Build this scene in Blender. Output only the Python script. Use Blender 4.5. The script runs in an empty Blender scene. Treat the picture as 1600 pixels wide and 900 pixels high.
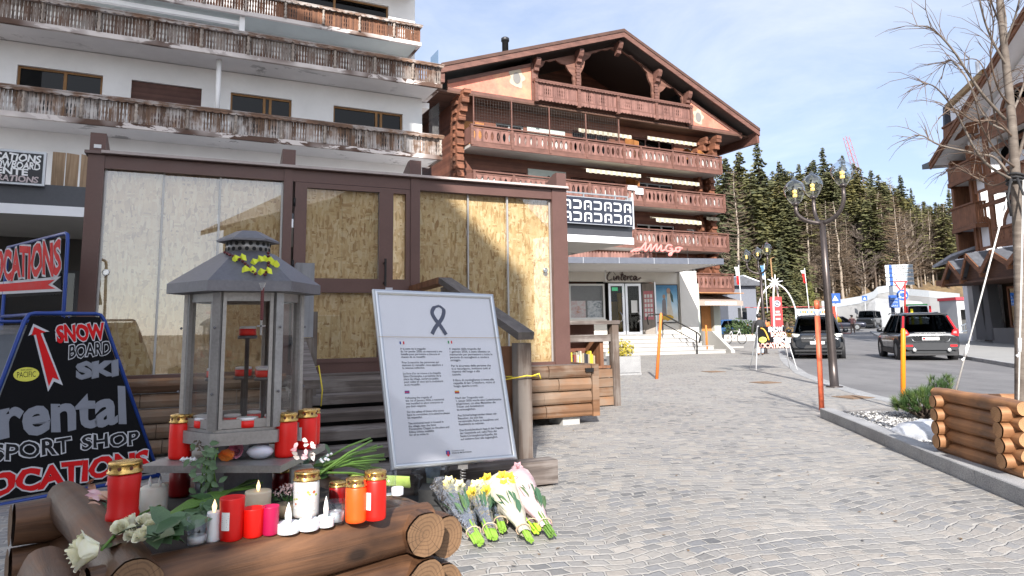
import bpy,math,random
from math import sin,cos,pi,radians,atan,atan2,sqrt,floor
from mathutils import Vector,Matrix,Euler
S=bpy.context.scene
COL=S.collection
rnd=random.Random(11)
# ------------------------------------------------------------------ camera, sky, sun, exposure
EYE=Vector((0,0,1.25))
FPX,PPX,PPY=1073.0,800.0,370.0
PITCH,ROLL=atan(144.0/1073.0),-0.015
cam_rot=Matrix.Rotation(pi/2+PITCH,3,'X')@Matrix.Rotation(ROLL,3,'Z')
cd=bpy.data.cameras.new('camera')
cd.sensor_width=36.0
cd.lens=36.0*FPX/1600.0
cd.shift_y=-(450.0-PPY)/1600.0
cd.clip_start,cd.clip_end=0.05,3000.0
cam=bpy.data.objects.new('camera',cd)
cam.matrix_world=Matrix.Translation(EYE)@cam_rot.to_4x4()
COL.objects.link(cam)
S.camera=cam
SUN_EL,SUN_AZ=radians(31.0),radians(183.0)
sun_dir=Vector((sin(SUN_AZ)*cos(SUN_EL),cos(SUN_AZ)*cos(SUN_EL),sin(SUN_EL)))
sd=bpy.data.lights.new('sun','SUN')
sd.energy,sd.angle,sd.color=4.0,radians(0.53),(1.0,0.95,0.89)
so=bpy.data.objects.new('sun',sd)
so.rotation_euler=(-sun_dir).to_track_quat('-Z','Y').to_euler()
COL.objects.link(so)
S.view_settings.view_transform='Standard'
S.view_settings.look='None'
S.view_settings.gamma=1.0
S.view_settings.use_curve_mapping=False
S.view_settings.exposure=1.22
S.render.engine='CYCLES'
S.cycles.use_denoising=True
S.cycles.max_bounces=6
S.cycles.transparent_max_bounces=24
S.cycles.caustics_reflective=S.cycles.caustics_refractive=False
W=bpy.data.worlds.new('World')
S.world=W
W.use_nodes=True
nt=W.node_tree
nt.nodes.clear()
def wn(t,**k):
 n=nt.nodes.new(t)
 for a,b in k.items():setattr(n,a,b)
 return n
wo=wn('ShaderNodeOutputWorld');bg=wn('ShaderNodeBackground')
sky=wn('ShaderNodeTexSky',sky_type='NISHITA',sun_disc=False,sun_elevation=SUN_EL,sun_rotation=SUN_AZ,altitude=1500.0,air_density=1.0,dust_density=0.7,ozone_density=2.2)
bg.inputs['Strength'].default_value=0.135
tc=wn('ShaderNodeTexCoord');mp=wn('ShaderNodeMapping')
mp.inputs['Scale'].default_value=(1.0,1.0,2.6)
no=wn('ShaderNodeTexNoise');no.inputs['Scale'].default_value=2.6;no.inputs['Detail'].default_value=9.0;no.inputs['Roughness'].default_value=0.62;no.inputs['Distortion'].default_value=0.5
cr=wn('ShaderNodeValToRGB');cr.color_ramp.elements[0].position=0.40;cr.color_ramp.elements[1].position=0.68
cr.color_ramp.elements[0].color=(0.0,0.0,0.0,1);cr.color_ramp.elements[1].color=(1,1,1,1)
mx=wn('ShaderNodeMixRGB');mx.inputs[0].default_value=0.72
veil=wn('ShaderNodeMixRGB');veil.inputs[1].default_value=(1.90,2.20,2.88,1);veil.inputs[2].default_value=(3.10,3.18,3.40,1)
sunside=wn('ShaderNodeMixRGB');sunside.inputs[2].default_value=(7.2,7.2,7.3,1)
dt=wn('ShaderNodeVectorMath',operation='DOT_PRODUCT');dt.inputs[1].default_value=(sin(SUN_AZ),cos(SUN_AZ),0.0)
dr_=wn('ShaderNodeMapRange');dr_.inputs[1].default_value=0.0;dr_.inputs[2].default_value=0.8
L=nt.links.new
L(tc.outputs['Generated'],mp.inputs['Vector']);L(mp.outputs[0],no.inputs['Vector']);L(no.outputs['Fac'],cr.inputs[0]);L(cr.outputs[0],veil.inputs[0]);L(veil.outputs[0],sunside.inputs[1]);L(tc.outputs['Generated'],dt.inputs[0]);L(dt.outputs['Value'],dr_.inputs[0]);L(dr_.outputs[0],sunside.inputs[0]);L(sunside.outputs[0],mx.inputs[2])
L(sky.outputs[0],mx.inputs[1]);L(mx.outputs[0],bg.inputs[0]);L(bg.outputs[0],wo.inputs[0])
# ------------------------------------------------------------------ pixels of the photo to places
def ray(px,py):
 return cam_rot@Vector(((px-PPX)/FPX,-(py-PPY)/FPX,-1.0))
def G(px,py,z=0.0):
 d=ray(px,py);return EYE+d*((z-EYE.z)/d.z)
def AT(px,py,Y):
 d=ray(px,py);return EYE+d*(Y/d.y)
class Pl:
 """A place's own frame: u to the right along its front, w into it, v up."""
 def __init__(s,o,ang,lean=0.0):
  s.o=Vector(o);a=radians(ang);l=radians(lean)
  s.U=Vector((cos(a),sin(a),0));n=Vector((-sin(a),cos(a),0))
  s.V=Vector((0,0,1))*cos(l)+n*sin(l)
  s.N=n*cos(l)-Vector((0,0,1))*sin(l)
  s.M=Matrix((s.U.to_4d(),s.N.to_4d(),s.V.to_4d(),(0,0,0,1))).transposed()
  for i in range(3):s.M[3][i]=0
  s.M=Matrix.Translation(s.o)@s.M
 def hit(s,px,py,w=0.0):
  d=ray(px,py);o=s.o+s.N*w
  p=EYE+d*((o-EYE).dot(s.N)/d.dot(s.N))-s.o
  return p.dot(s.U),p.dot(s.V)
 def u(s,px,py,w=0.0):return s.hit(px,py,w)[0]
 def v(s,px,py,w=0.0):return s.hit(px,py,w)[1]
 def P(s,u,w,v):return s.o+s.U*u+s.N*w+s.V*v
 def loc(s,p):
  q=Vector(p)-s.o;return Vector((q.dot(s.U),q.dot(s.N),q.dot(s.V)))
# ------------------------------------------------------------------ objects
def link(o):COL.objects.link(o);return o
def tag(o,label=None,cat=None,group=None,kind=None):
 if label:o['label']=label
 if cat:o['category']=cat
 if group:o['group']=group
 if kind:o['kind']=kind
 return o
def thing(name,label,cat,at=None,group=None,rz=0.0):
 o=link(bpy.data.objects.new(name,None));o.empty_display_size=0.2
 if isinstance(at,Pl):o.matrix_world=at.M
 elif at is not None:
  o.location=at;o.rotation_euler=(0,0,rz)
 return tag(o,label,cat,group)
def copy_tree(o,parent=None):
 c=o.copy();COL.objects.link(c)
 if parent is not None:c.parent=parent
 for ch in list(o.children):copy_tree(ch,c)
 return c
def sm(a,b,n):
 return[a+(b-a)*i/(n-1)for i in range(n)]
class MB:
 def __init__(s):s.v,s.f,s.m,s.cur,s.sm=[],[],[],0,[]
 def face(s,pts,smooth=False):
  i=len(s.v);s.v+=[tuple(p)for p in pts];s.f.append(tuple(range(i,i+len(pts))));s.m.append(s.cur);s.sm.append(smooth)
  return s
 def raw(s,vs,fs,smooth=False):
  i=len(s.v);s.v+=[tuple(p)for p in vs]
  for f in fs:
   s.f.append(tuple(i+k for k in f));s.m.append(s.cur);s.sm.append(smooth)
  return s
 def box(s,x0,x1,y0,y1,z0,z1):
  v=[(x,y,z)for z in(z0,z1)for y in(y0,y1)for x in(x0,x1)]
  return s.raw(v,[(0,2,3,1),(4,5,7,6),(0,1,5,4),(2,6,7,3),(0,4,6,2),(1,3,7,5)])
 def obox(s,c,size,rot=(0,0,0)):
  M=Euler(rot).to_matrix();c=Vector(c)
  v=[c+M@Vector((x*size[0]/2,y*size[1]/2,z*size[2]/2))for z in(-1,1)for y in(-1,1)for x in(-1,1)]
  return s.raw(v,[(0,2,3,1),(4,5,7,6),(0,1,5,4),(2,6,7,3),(0,4,6,2),(1,3,7,5)])
 def beam(s,a,b,wd,ht,up=(0,0,1)):
  a,b=Vector(a),Vector(b);d=(b-a).normalized();up=Vector(up)
  r=d.cross(up).normalized();t=r.cross(d)
  v=[p+r*(wd/2*i)+t*(ht/2*j)for p in(a,b)for j in(-1,1)for i in(-1,1)]
  return s.raw(v,[(0,1,3,2),(4,6,7,5),(0,4,5,1),(2,3,7,6),(0,2,6,4),(1,5,7,3)])
 def tube(s,path,r,n=8,cap=True,smooth=True,closed=False):
  P=[Vector(p)for p in path];k=len(P)
  rs=r if isinstance(r,(list,tuple))else[r]*k
  vs,prev=[],None
  for i,p in enumerate(P):
   if closed:d=P[(i+1)%k]-P[i-1]
   else:d=P[min(i+1,k-1)]-P[max(i-1,0)]
   d=d.normalized()if d.length>1e-9 else Vector((0,0,1))
   if prev is None:
    a=Vector((0,0,1))if abs(d.z)<0.9 else Vector((1,0,0))
    x=d.cross(a).normalized()
   else:
    x=prev-d*prev.dot(d)
    x=x.normalized()if x.length>1e-6 else d.orthogonal().normalized()
   prev=x;y=d.cross(x)
   vs+=[p+(x*cos(2*pi*j/n)+y*sin(2*pi*j/n))*rs[i]for j in range(n)]
  fs=[]
  for i in range(k if closed else k-1):
   i2=(i+1)%k
   fs+=[(i*n+j,i*n+(j+1)%n,i2*n+(j+1)%n,i2*n+j)for j in range(n)]
  s.raw(vs,fs,smooth)
  if cap and not closed:
   b=len(s.v)-len(vs)
   s.f+=[tuple(b+j for j in reversed(range(n))),tuple(b+(k-1)*n+j for j in range(n))];s.m+=[s.cur]*2;s.sm+=[False]*2
  return s
 def lathe(s,prof,n=20,c=(0,0,0),smooth=True,a0=0.0,sx=1.0,sy=1.0):
  c=Vector(c);vs=[c+Vector((r*cos(a0+2*pi*j/n)*sx,r*sin(a0+2*pi*j/n)*sy,z))for r,z in prof for j in range(n)]
  k=len(prof)
  fs=[(i*n+j,i*n+(j+1)%n,(i+1)*n+(j+1)%n,(i+1)*n+j)for i in range(k-1)for j in range(n)]
  s.raw(vs,fs,smooth);b=len(s.v)-len(vs)
  if prof[0][0]>1e-5:s.f.append(tuple(b+j for j in reversed(range(n))));s.m.append(s.cur);s.sm.append(False)
  if prof[-1][0]>1e-5:s.f.append(tuple(b+(k-1)*n+j for j in range(n)));s.m.append(s.cur);s.sm.append(False)
  return s
 def prism(s,poly,y0,y1,ax='y'):
  """poly of (x, z) pushed from y0 to y1 (ax 'y'), or of (x, y) pushed in z (ax 'z'), or of (y, z) pushed in x."""
  f={'y':lambda p,t:(p[0],t,p[1]),'z':lambda p,t:(p[0],p[1],t),'x':lambda p,t:(t,p[0],p[1])}[ax]
  n=len(poly)
  return s.raw([f(p,y0)for p in poly]+[f(p,y1)for p in poly],[tuple(range(n)),tuple(reversed(range(n,2*n)))]+[(i,(i+1)%n,n+(i+1)%n,n+i)for i in range(n)])
 def shape(s,loops,y0,y1,mapf=None):
  """outline with holes (even-odd), loops of (x, z), filled and given depth from y0 to y1"""
  vs,fs=filled(loops,abs(y1-y0)/2);ym=(y0+y1)/2
  f=mapf or(lambda x,z,d:(x,ym+d,z))
  return s.raw([f(x,z,d)for x,z,d in vs],fs)
 def build(s,name,mat=None,parent=None,loc=None,sub=0):
  me=bpy.data.meshes.new(name);me.from_pydata(s.v,[],s.f)
  mats=mat if isinstance(mat,(list,tuple))else[mat]
  for m in mats:
   if m:me.materials.append(m)
  if len(mats)>1:me.polygons.foreach_set('material_index',s.m)
  me.polygons.foreach_set('use_smooth',s.sm)
  me.update()
  o=link(bpy.data.objects.new(name,me))
  if parent is not None:o.parent=parent
  if loc is not None:o.location=loc
  if sub:
   md=o.modifiers.new('sub','SUBSURF');md.levels=md.render_levels=sub
  return o
def curve_mesh(cu):
 o=bpy.data.objects.new('tmp',cu);COL.objects.link(o)
 dg=bpy.context.evaluated_depsgraph_get();dg.update()
 me=bpy.data.meshes.new_from_object(o.evaluated_get(dg))
 vs=[tuple(v.co)for v in me.vertices];fs=[tuple(p.vertices)for p in me.polygons]
 bpy.data.objects.remove(o);bpy.data.curves.remove(cu);bpy.data.meshes.remove(me)
 return vs,fs
def filled(loops,ext=0.0):
 cu=bpy.data.curves.new('c','CURVE');cu.dimensions='2D';cu.fill_mode='BOTH';cu.extrude=ext
 for lp in loops:
  sp=cu.splines.new('POLY');sp.points.add(len(lp)-1);sp.use_cyclic_u=True
  for q,p in zip(sp.points,lp):q.co=(p[0],p[1],0,1)
 return curve_mesh(cu)
_tc={}
def text_shape(t,fat=0.0,shear=0.0,ls=1.0):
 key=(t,fat,shear,ls)
 if key not in _tc:
  cu=bpy.data.curves.new('t','FONT');cu.body=t;cu.size=1.0;cu.offset=fat;cu.shear=shear;cu.space_line=ls
  cu.dimensions='2D';cu.fill_mode='FRONT';cu.resolution_u=3
  _tc[key]=curve_mesh(cu)
 return _tc[key]
def text_box(t,shear=0.0,ls=1.0):
 vs,_=text_shape(t,0.0,shear,ls)
 return min(v[0]for v in vs),max(v[0]for v in vs),min(v[1]for v in vs),max(v[1]for v in vs)
def put_text(mb,t,p0,p1,pt,y,fat=0.0,shear=0.0,ls=1.0,wob=0.0,size=None):
 """text t set so that its lower left corner is p0, lower right p1, upper left pt, all (u, v) of the sign's own frame"""
 vs,fs=text_shape(t,fat,shear,ls);x0,x1,z0,z1=text_box(t,shear,ls)
 r=random.Random(len(t));out=[]
 for v in vs:
  a,b=(v[0]-x0)/(x1-x0),(v[1]-z0)/(z1-z0)
  if wob:b+=wob*sin(a*23+len(t));a+=wob*.12*sin(b*9+a*31)
  out.append((p0[0]+(p1[0]-p0[0])*a+(pt[0]-p0[0])*b,y,p0[1]+(p1[1]-p0[1])*a+(pt[1]-p0[1])*b))
 return mb.raw(out,fs)
# ------------------------------------------------------------------ materials
def lin(c):return c/12.92 if c<=0.04045 else((c+0.055)/1.055)**2.4
def C(r,g,b):return(lin(r/255),lin(g/255),lin(b/255),1)
class NT:
 def __init__(s,name):
  s.m=bpy.data.materials.new(name);s.m.use_nodes=True;s.t=s.m.node_tree;s.b=s.t.nodes['Principled BSDF']
  s.out=s.t.nodes['Material Output'];s._tc=None
 def n(s,t,**k):
  n=s.t.nodes.new(t)
  for a,b in k.items():
   if a.startswith('i_'):n.inputs[a[2:].replace('_',' ')].default_value=b
   else:setattr(n,a,b)
  return n
 def l(s,a,b):s.t.links.new(a,b)
 def co(s,scale=(1,1,1),rot=(0,0,0),kind='Object',loc=(0,0,0)):
  if s._tc is None:s._tc=s.n('ShaderNodeTexCoord')
  m=s.n('ShaderNodeMapping');m.inputs['Scale'].default_value=scale;m.inputs['Rotation'].default_value=rot;m.inputs['Location'].default_value=loc
  s.l(s._tc.outputs[kind],m.inputs['Vector']);return m.outputs[0]
 def noise(s,vec,scale,detail=4.0,rough=0.55,dist=0.0):
  n=s.n('ShaderNodeTexNoise');n.inputs['Scale'].default_value=scale;n.inputs['Detail'].default_value=detail
  n.inputs['Roughness'].default_value=rough;n.inputs['Distortion'].default_value=dist
  s.l(vec,n.inputs['Vector']);return n.outputs['Fac']
 def ramp(s,fac,stops):
  r=s.n('ShaderNodeValToRGB');e=r.color_ramp.elements
  while len(e)<len(stops):e.new(0.5)
  for q,(p,c)in zip(e,stops):q.position=p;q.color=c if len(c)==4 else(*c,1)
  s.l(fac,r.inputs[0]);return r.outputs[0]
 def mix(s,fac,a,b,mode='MIX'):
  m=s.n('ShaderNodeMixRGB',blend_type=mode)
  for i,x in enumerate((fac,a,b)):
   if isinstance(x,(int,float)):m.inputs[i].default_value=x if i==0 else(x,x,x,1)
   elif isinstance(x,tuple):m.inputs[i].default_value=x if len(x)==4 else(*x,1)
   else:s.l(x,m.inputs[i])
  return m.outputs[0]
 def math(s,op,a,b=0.0):
  m=s.n('ShaderNodeMath',operation=op)
  for i,x in enumerate((a,b)):
   if isinstance(x,(int,float)):m.inputs[i].default_value=x
   else:s.l(x,m.inputs[i])
  return m.outputs[0]
 def bump(s,h,st=0.3,dist=0.01,inv=False):
  b=s.n('ShaderNodeBump',invert=inv);b.inputs['Strength'].default_value=st;b.inputs['Distance'].default_value=dist
  s.l(h,b.inputs['Height']);s.l(b.outputs[0],s.b.inputs['Normal'])
 def set(s,**k):
  for a,v in k.items():
   i=s.b.inputs[a.replace('_',' ')]
   if isinstance(v,tuple)and len(v)==3 and len(i.default_value)==4:v=(*v,1)
   if isinstance(v,(int,float,tuple)):i.default_value=v
   else:s.l(v,i)
  return s.m
def V4(c,k):return(c[0]*k,c[1]*k,c[2]*k,1)
_mats={}
def flat(name,col,rough=0.6,metal=0.0,var=0.18,scale=6.0,bump=0.15,**k):
 """a surface with a soft uneven tone, fine grain and uneven gloss"""
 if name in _mats:return _mats[name]
 n=NT(name);co=n.co()
 f=n.noise(co,scale,6.0,0.6)
 g=n.noise(co,scale*14,2.0)
 n.l(n.mix(0.25,n.ramp(f,[(0.25,V4(col,1-var)),(0.75,V4(col,1+var*.7))]),n.ramp(g,[(0.3,V4(col,1-var)),(0.7,V4(col,1+var))])),n.b.inputs['Base Color'])
 n.set(Roughness=n.ramp(f,[(0.2,(max(rough-.08,.02),)*3),(0.8,(min(rough+.1,1),)*3)]),Metallic=metal,**k)
 if bump:n.bump(g,bump,0.004)
 _mats[name]=n.m
 return n.m
def wood(name,c1,c2,axis=0,grain=18.0,rough=0.75,plank=None,paxis=2,c3=None,bump=0.35):
 """grain runs along axis; with plank=(width) each plank across paxis has its own tone; c3 = weathered grey patches"""
 if name in _mats:return _mats[name]
 n=NT(name);sc=[grain,grain,grain];sc[axis]=grain*0.06
 co=n.co(tuple(sc));f=n.noise(co,1.0,6.0,0.65,0.6)
 c=n.ramp(f,[(0.28,c1),(0.68,c2)])
 big=n.noise(n.co(),1.3,5.0,0.6)
 if plank:
  sp=n.n('ShaderNodeSeparateXYZ');n.l(n.co(),sp.inputs[0])
  fl=n.math('FLOOR',n.math('DIVIDE',sp.outputs[paxis],plank))
  wnn=n.n('ShaderNodeTexWhiteNoise',noise_dimensions='1D');n.l(fl,wnn.inputs['W'])
  c=n.mix(0.55,c,n.ramp(wnn.outputs['Value'],[(0.0,V4(c1,.75)),(0.5,c2),(1.0,c3 or V4(c2,1.25))]))
 if c3:c=n.mix(n.ramp(n.math('ADD',big,n.math('MULTIPLY',n.math('SUBTRACT',f,.5),.7)),[(0.47,(0,0,0)),(0.60,(.75,.75,.75))]),c,c3)
 k=n.noise(n.co(),2.3,3.0)
 c=n.mix(1.0,c,n.ramp(k,[(0.3,(.78,.78,.78)),(0.7,(1.1,1.1,1.1))]),'MULTIPLY')
 n.set(Base_Color=c,Roughness=rough)
 if bump:n.bump(f,bump,0.004)
 _mats[name]=n.m
 return n.m
def glass(name,tint=(1,1,1,1),refl=1.0,rough=0.0):
 """thin clear pane: see-through with a mirror share that grows at grazing angles"""
 if name in _mats:return _mats[name]
 n=NT(name);tr=n.n('ShaderNodeBsdfTransparent');tr.inputs[0].default_value=tint
 gl=n.n('ShaderNodeBsdfGlossy');gl.inputs['Roughness'].default_value=rough
 fr=n.n('ShaderNodeFresnel');fr.inputs['IOR'].default_value=1.52
 ms=n.n('ShaderNodeMixShader');ge=n.n('ShaderNodeNewGeometry');n.l(n.math('MULTIPLY',n.math('MULTIPLY',fr.outputs[0],refl),n.math('SUBTRACT',1.0,ge.outputs['Backfacing'])),ms.inputs[0]);n.l(tr.outputs[0],ms.inputs[1]);n.l(gl.outputs[0],ms.inputs[2])
 n.l(ms.outputs[0],n.out.inputs['Surface']);_mats[name]=n.m
 return n.m
def emis(name,col,st):
 if name in _mats:return _mats[name]
 n=NT(name);n.set(Base_Color=col,Emission_Color=col,Emission_Strength=st);_mats[name]=n.m
 return n.m
# ------------------------------------------------------------------ frames of the buildings
PV=Pl((-4.57,7.30,0),23.8)
LB=Pl((-15.43,20.7,0),26.5)
TE=Pl((-9.95,13.35,0),26.5)
CH=Pl((-1.84,31.86,0),27.0)
CI=Pl((3.2,31.6,0),14.0)
RB=Pl((28.31,44.4,0),261.95)
# ------------------------------------------------------------------ the lie of the land
def gz(Y):
 pts=[(-200,0),(35,0),(66,.33),(84,.8),(110,1.5),(2000,1.5)]
 for(a,za),(b,zb)in zip(pts,pts[1:]):
  if a<=Y<=b:return za+(zb-za)*(Y-a)/(b-a)
 return 0
def hill(X,Y):
 d=max(0,Y-(97-0.18*(X-40)))
 return gz(Y)+min(d*0.5,13.5+d*0.01)+.5*sin(X*.13)*min(d*.1,1)
ROAD_L=[(6.3,-8),(6.3,3),(6.3,8),(6.25,11.7),(6.7,14.2),(7.5,17.8),(9.5,24),(12.1,31),(15.9,41),(21.5,56),(27,72)]
ROAD_R=[(11.6,-8),(11.8,3),(12.0,8),(12.4,11.7),(13.0,14.2),(14.0,18.6),(16.4,25.2),(18.8,31),(23,41),(29.5,56),(37,72)]
def lerp_line(pts,Y,k=0):
 for(a,b)in zip(pts,pts[1:]):
  if a[1]<=Y<=b[1]:return a[0]+(b[0]-a[0])*(Y-a[1])/(b[1]-a[1])
 return pts[0][0]if Y<pts[0][1]else pts[-1][0]
def smooth_line(pts,ys):return[(lerp_line(pts,y),y)for y in ys]
YS=[-8,-2,3,6,8,9.5,11,12.5,14,16,18,20,22,25,28,31,35,41,48,56,64,72]
RLs=smooth_line(ROAD_L,YS);RRs=smooth_line(ROAD_R,YS)
def m_cobble():
 n=NT('cobblestone')
 co=n.co();wv=n.noise(co,0.55,2.0);wv2=n.noise(co,2.6,3.0)
 sp=n.n('ShaderNodeSeparateXYZ');n.l(n.co((1,1,1),(0,0,radians(-20))),sp.inputs[0])
 per=1.9
 fr=n.math('SUBTRACT',n.math('FRACT',n.math('DIVIDE',sp.outputs[0],per)),0.5)
 arc=n.math('MULTIPLY',n.math('MULTIPLY',fr,fr),.55)
 y=n.math('ADD',n.math('ADD',sp.outputs[1],arc),n.math('MULTIPLY',wv2,0.15))
 y=n.math('ADD',y,n.math('MULTIPLY',wv,0.35))
 x=n.math('ADD',sp.outputs[0],n.math('MULTIPLY',n.noise(co,5.0,2.0),0.12))
 cb=n.n('ShaderNodeCombineXYZ');n.l(x,cb.inputs[0]);n.l(y,cb.inputs[1])
 br=n.n('ShaderNodeTexBrick',offset=0.5,squash=1.0)
 br.inputs['Scale'].default_value=1.0;br.inputs['Brick Width'].default_value=0.110;br.inputs['Row Height'].default_value=0.088
 br.inputs['Mortar Size'].default_value=0.010;br.inputs['Mortar Smooth'].default_value=0.6;br.inputs['Bias'].default_value=0.0
 br.inputs['Color1'].default_value=(0,0,0,1);br.inputs['Color2'].default_value=(1,1,1,1);br.inputs['Mortar'].default_value=(0.5,0.5,0.5,1)
 n.l(cb.outputs[0],br.inputs['Vector'])
 stone=n.ramp(br.outputs['Color'],[(0.0,(.125,.126,.13)),(0.18,(.24,.228,.215)),(0.36,(.19,.192,.20)),(0.52,(.305,.28,.25)),(0.68,(.225,.222,.222)),(0.84,(.285,.255,.225)),(1.0,(.36,.33,.295))])
 g=n.noise(co,38,5.0,0.7)
 stone=n.mix(1.0,stone,n.ramp(g,[(0.25,(.7,.7,.7)),(0.75,(1.25,1.25,1.25))]),'MULTIPLY')
 mort=n.mix(n.noise(co,9,4),(.31,.295,.272,1),(.45,.43,.40,1))
 c=n.mix(br.outputs['Fac'],stone,mort)
 dirt=n.noise(co,0.7,6.0,0.65)
 c=n.mix(n.ramp(dirt,[(0.42,(0,0,0)),(0.75,(.5,.5,.5))]),c,(.42,.40,.37,1))
 spots=n.noise(co,4.1,5.0,0.7)
 c=n.mix(n.ramp(spots,[(0.62,(0,0,0)),(0.72,(.35,.35,.35))]),c,(.16,.155,.15,1))
 n.set(Base_Color=c,Roughness=n.ramp(g,[(0.2,(.55,)*3),(.8,(.8,)*3)]))
 h=n.math('ADD',n.math('MULTIPLY',br.outputs['Fac'],-1.0),n.math('MULTIPLY',g,0.35))
 n.bump(h,1.0,0.011)
 return n.m
def m_asphalt():
 n=NT('asphalt');co=n.co()
 a=n.noise(co,70,3.0);b=n.noise(n.co((1.0,.28,1),(0,0,radians(-20))),0.9,6,0.65);v=n.noise(co,1.6,5,.7)
 c=n.ramp(b,[(0.3,(.125,.122,.125)),(0.7,(.205,.20,.20))])
 c=n.mix(n.ramp(v,[(0.55,(0,0,0)),(0.62,(.45,.45,.45))]),c,(.10,.10,.105,1))
 c=n.mix(1.0,c,n.ramp(a,[(0.25,(.72,.72,.72)),(.75,(1.22,1.22,1.22))]),'MULTIPLY')
 n.set(Base_Color=c,Roughness=.8);n.bump(a,.4,.006)
 return n.m
def m_granite(name='granite',k=1.0):
 if name in _mats:return _mats[name]
 n=NT(name);co=n.co();a=n.noise(co,120,3,.8);b=n.noise(co,2.2,5)
 c=n.ramp(a,[(0.3,(.10*k,.102*k,.108*k)),(0.5,(.25*k,.25*k,.255*k)),(.7,(.42*k,.42*k,.42*k))])
 c=n.mix(1.0,c,n.ramp(b,[(.3,(.75,.75,.75)),(.7,(1.15,1.15,1.13))]),'MULTIPLY')
 n.set(Base_Color=c,Roughness=.7);n.bump(a,.3,.003);_mats[name]=n.m
 return n.m
def m_slope():
 n=NT('dry_grass_slope');co=n.co();a=n.noise(co,.22,6,.7);b=n.noise(co,1.6,5,.7)
 c=n.ramp(a,[(0.3,(.085,.06,.035)),(.55,(.16,.11,.06)),(.75,(.10,.085,.045))])
 c=n.mix(1.0,c,n.ramp(b,[(.3,(.6,.6,.6)),(.7,(1.35,1.3,1.2))]),'MULTIPLY')
 n.set(Base_Color=c,Roughness=.95);n.bump(b,.6,.15)
 return n.m
M_GRAN,M_COB,M_ASP=m_granite(),m_cobble(),m_asphalt()
def sheet(name,left,right,dz,mat,nx=3):
 m=MB();vs=[];fs=[]
 for(xl,y),(xr,_)in zip(left,right):
  vs+=[(xl+(xr-xl)*i/(nx-1),y,gz(y)+dz)for i in range(nx)]
 for j in range(len(left)-1):
  fs+=[(j*nx+i,j*nx+i+1,(j+1)*nx+i+1,(j+1)*nx+i)for i in range(nx-1)]
 m.raw(vs,fs);return tag(m.build(name,mat),kind='structure')
m=MB();xs=[-900,-500,-260,-120,-60,-30,-10]+list(range(0,150,5))+[170,220,320,520,900]
ys=[-900,-300,-80,-12]+list(range(-4,90,6))+list(range(92,190,4))+[210,250,320,450,700,1200,2200]
vs=[(x,y,(hill(x,y)if y>=90 else gz(y))-0.22)for y in ys for x in xs]
fs=[(j*len(xs)+i,j*len(xs)+i+1,(j+1)*len(xs)+i+1,(j+1)*len(xs)+i)for j in range(len(ys)-1)for i in range(len(xs)-1)]
m.raw(vs,fs,True);tag(m.build('ground',m_slope()),kind='structure')
sheet('plaza',[(-60,y)for y in YS],[(x-.32,y)for x,y in RLs],0.0,M_COB)
sheet('road',[(x,y)for x,y in RLs],[(x,y)for x,y in RRs],-0.10,M_ASP)
sheet('road',[(-40,71.9),(-40,80),(-40,98)],[(110,71.9),(110,80),(110,98)],-0.104,M_ASP)
sheet('pavement',[(x+.18,y)for x,y in RRs],[(x+30,y)for x,y in RRs],0.0,flat('pavement_stone',(.30,.295,.285),.8,scale=1.2))
def kerb_strip(name,line,wd,top,bot):
 """kerb stones laid end to end along a line; stones ~1 m"""
 m=MB();P=[Vector((x,y,gz(y)))for x,y in line]
 for a,b in zip(P,P[1:]):
  L_=(b-a).length;k=max(1,round(L_/1.0));d=(b-a)/k;t=d.normalized();nrm=Vector((t.y,-t.x,0))*wd/2
  for i in range(k):
   p,q=a+d*i+t*.004,a+d*(i+1)-t*.004;j=rnd.uniform(-.002,.002)
   vs=[p-nrm+Vector((0,0,bot)),p+nrm+Vector((0,0,bot)),q+nrm+Vector((0,0,bot)),q-nrm+Vector((0,0,bot))]
   c=.008
   vs+=[p-nrm+Vector((0,0,top+j-c)),p+nrm+Vector((0,0,top+j-c)),q+nrm+Vector((0,0,top+j-c)),q-nrm+Vector((0,0,top+j-c))]
   n2=nrm*(1-c*2/wd);vs+=[p-n2+Vector((0,0,top+j)),p+n2+Vector((0,0,top+j)),q+n2+Vector((0,0,top+j)),q-n2+Vector((0,0,top+j))]
   m.raw(vs,[(0,3,2,1),(0,1,5,4),(1,2,6,5),(2,3,7,6),(3,0,4,7),(4,5,9,8),(5,6,10,9),(6,7,11,10),(7,4,8,11),(8,9,10,11)])
 return tag(m.build(name,m_granite('kerb_granite',1.25)),kind='structure')
kerb_strip('kerb',[(x-.16,y)for x,y in RLs],.30,.006,-.2)
kerb_strip('kerb',[(x+.09,y)for x,y in RRs],.17,.02,-.2)
BED=[(4.14,9.55),(3.95,8.2),(3.66,6.4),(3.42,4.6),(3.2,3.0),(3.0,1.6)]
def bed_edge():
 m=MB()
 for(a,b)in zip(BED,BED[1:]):
  a,b=Vector((*a,0)),Vector((*b,0));L_=(b-a).length;k=max(1,round(L_/.95));d=(b-a)/k;t=d.normalized();nn=Vector((-t.y,t.x,0))
  if nn.x<0:nn=-nn
  for i in range(k):
   p,q=a+d*i+t*.003,a+d*(i+1)-t*.003;w_=.17;h=.125;c=.008
   up=Vector((0,0,1))
   lo=[p,q,q+nn*w_,p+nn*w_];mid=[x+up*(h-c)for x in lo]
   top=[p+nn*c+up*h,q+nn*c+up*h,q+nn*(w_-c)+up*h,p+nn*(w_-c)+up*h]
   m.raw([x-up*.1 for x in lo]+mid+top,[(i_,(i_+1)%4,4+(i_+1)%4,4+i_)for i_ in range(4)]+[(4+i_,4+(i_+1)%4,8+(i_+1)%4,8+i_)for i_ in range(4)]+[(8,9,10,11)])
 return tag(m.build('kerb',m_granite('kerb_granite',1.25)),kind='structure')
bed_edge()
bedm=MB()
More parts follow.
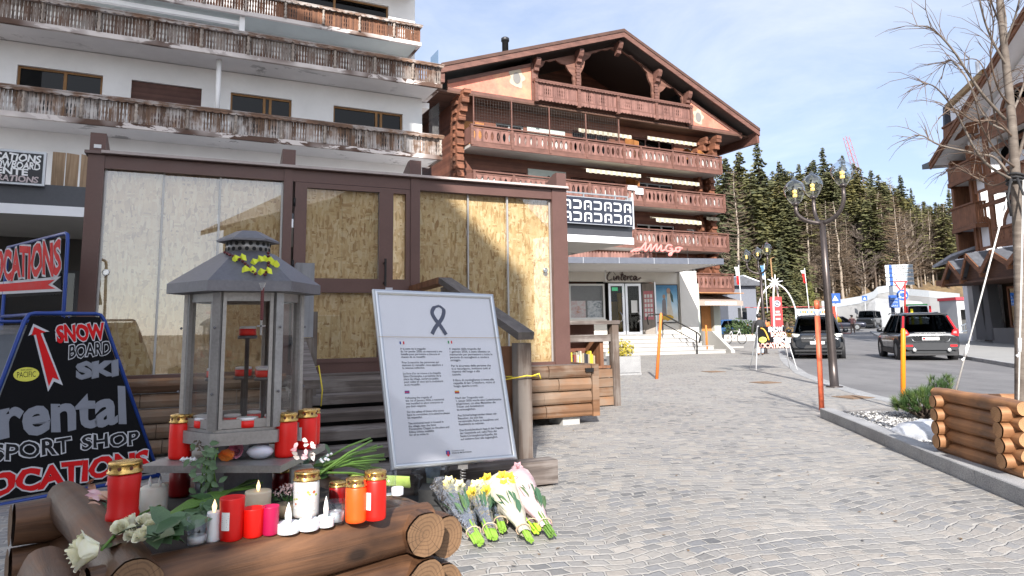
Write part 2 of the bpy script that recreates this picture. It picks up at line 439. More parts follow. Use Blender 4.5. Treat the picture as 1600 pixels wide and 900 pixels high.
bp=[(x+.16,y)for x,y in BED]+[(5.95,1.6),(5.95,9.9),(5.2,10.0),(4.3,9.62)]
bedm.raw([(x,y,.055)for x,y in bp],[tuple(range(len(bp)))])
tag(bedm.build('planting_bed',flat('bed_soil',(.20,.19,.18),.95,scale=3)),kind='structure')
def stone_mesh(r):
 vs=[]
 for a in range(6):vs.append((cos(a*pi/3)*r.uniform(.7,1.1),sin(a*pi/3)*r.uniform(.6,.95),r.uniform(-.2,.2)))
 return vs+[(0,0,r.uniform(.45,.7)),(0,0,-.5)],[(i,(i+1)%6,6)for i in range(6)]+[((i+1)%6,i,7)for i in range(6)]
gm=MB();rg=random.Random(5)
def bed_left(y):return lerp_line([(x,yy)for x,yy in reversed(BED)],y)+.19
for i in range(9500):
 y=9.6-6.2*rg.random()**.8;x0=bed_left(y);x=rg.uniform(x0,5.92)
 vs,fs=stone_mesh(rg);s=rg.uniform(.010,.026);a=rg.uniform(0,6.3)
 gm.cur=rg.choice((0,0,0,1,1,2))
 gm.raw([(x+(p[0]*cos(a)-p[1]*sin(a))*s,y+(p[0]*sin(a)+p[1]*cos(a))*s,.06+rg.uniform(0,.012)+p[2]*s)for p in vs],fs)
tag(gm.build('gravel',[flat('gravel_pale',(.48,.47,.45),.8),flat('gravel_grey',(.26,.26,.27),.8),flat('gravel_dark',(.12,.115,.11),.8)]),kind='stuff')
for i,(px,py,lab)in enumerate([(1115,581,'rusty brown drain lid farthest from the bed on the paving'),(1196,598,'rusty brown drain lid in the paving before the sandwich board'),(1333,621,'rusty brown drain lid close to the tall lamp base')]):
 p=G(px,py);mm=MB();mm.box(-.24,.24,-.24,.24,.003,.010)
 for k in range(8):mm.box(-.22,.22,-.215+k*.056,-.185+k*.056,.010,.014)
 o=mm.build('drain_lid',flat('rust_iron',(.20,.135,.09),.8,.2),loc=p);o.rotation_euler.z=radians(20);tag(o,lab,'drain lid')
lm=MB();rl=random.Random(77)
for i in range(420):
 x,y=rl.uniform(-1,6),2.6+16*rl.random()**1.6
 if x>lerp_line(ROAD_L,y)-.3 or(y<9.6 and x>3.1):continue
 s=rl.uniform(.006,.022);a=rl.uniform(0,6.3);lm.cur=rl.choice((0,0,1));lm.raw([(x+s*cos(a+t)*k,y+s*sin(a+t)*k,.004+rl.uniform(0,.008))for t,k in((0,1),(1.3,.5),(3.1,.9),(4.6,.5))],[(0,1,2,3)])
tag(lm.build('leaf_litter',[flat('dry_leaf',(.16,.10,.05),.8),flat('grit_dark',(.07,.065,.06),.9)]),kind='stuff')
# ------------------------------------------------------------------ materials of the buildings
def m_plaster(name,col,peel=None,k=.5):
 if name in _mats:return _mats[name]
 n=NT(name);co=n.co();a=n.noise(co,.7,6,.65);b=n.noise(co,40,3)
 c=n.ramp(a,[(.3,V4(col,.90)),(.7,V4(col,1.04))])
 if peel:
  p=n.noise(n.co((.35,.35,1.0)),1.7,8,.68,.6);q=n.noise(co,.33,3)
  f=n.math('MULTIPLY',n.ramp(p,[(k+.06,(0,0,0)),(k+.085,(1,1,1))]),n.ramp(q,[(.45,(0,0,0)),(.6,(1,1,1))]))
  c=n.mix(f,c,peel)
 n.set(Base_Color=c,Roughness=.85);n.bump(b,.2,.006);_mats[name]=n.m
 return n.m
M_WHITE=m_plaster('white_plaster',(.80,.79,.78))
M_SOFF=m_plaster('peeling_soffit',(.70,.68,.68),(.34,.33,.33,1),.5)
M_CREAM=m_plaster('cream_plaster',(.74,.70,.63))
M_OLDW=wood('weathered_balcony_wood',(.050,.032,.024),(.22,.125,.075),axis=2,grain=26,plank=.105,paxis=0,c3=(.56,.53,.51))
M_OLDW2=wood('dark_balcony_wood',(.040,.023,.016),(.13,.062,.034),axis=2,grain=26,plank=.105,paxis=0,c3=(.27,.235,.21))
M_REDW=wood('warm_balcony_wood',(.060,.025,.014),(.20,.085,.042),axis=2,grain=26,plank=.105,paxis=0)
M_CAP=wood('weathered_cap_wood',(.06,.036,.026),(.24,.13,.075),axis=0,grain=20,c3=(.46,.43,.41))
M_TURN=wood('turned_post_wood',(.10,.07,.055),(.50,.43,.37),axis=2,grain=10)
M_PEELW=m_plaster('peeling_beam_paint',(.62,.56,.53),(.09,.05,.035,1),.40)
M_OAK=wood('window_oak',(.22,.11,.04),(.34,.18,.07),axis=2,grain=30)
M_PANE=glass('dark_window_glass',(.05,.055,.06,1),.5)
M_DARK=flat('dark_room',(.012,.012,.013),.9,var=.3)
M_BLIND=wood('brown_roller_blind',(.075,.032,.024),(.10,.045,.034),axis=0,grain=10,plank=.05,paxis=2)
def window(parent,u0,u1,z0,z1,w,frame,mull=(),tr=.07,kind='pane',depth=.10,rec=.14,glassm=None,curtain=None):
 """frame set back in its opening, pane behind, dark room behind that"""
 f=MB()
 f.box(u0,u1,w,w+depth,z1-tr,z1);f.box(u0,u1,w,w+depth,z0,z0+tr)
 f.box(u0,u0+tr,w,w+depth,z0+tr,z1-tr);f.box(u1-tr,u1,w,w+depth,z0+tr,z1-tr)
 for x in mull:f.box(x-tr*.7,x+tr*.7,w,w+depth,z0+tr,z1-tr)
 fo=f.build('window',frame,parent)
 p=MB();p.box(u0+tr,u1-tr,w+depth*.5,w+depth*.5+.012,z0+tr,z1-tr)
 p.build('pane',glassm or M_PANE,fo)
 if curtain:
  c=MB();n_=40;a,b=curtain
  c.raw([(a+(b-a)*i/n_,w+depth+.1+.04*sin(i*1.9),z)for z in(z0,z1)for i in range(n_+1)],[(i,i+1,n_+2+i,n_+1+i)for i in range(n_)],True)
  c.build('curtain',flat('net_curtain',(.5,.5,.5),.9),fo)
 return fo
def turned(m,u,w,z0,z1,r):
 h=z1-z0
 m.lathe([(r,z0),(r,z0+.12*h),(r*.55,z0+.16*h),(r*.95,z0+.30*h),(r*1.05,z0+.40*h),(r*.6,z0+.52*h),(r*.95,z0+.56*h),(r*.95,z0+.62*h),(r*.55,z0+.68*h),(r*.8,z0+.80*h),(r,z0+.86*h),(r,z1)],10,(u,w,0))
def plank_row(m,u0,u1,w,z0,z1,wd=.105,cut=.022,th=.025,var=0):
 """upright boards with a fretted outline that leaves baluster-shaped gaps"""
 n=max(1,round((u1-u0)/wd));wd=(u1-u0)/n;h=z1-z0
 for i in range(n):
  a=u0+i*wd;fret=(i//3)%5 in(1,3);c=cut if fret else.004
  prof=[(0,.007),(.16,.007),(.22,c*.9),(.34,c),(.42,c*.3),(.50,c*.9),(.62,c),(.72,c*.3),(.80,.007),(1,.007)]
  m.prism([(a+d,z0+t*h)for t,d in prof]+[(a+wd-d,z0+t*h)for t,d in reversed(prof)],w,w+th)
def scallop(m,u0,u1,w,z_top,drop,pitch,th=.03):
 n=max(2,round((u1-u0)/pitch));p=(u1-u0)/n
 for i in range(n):
  a=u0+i*p
  m.prism([(a,z_top),(a,z_top-drop*.55)]+[(a+p*(.5-.5*cos(pi*t/5)),z_top-drop*(.55+.45*sin(pi*t/5)))for t in range(1,5)]+[(a+p,z_top-drop*.55),(a+p,z_top)],w,w+th)
def old_balcony(parent,z0,u0,u1,w,boards,depth,first,cap=True,soff=None):
 b=link(bpy.data.objects.new('balcony',None));b.parent=parent
 s=MB();s.box(u0+.02,u1-.02,w+.14,w+depth,z0+.02,z0+.22);s.build('soffit',soff or M_SOFF,b)
 e=MB();e.box(u0,u1,w,w+.14,z0,z0+.17);e.box(u1-.14,u1,w+.14,w+depth,z0,z0+.17);e.build('edge_beam',M_PEELW,b)
 r=MB();plank_row(r,u0+.03,u1-.03,w+.05,z0+.17,z0+.86)
 for k in range(int((depth-.2)/.105)):r.box(u1-.10,u1-.075,w+.12+k*.105,w+.215+k*.105,z0+.17,z0+.86)
 r.build('railing_boards',boards,b)
 c=MB();c.prism([(w-.13,z0+.93),(w-.13,z0+.96),(w+.06,z0+1.05),(w+.22,z0+1.05),(w+.22,z0+.90),(w+.05,z0+.90)],u0-.05,u1+.05,'x')
 c.box(u1-.12,u1+.05,w+.22,w+depth,z0+.90,z0+1.04)
 scallop(c,u0-.04,u1+.04,w-.12,z0+.945,.12,.26)
 c.build('cap_rail',M_CAP,b)
 for k in range(40):
  u=first+1.55*k
  if u>u1-.02:break
  t=MB();turned(t,min(u,u1-.08),w-.01,z0+.17,z0+.88,.062);t.build('post',M_TURN,b)
 return b
# ------------------------------------------------------------------ white apartment house on the left
H=thing('apartment_building','tall white apartment house with weathered wooden balconies behind the boarded pavilion','building',LB)
m=MB();WW=1.62
def holed_wall(m,u0,u1,z0,z1,w,th,holes):
 us=sorted({u0,u1,*[h[0]for h in holes],*[h[1]for h in holes]});zs=sorted({z0,z1,*[h[2]for h in holes],*[h[3]for h in holes]})
 for a,b in zip(us,us[1:]):
  run=None
  for c,d in zip(zs,zs[1:]):
   mu,mz=(a+b)/2,(c+d)/2
   if any(h[0]<mu<h[1]and h[2]<mz<h[3]for h in holes):
    if run:m.box(a,b,w,w+th,*run);run=None
   else:run=(run[0],d)if run else(c,d)
  if run:m.box(a,b,w,w+th,*run)
h2=[(-.35,2.12,8.35,10.28),(3.0,5.28,8.35,10.26),(6.28,8.5,8.35,10.28),(10.12,13.0,8.35,10.28),(-5,-2.2,8.35,10.28)]
h1=[(-3.0,5.6,4.5,5.6),(7.0,11.0,4.5,6.3)]
holed_wall(m,-22,13.85,0,11.05,WW,.35,h2+h1)
m.box(13.5,13.85,WW+.35,14,0,11.05);m.box(-22,13.5,8,8.3,0,20)
h3=[(8.2,13.2,14.4,16.45)]
holed_wall(m,-22,14.5,11.05,22,4.6,.35,h3);m.box(14.15,14.5,4.95,14,11.05,22);m.box(13.5,14.3,WW+.36,4.6,10.8,11.04)
m.build('wall',M_WHITE,H)
m=MB();m.box(-22,13.4,WW+.7,WW+.75,4,11);m.build('dark_interior',M_DARK,H)
m=MB();m.box(-22,14,5.4,5.5,11.1,22);m.build('dark_interior',M_DARK,H)
window(H,-.35,2.12,8.35,10.28,WW+.12,M_OAK,(1.0,),curtain=(1.1,2.0))
bl=MB();bl.box(3.0,5.28,WW+.10,WW+.13,8.35,10.26);bl.build('roller_blind',M_BLIND,H)
window(H,6.28,8.5,8.35,10.28,WW+.12,M_OAK,(7.5,7.72))
window(H,10.12,13.0,8.35,10.28,WW+.12,M_OAK,(11.9,12.1),curtain=(10.2,10.8))
window(H,8.2,13.2,14.4,16.45,4.72,M_OAK,(10.7,))
bl=MB();bl.box(-3.0,5.6,WW+.10,WW+.13,4.5,5.6);bl.build('roller_blind',M_BLIND,H)
old_balcony(H,8.05,-9.2,14.16,0,M_OLDW,WW,-9.2+.05+.03)
old_balcony(H,11.05,-9.2,14.16,0,M_OLDW2,WW,-9.2+.4)
old_balcony(H,14.05,-6.0,14.28,3.0,M_REDW,1.6,-6.0+.4,soff=m_plaster('green_grey_soffit',(.50,.54,.53)))
old_balcony(H,17.05,-6.0,14.28,3.0,M_REDW,1.6,-6.0+.4)
m=MB();m.box(-9,14.2,WW,4.6,11.08,11.2);m.build('terrace_floor',M_SOFF,H)
for u,z0,z1 in((5.78,8.2,11.07),):
 m=MB();m.lathe([(.085,z0),(.085,z1)],14,(u,.55,0));m.build('pillar',M_WHITE,H)
m=MB();m.box(-4,6.6,3.3,3.5,13.72,13.88);m.build('awning_box',M_WHITE,H)
m=MB();m.box(6.6,6.8,3.2,3.5,12.9,14.06);m.build('pillar',M_WHITE,H)
for a in((.2,1.4,9.15,10.5),(.3,1.2,12.15,12.8)):
 m=MB();m.box(14.08,14.10,*a);m.build('wind_screen',glass('frosted_screen',(.72,.80,.84,1),.8,.1),H)
T=thing('terrace_canopy','flat grey terrace roof with white edge running behind the pavilion','canopy',TE)
m=MB();m.box(-8,15.05,.06,9.5,3.9,4.10);m.build('roof_slab',flat('canopy_grey',(.42,.41,.40),.85),T)
m=MB();m.box(-8.02,15.1,.02,.08,3.86,4.29);m.box(15.04,15.1,.08,9.5,3.86,4.29);m.build('fascia',flat('dark_fascia',(.075,.078,.088),.5,.3,scale=1.5),T)
m=MB();m.box(-8.04,15.12,-.02,.02,3.66,3.86);m.build('white_edge',m_plaster('white_edge_paint',(.80,.80,.82)),T)
m=MB();m.box(-8,15.04,.02,9.5,3.70,3.86);m.build('soffit',m_plaster('stained_soffit',(.50,.48,.45),(.06,.05,.04,1),.55),T)
m=MB()
for u in(12.3,13.5,14.6,15.04):m.beam((u,.12,4.1),(u,.12,5.12),.035,.035,(0,1,0))
m.beam((11.5,.12,5.10),(15.04,.12,5.10),.04,.04);m.beam((11.5,.12,4.98),(15.04,.12,4.98),.025,.025);m.build('railing',flat('galvanised',(.45,.46,.47),.4,.8),T)
m=MB();m.box(15.1,15.16,-.02,.3,4.12,5.08);m.build('end_panel',flat('alu_panel',(.62,.63,.65),.4,.5),T)
for i,u in enumerate((.66,.90,1.16,1.40)):
 m=MB();m.prism([(u,4.30),(u+.22,4.30),(u+.22,5.0-.02*i),(u,5.0)],.10,.14);m.build('board',wood('bare_board',(.22,.14,.08),(.42,.29,.18),axis=2,grain=14),T)
SH=thing('ski_shop','dark shop front under the terrace roof left of the pavilion','shop',TE)
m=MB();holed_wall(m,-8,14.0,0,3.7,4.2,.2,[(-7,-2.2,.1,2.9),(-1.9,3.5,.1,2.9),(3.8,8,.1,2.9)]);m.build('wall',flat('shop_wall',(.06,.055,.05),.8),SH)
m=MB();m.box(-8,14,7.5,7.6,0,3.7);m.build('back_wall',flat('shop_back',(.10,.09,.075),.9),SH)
for a,b in((-7,-2.2),(-1.9,3.5)):window(SH,a,b,.1,2.9,4.25,flat('shop_frame',(.05,.05,.055),.5),((a+b)/2,),glassm=glass('shop_glass',(.5,.5,.52,1),1.2))
m=MB()
for i in range(16):
 m.cur=i%5;u=-3+i*.42;m.box(u,u+.3,5.6+.1*(i%3),5.9,.3,1.0+.25*(i*7%4))
m.build('stock',[flat('stock_a',(.25,.2,.12),.7),flat('stock_b',(.08,.1,.16),.7),flat('stock_c',(.3,.3,.3),.7),flat('stock_d',(.2,.05,.04),.7),flat('stock_e',(.05,.05,.05),.7)],SH)
SG=thing('shop_sign','black shop sign with white hand lettering and grey metal edge on the terrace','sign',TE)
u1,v1=TE.hit(73,238,-.10);u1b,v0=TE.hit(73,291,-.10)
m=MB();m.box(-3.2,u1,-.10,.015,v0,v1);m.build('sign_box',flat('sign_box_grey',(.48,.5,.53),.35,.7),SG)
m=MB();m.box(-3.1,u1-.045,-.106,-.10,v0+.04,v1-.05);m.build('face',flat('sign_black',(.014,.015,.02),.35),SG)
m=MB();fw=u1-.09;hh=v1-v0
put_text(m,'LOCATIONS',(fw-1.0,v0+.70*hh),(fw,v0+.66*hh),(fw-1.0,v0+.91*hh),-.112,.035,.1,wob=.05)
put_text(m,'SKI SNOWBOARD',(fw-1.14,v0+.49*hh),(fw,v0+.45*hh),(fw-1.14,v0+.69*hh),-.112,.03,.1,wob=.05)
put_text(m,'VENTE',(fw-.86,v0+.29*hh),(fw-.20,v0+.27*hh),(fw-.86,v0+.47*hh),-.112,.035,0,wob=.04)
m.cur=1
put_text(m,'REPARATIONS',(fw-1.06,v0+.10*hh),(fw-.02,v0+.07*hh),(fw-1.06,v0+.27*hh),-.112,.03,.1,wob=.05)
m.build('lettering',[flat('letter_white',(.8,.8,.8),.5,var=.05),flat('letter_pinkgrey',(.5,.42,.42),.5)],SG)
PS=thing('patterned_sign','dark blue sign with rows of white looped marks above the cinema steps','sign',TE)
ua,ub=11.6,TE.u(988,340,-.12);za,zb=4.18,4.92
m=MB();m.box(ua,ub,-.14,-.02,za,zb);m.build('sign_box',flat('sign_navy',(.022,.027,.045),.4),PS)
m=MB();m.box(ua,ub,-.15,-.135,zb,zb+.02);m.box(ua,ub,-.15,-.135,za-.02,za);m.build('edge_trim',flat('alu_trim',(.6,.6,.62),.35,.8),PS)
m=MB();px0=ub-.13
def ring_u(m,c,z,s,rot,dot):
 w_=.055*s/.26
 pts=[(-.5,-.55),(-.5,.25),(-.42,.43),(-.25,.5),(.25,.5),(.42,.43),(.5,.25),(.5,-.55)]
 inn=[(-.3,-.55),(-.3,.2),(-.2,.3),(.2,.3),(.3,.2),(.3,-.55)]
 poly=pts+inn[::-1]
 f=(lambda p:(c+p[0]*s,z+p[1]*s))if not rot else(lambda p:(c+p[1]*s,z-p[0]*s))
 m.shape([[f(p)for p in poly]],-.150,-.142)
 if dot:m.prism([(c+.06*s+.10*s*cos(k*pi/5),z-.16*s+.10*s*sin(k*pi/5))for k in range(10)],-.150,-.142)
for r_,z in((0,za+.53),(1,za+.19)):
 for k in range(10):
  c=px0-.05-k*.343
  if c<ua+.1:break
  ring_u(m,c,z-.0,.25,k%2==1,k%2==0)
m.build('marks',flat('sign_white',(.85,.86,.88),.4,var=.03),PS)
# ------------------------------------------------------------------ brown steel pavilion with chipboard behind its glass
def m_osb():
 n=NT('chipboard')
 def chips(rot,loc,sc):
  v=n.n('ShaderNodeTexVoronoi',feature='F1');v.inputs['Scale'].default_value=1.0;v.inputs['Randomness'].default_value=1.0
  co=n.co(sc,(0,rot,0),loc=loc);w_=n.n('ShaderNodeVectorMath',operation='ADD');n.l(co,w_.inputs[0])
  nn=n.n('ShaderNodeTexNoise');nn.inputs['Scale'].default_value=9.0;nn.inputs['Detail'].default_value=2;n.l(n.co(),nn.inputs['Vector'])
  sc_=n.n('ShaderNodeVectorMath',operation='SCALE');n.l(nn.outputs['Color'],sc_.inputs[0]);sc_.inputs['Scale'].default_value=.9;n.l(sc_.outputs[0],w_.inputs[1])
  n.l(w_.outputs[0],v.inputs['Vector']);return v
 cols=[(0.0,(.50,.31,.13)),(.16,(.72,.50,.25)),(.45,(.82,.61,.33)),(.72,(.89,.72,.45)),(.9,(.74,.52,.26)),(1.0,(.44,.26,.11))]
 a=chips(.5,(0,0,0),(40,32,10));b=chips(-.9,(3,1,7),(11,32,42));c=chips(1.9,(9,4,2),(38,30,11))
 s1=n.n('ShaderNodeSeparateXYZ');n.l(a.outputs['Color'],s1.inputs[0]);s2=n.n('ShaderNodeSeparateXYZ');n.l(b.outputs['Color'],s2.inputs[0]);s3=n.n('ShaderNodeSeparateXYZ');n.l(c.outputs['Color'],s3.inputs[0])
 ca,cb_,cc=n.ramp(s1.outputs[0],cols),n.ramp(s2.outputs[0],cols),n.ramp(s3.outputs[1],cols)
 m1=n.mix(n.ramp(s1.outputs[1],[(.5,(0,0,0)),(.54,(1,1,1))]),ca,cb_)
 m2=n.mix(n.ramp(s3.outputs[2],[(.6,(0,0,0)),(.64,(1,1,1))]),m1,cc)
 big=n.noise(n.co(),1.4,4)
 col=n.mix(1.0,m2,n.ramp(big,[(.3,(.86,.84,.82)),(.7,(1.08,1.08,1.06))]),'MULTIPLY')
 n.set(Base_Color=col,Roughness=.62);n.bump(s1.outputs[2],.25,.002)
 return n.m
M_OSB=m_osb()
M_BRN=flat('brown_steel',(.115,.060,.050),.42,.15,.16,2.5,.05)
M_PGL=glass('pavilion_glass',(.94,.94,.93,1),4.2)
M_DECK=wood('grey_deck_wood',(.052,.040,.035),(.165,.132,.115),axis=0,grain=16,c3=(.24,.212,.195))
M_LOGW=wood('orange_plank_wood',(.075,.036,.018),(.29,.14,.062),axis=0,grain=11,plank=.155,paxis=2,c3=(.20,.15,.11))
M_POSTW=wood('grey_post_wood',(.05,.035,.028),(.17,.125,.098),axis=2,grain=13,c3=(.20,.175,.155))
M_RUST=flat('dark_iron',(.025,.024,.024),.45,.6)
PVT=thing('pavilion','brown steel pavilion with chipboard sheets fixed behind its tall glass panes','pavilion',PV)
ZB,ZT=.78,3.02
def pbox(name,*bs,mat=M_BRN):
 m=MB()
 for b in bs:m.box(*b)
 return m.build(name,mat,PVT)
pbox('post',(-.03,.13,-.05,.11,ZB-.05,3.20));pbox('post',(2.00,2.10,-.05,.11,ZB-.05,3.20))
pbox('post',(3.56,3.68,-.05,.11,ZB-.05,3.20));pbox('post',(5.60,5.83,-.05,.14,ZB-.05,3.20))
pbox('top_beam',(.13,2.00,-.035,.10,3.055,3.20),(2.10,3.56,-.035,.10,3.055,3.20),(3.68,5.60,-.035,.10,3.055,3.20))
pbox('sill_beam',(.13,2.00,-.03,.10,ZB-.05,ZB+.035),(3.68,5.60,-.03,.10,ZB-.05,ZB+.02),(2.10,3.56,-.03,.10,ZB-.05,ZB+.10))
pbox('side_beam',(-.03,.08,.11,3.2,3.0,3.20));pbox('side_beam',(5.72,5.83,.14,3.2,3.0,3.20))
m=MB();m.box(-.06,5.86,-.09,3.2,3.203,3.235);m.build('roof_sheet',flat('roof_sheet',(.16,.11,.10),.5,.3),PVT)
m=MB();m.beam((0.1,-.10,3.225),(5.83,-.10,3.225),.03,.03);m.build('gutter_cable',flat('pale_cable',(.45,.38,.36),.6),PVT)
for u in(.055,2.05,3.62,5.75):
 m=MB();m.prism([(-.05,3.236),(-.05,3.44),(.06,3.44),(.55,3.236)],u-.075,u+.075,'x');m.build('rafter_head',M_BRN,PVT)
m=MB();m.box(.02,.09,-.056,-.05,3.27,3.31);m.build('number_plate',flat('plate_white',(.75,.75,.75),.5),PVT)
def pane_set(joints,z0,z1,hand=None):
 k=len(joints)-1
 for i in range(k):
  a,b=joints[i],joints[i+1];w_=.028+.018*(i%2)
  m=MB();m.box(a+.004,b-.004,.075+.004*(i%2),.093,z0,z1);m.build('chipboard',M_OSB,PVT)
  m=MB();m.box(a,b,w_,w_+.008,z0,z1);p=m.build('glass_pane',M_PGL,PVT)
  m=MB();m.box(a,a+.022,w_-.006,w_+.014,z0,z1)
  if i==k-1:m.box(b-.022,b,w_-.006,w_+.014,z0,z1)
  m.build('edge_profile',flat('clear_profile',(.42,.41,.40),.35,.4),p)
pane_set([.13,.70,1.29,2.00],ZB+.035,3.055);pane_set([3.68,4.36,4.93,5.60],ZB+.02,3.055)
for u,z in((.20,1.92),(5.50,2.05)):
 m=MB();pts=[(u+.03*cos(i*pi/6),.012,z+.03*sin(i*pi/6))for i in range(12)];m.tube(pts,.007,6,closed=True);m.lathe([(.026,0),(.026,.012)],12,(0,0,0));
 o=m.build('finger_pull',flat('chrome',(.6,.6,.6),.25,1),PVT)
 for i,v in enumerate(o.data.vertices):
  if i>=72:v.co=Vector((u+v.co.x,.014-v.co.z,z+v.co.y))
D=link(bpy.data.objects.new('door',None));D.parent=PVT
m=MB();m.box(2.13,2.27,-.04,.06,ZB+.10,3.05);m.box(3.155,3.30,-.04,.06,ZB+.10,3.05);m.box(2.27,3.155,-.04,.06,2.99,3.05);m.box(2.27,3.155,-.04,.06,1.72,1.89);m.box(2.27,3.155,-.04,.06,ZB+.10,ZB+.15);m.build('door_frame',M_BRN,D)
for z0,z1 in((ZB+.15,1.72),(1.89,2.99)):
 m=MB();m.box(2.27,2.71,.035,.055,z0,z1);m.box(2.713,3.155,.035,.055,z0,z1);m.build('chipboard',M_OSB,D)
 m=MB();m.box(2.27,3.155,.002,.009,z0,z1);m.build('glass_pane',M_PGL,D)
m=MB();m.beam((3.225,-.10,1.80),(3.225,-.10,2.14),.022,.022,(0,1,0));m.box(3.21,3.24,-.10,-.04,1.83,1.85);m.box(3.21,3.24,-.10,-.04,2.08,2.10);m.build('handle',M_RUST,D)
m=MB();m.box(3.24,3.33,-.046,-.041,1.755,1.785);m.build('sticker',flat('sticker_pale',(.6,.58,.62),.5),D)
for z in(1.1,2.0,2.75):
 m=MB();m.lathe([(.014,z),(.014,z+.10)],8,(2.125,-.05,0));m.build('hinge',M_RUST,D)
m=MB();m.box(3.30,3.335,-.035,.06,ZB+.1,3.05);m.box(3.50,3.56,-.035,.06,ZB+.1,3.05);m.box(3.335,3.5,-.035,.06,1.72,1.89);m.box(3.335,3.5,-.035,.06,2.99,3.05);m.build('sidelight_frame',M_BRN,PVT)
m=MB();m.box(3.335,3.5,.03,.05,ZB+.1,1.72);m.box(3.335,3.5,.03,.05,1.89,2.99);m.build('chipboard',M_OSB,PVT)
DK=thing('wooden_deck','raised timber deck with stacked plank front under the pavilion','deck',PV)
m=MB();m.box(-1.2,5.9,-.40,3.4,.70,.76);m.build('deck_boards',M_DECK,DK)
def log_front(u0,u1,w,z0,z1,n,name='plank_front',mat=None,seed=1):
 r=random.Random(seed);m=MB();h=(z1-z0)/n
 for i in range(n):
  a=u0
  while a<u1-.01:
   b=min(u1,a+r.uniform(.45,1.1));b=u1 if u1-b<.3 else b;d=r.uniform(-.012,.012);c=.012
   za,zb=z0+i*h+.004,z0+(i+1)*h-.004
   m.prism([(w+d,za+c*2.4),(w+d-.012,(za+zb)/2),(w+d,zb-c*2.4),(w+d+c,zb-c*.7),(w+d+c*3,zb),(w+.10,zb),(w+.10,za),(w+d+c*3,za),(w+d+c,za+c*.7)],a+.003,b-.003,'x');a=b
 return m.build(name,mat or M_LOGW,DK)
log_front(-1.3,2.05,-.45,.03,.80,5,seed=3)
log_front(4.10,5.90,-.47,.10,.77,4,seed=8)
m=MB();m.box(5.92,6.02,-.47,2.6,.1,.77);m.build('side_planks',M_LOGW,DK)
for a in((4.2,4.6),(5.5,5.75)):
 m=MB();m.box(a[0],a[1],-.40,0,0,.1);m.build('footing',m_plaster('footing',(.4,.39,.37)),DK)
m=MB();m.obox((5.86,-.50,.70),(.12,.03,.05));m.build('bracket',M_RUST,DK)
ST=thing('wooden_stairs','weathered grey wooden stairs with sloping handrails up to the pavilion door','stairs',PV)
UR=3.64
wu=-1.0
for i in range(60):
 if PV.u(697,435,wu)>UR:wu-=.03
UL=2.02;w_end=-2.75;N_ST=5;run=(w_end-wu)/N_ST;rise=.76/(N_ST+1)
m=MB();m.box(UL,UR+.05,wu,-.40,.68,.745)
m.build('landing',M_DECK,ST)
for i in range(N_ST):
 z=.76-rise*(i+1);a,b=wu+run*i,wu+run*(i+1)
 m=MB();mid=(a+b)/2
 m.prism([(b-.02,z-.085),(b-.02,z-.008),(b-.012,z),(mid-.012,z),(mid-.012,z-.085)],UL,UR+.03,'x')
 m.prism([(mid+.01,z-.085),(mid+.01,z-.008),(mid+.015,z),(a+.03,z),(a+.03,z-.085)],UL,UR+.03,'x')
 m.build('tread',M_DECK,ST)
m=MB();m.box(UL,UR+.05,wu-.05,wu-.002,.60,.745);m.build('landing_edge',M_DECK,ST)
for u in(UL-.07,UR+.05):
 m=MB();m.beam((u,wu,.56),(u,w_end,.04),.06,.24);m.build('stringer',M_DECK,ST)
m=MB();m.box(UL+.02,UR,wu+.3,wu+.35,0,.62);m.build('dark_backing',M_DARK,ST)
def newel(u,w,z0,z1,s=.16,name='newel_post',mat=None):
 m=MB();m.box(u-s/2,u+s/2,w-s/2,w+s/2,z0,z1);return m.build(name,mat or M_POSTW,ST)
UN,WN=3.70,-3.1
newel(UN,WN,.0,1.13,.125);newel(UR+.02,wu,0,1.72,.13)
M_SPLIT=wood('fresh_split_wood',(.13,.052,.026),(.28,.13,.065),axis=2,grain=10)
newel(UN-.06,WN+.20,.05,1.1,.10,'rail_support',M_SPLIT)
m=MB();m.beam((UR,wu+.05,1.80),(UN-.01,WN-.12,1.19),.15,.065);m.build('handrail',wood('grey_rail_wood',(.055,.045,.042),(.16,.138,.126),axis=1,grain=14),ST)
m=MB();m.beam((UR,wu+.05,1.80),(UR-.02,-.02,1.77),.16,.07);m.build('landing_rail',M_SPLIT,ST)
m=MB();m.beam((UN+.02,WN+.1,.62),(UR,wu,1.20),.05,.13);m.build('mid_rail',M_DECK,ST)
uL=PV.u(475,450,-1.55)
newel(uL,-1.55,1.20,PV.v(475,412,-1.55),.17,mat=wood('pale_grey_post',(.14,.14,.15),(.30,.30,.31),axis=2,grain=12));newel(uL+.02,-1.55,0,1.195,.15)
newel(PV.u(492,540,-1.5),-1.45,.55,PV.v(492,487,-1.45),.05,'rail_support')
m=MB();m.beam((uL-.03,-1.5,1.15),(uL-.1,-3.0,.85),.12,.07);m.build('handrail',M_DECK,ST)
m=MB();r_=random.Random(3)
pts=[(UN-.10,WN-.09,.845),(UN+.0,WN-.10,.86),(UN+.10,WN-.09,.85),(UN+.10,WN+.1,.845),(UN-.1,WN+.1,.845)]
m.tube(pts,.006,6,closed=True);m.tube([(UN+.05,WN-.10,.855),(UN+.1,WN-.13,.875),(UN+.12,WN-.12,.83)],.006,6);m.tube([(UN-.1,WN-.09,.845),(UN-.5,WN-.05,.80),(UN-1.2,WN,.9)],.004,5)
tag(m.build('barrier_tape',flat('yellow_tape',(.75,.58,.05),.5)),'yellow tape tied round the lower stair post','tape').matrix_world=PV.M
m=MB();m.tube([(uL+.08,-1.64,.9),(uL+.14,-1.66,.93),(uL+.18,-1.66,.70),(uL+.17,-1.66,.55)],.007,6)
tag(m.build('barrier_tape',flat('yellow_tape',(.75,.58,.05),.5)),'yellow tape end hanging from the stair post beside the lantern','tape').matrix_world=PV.M
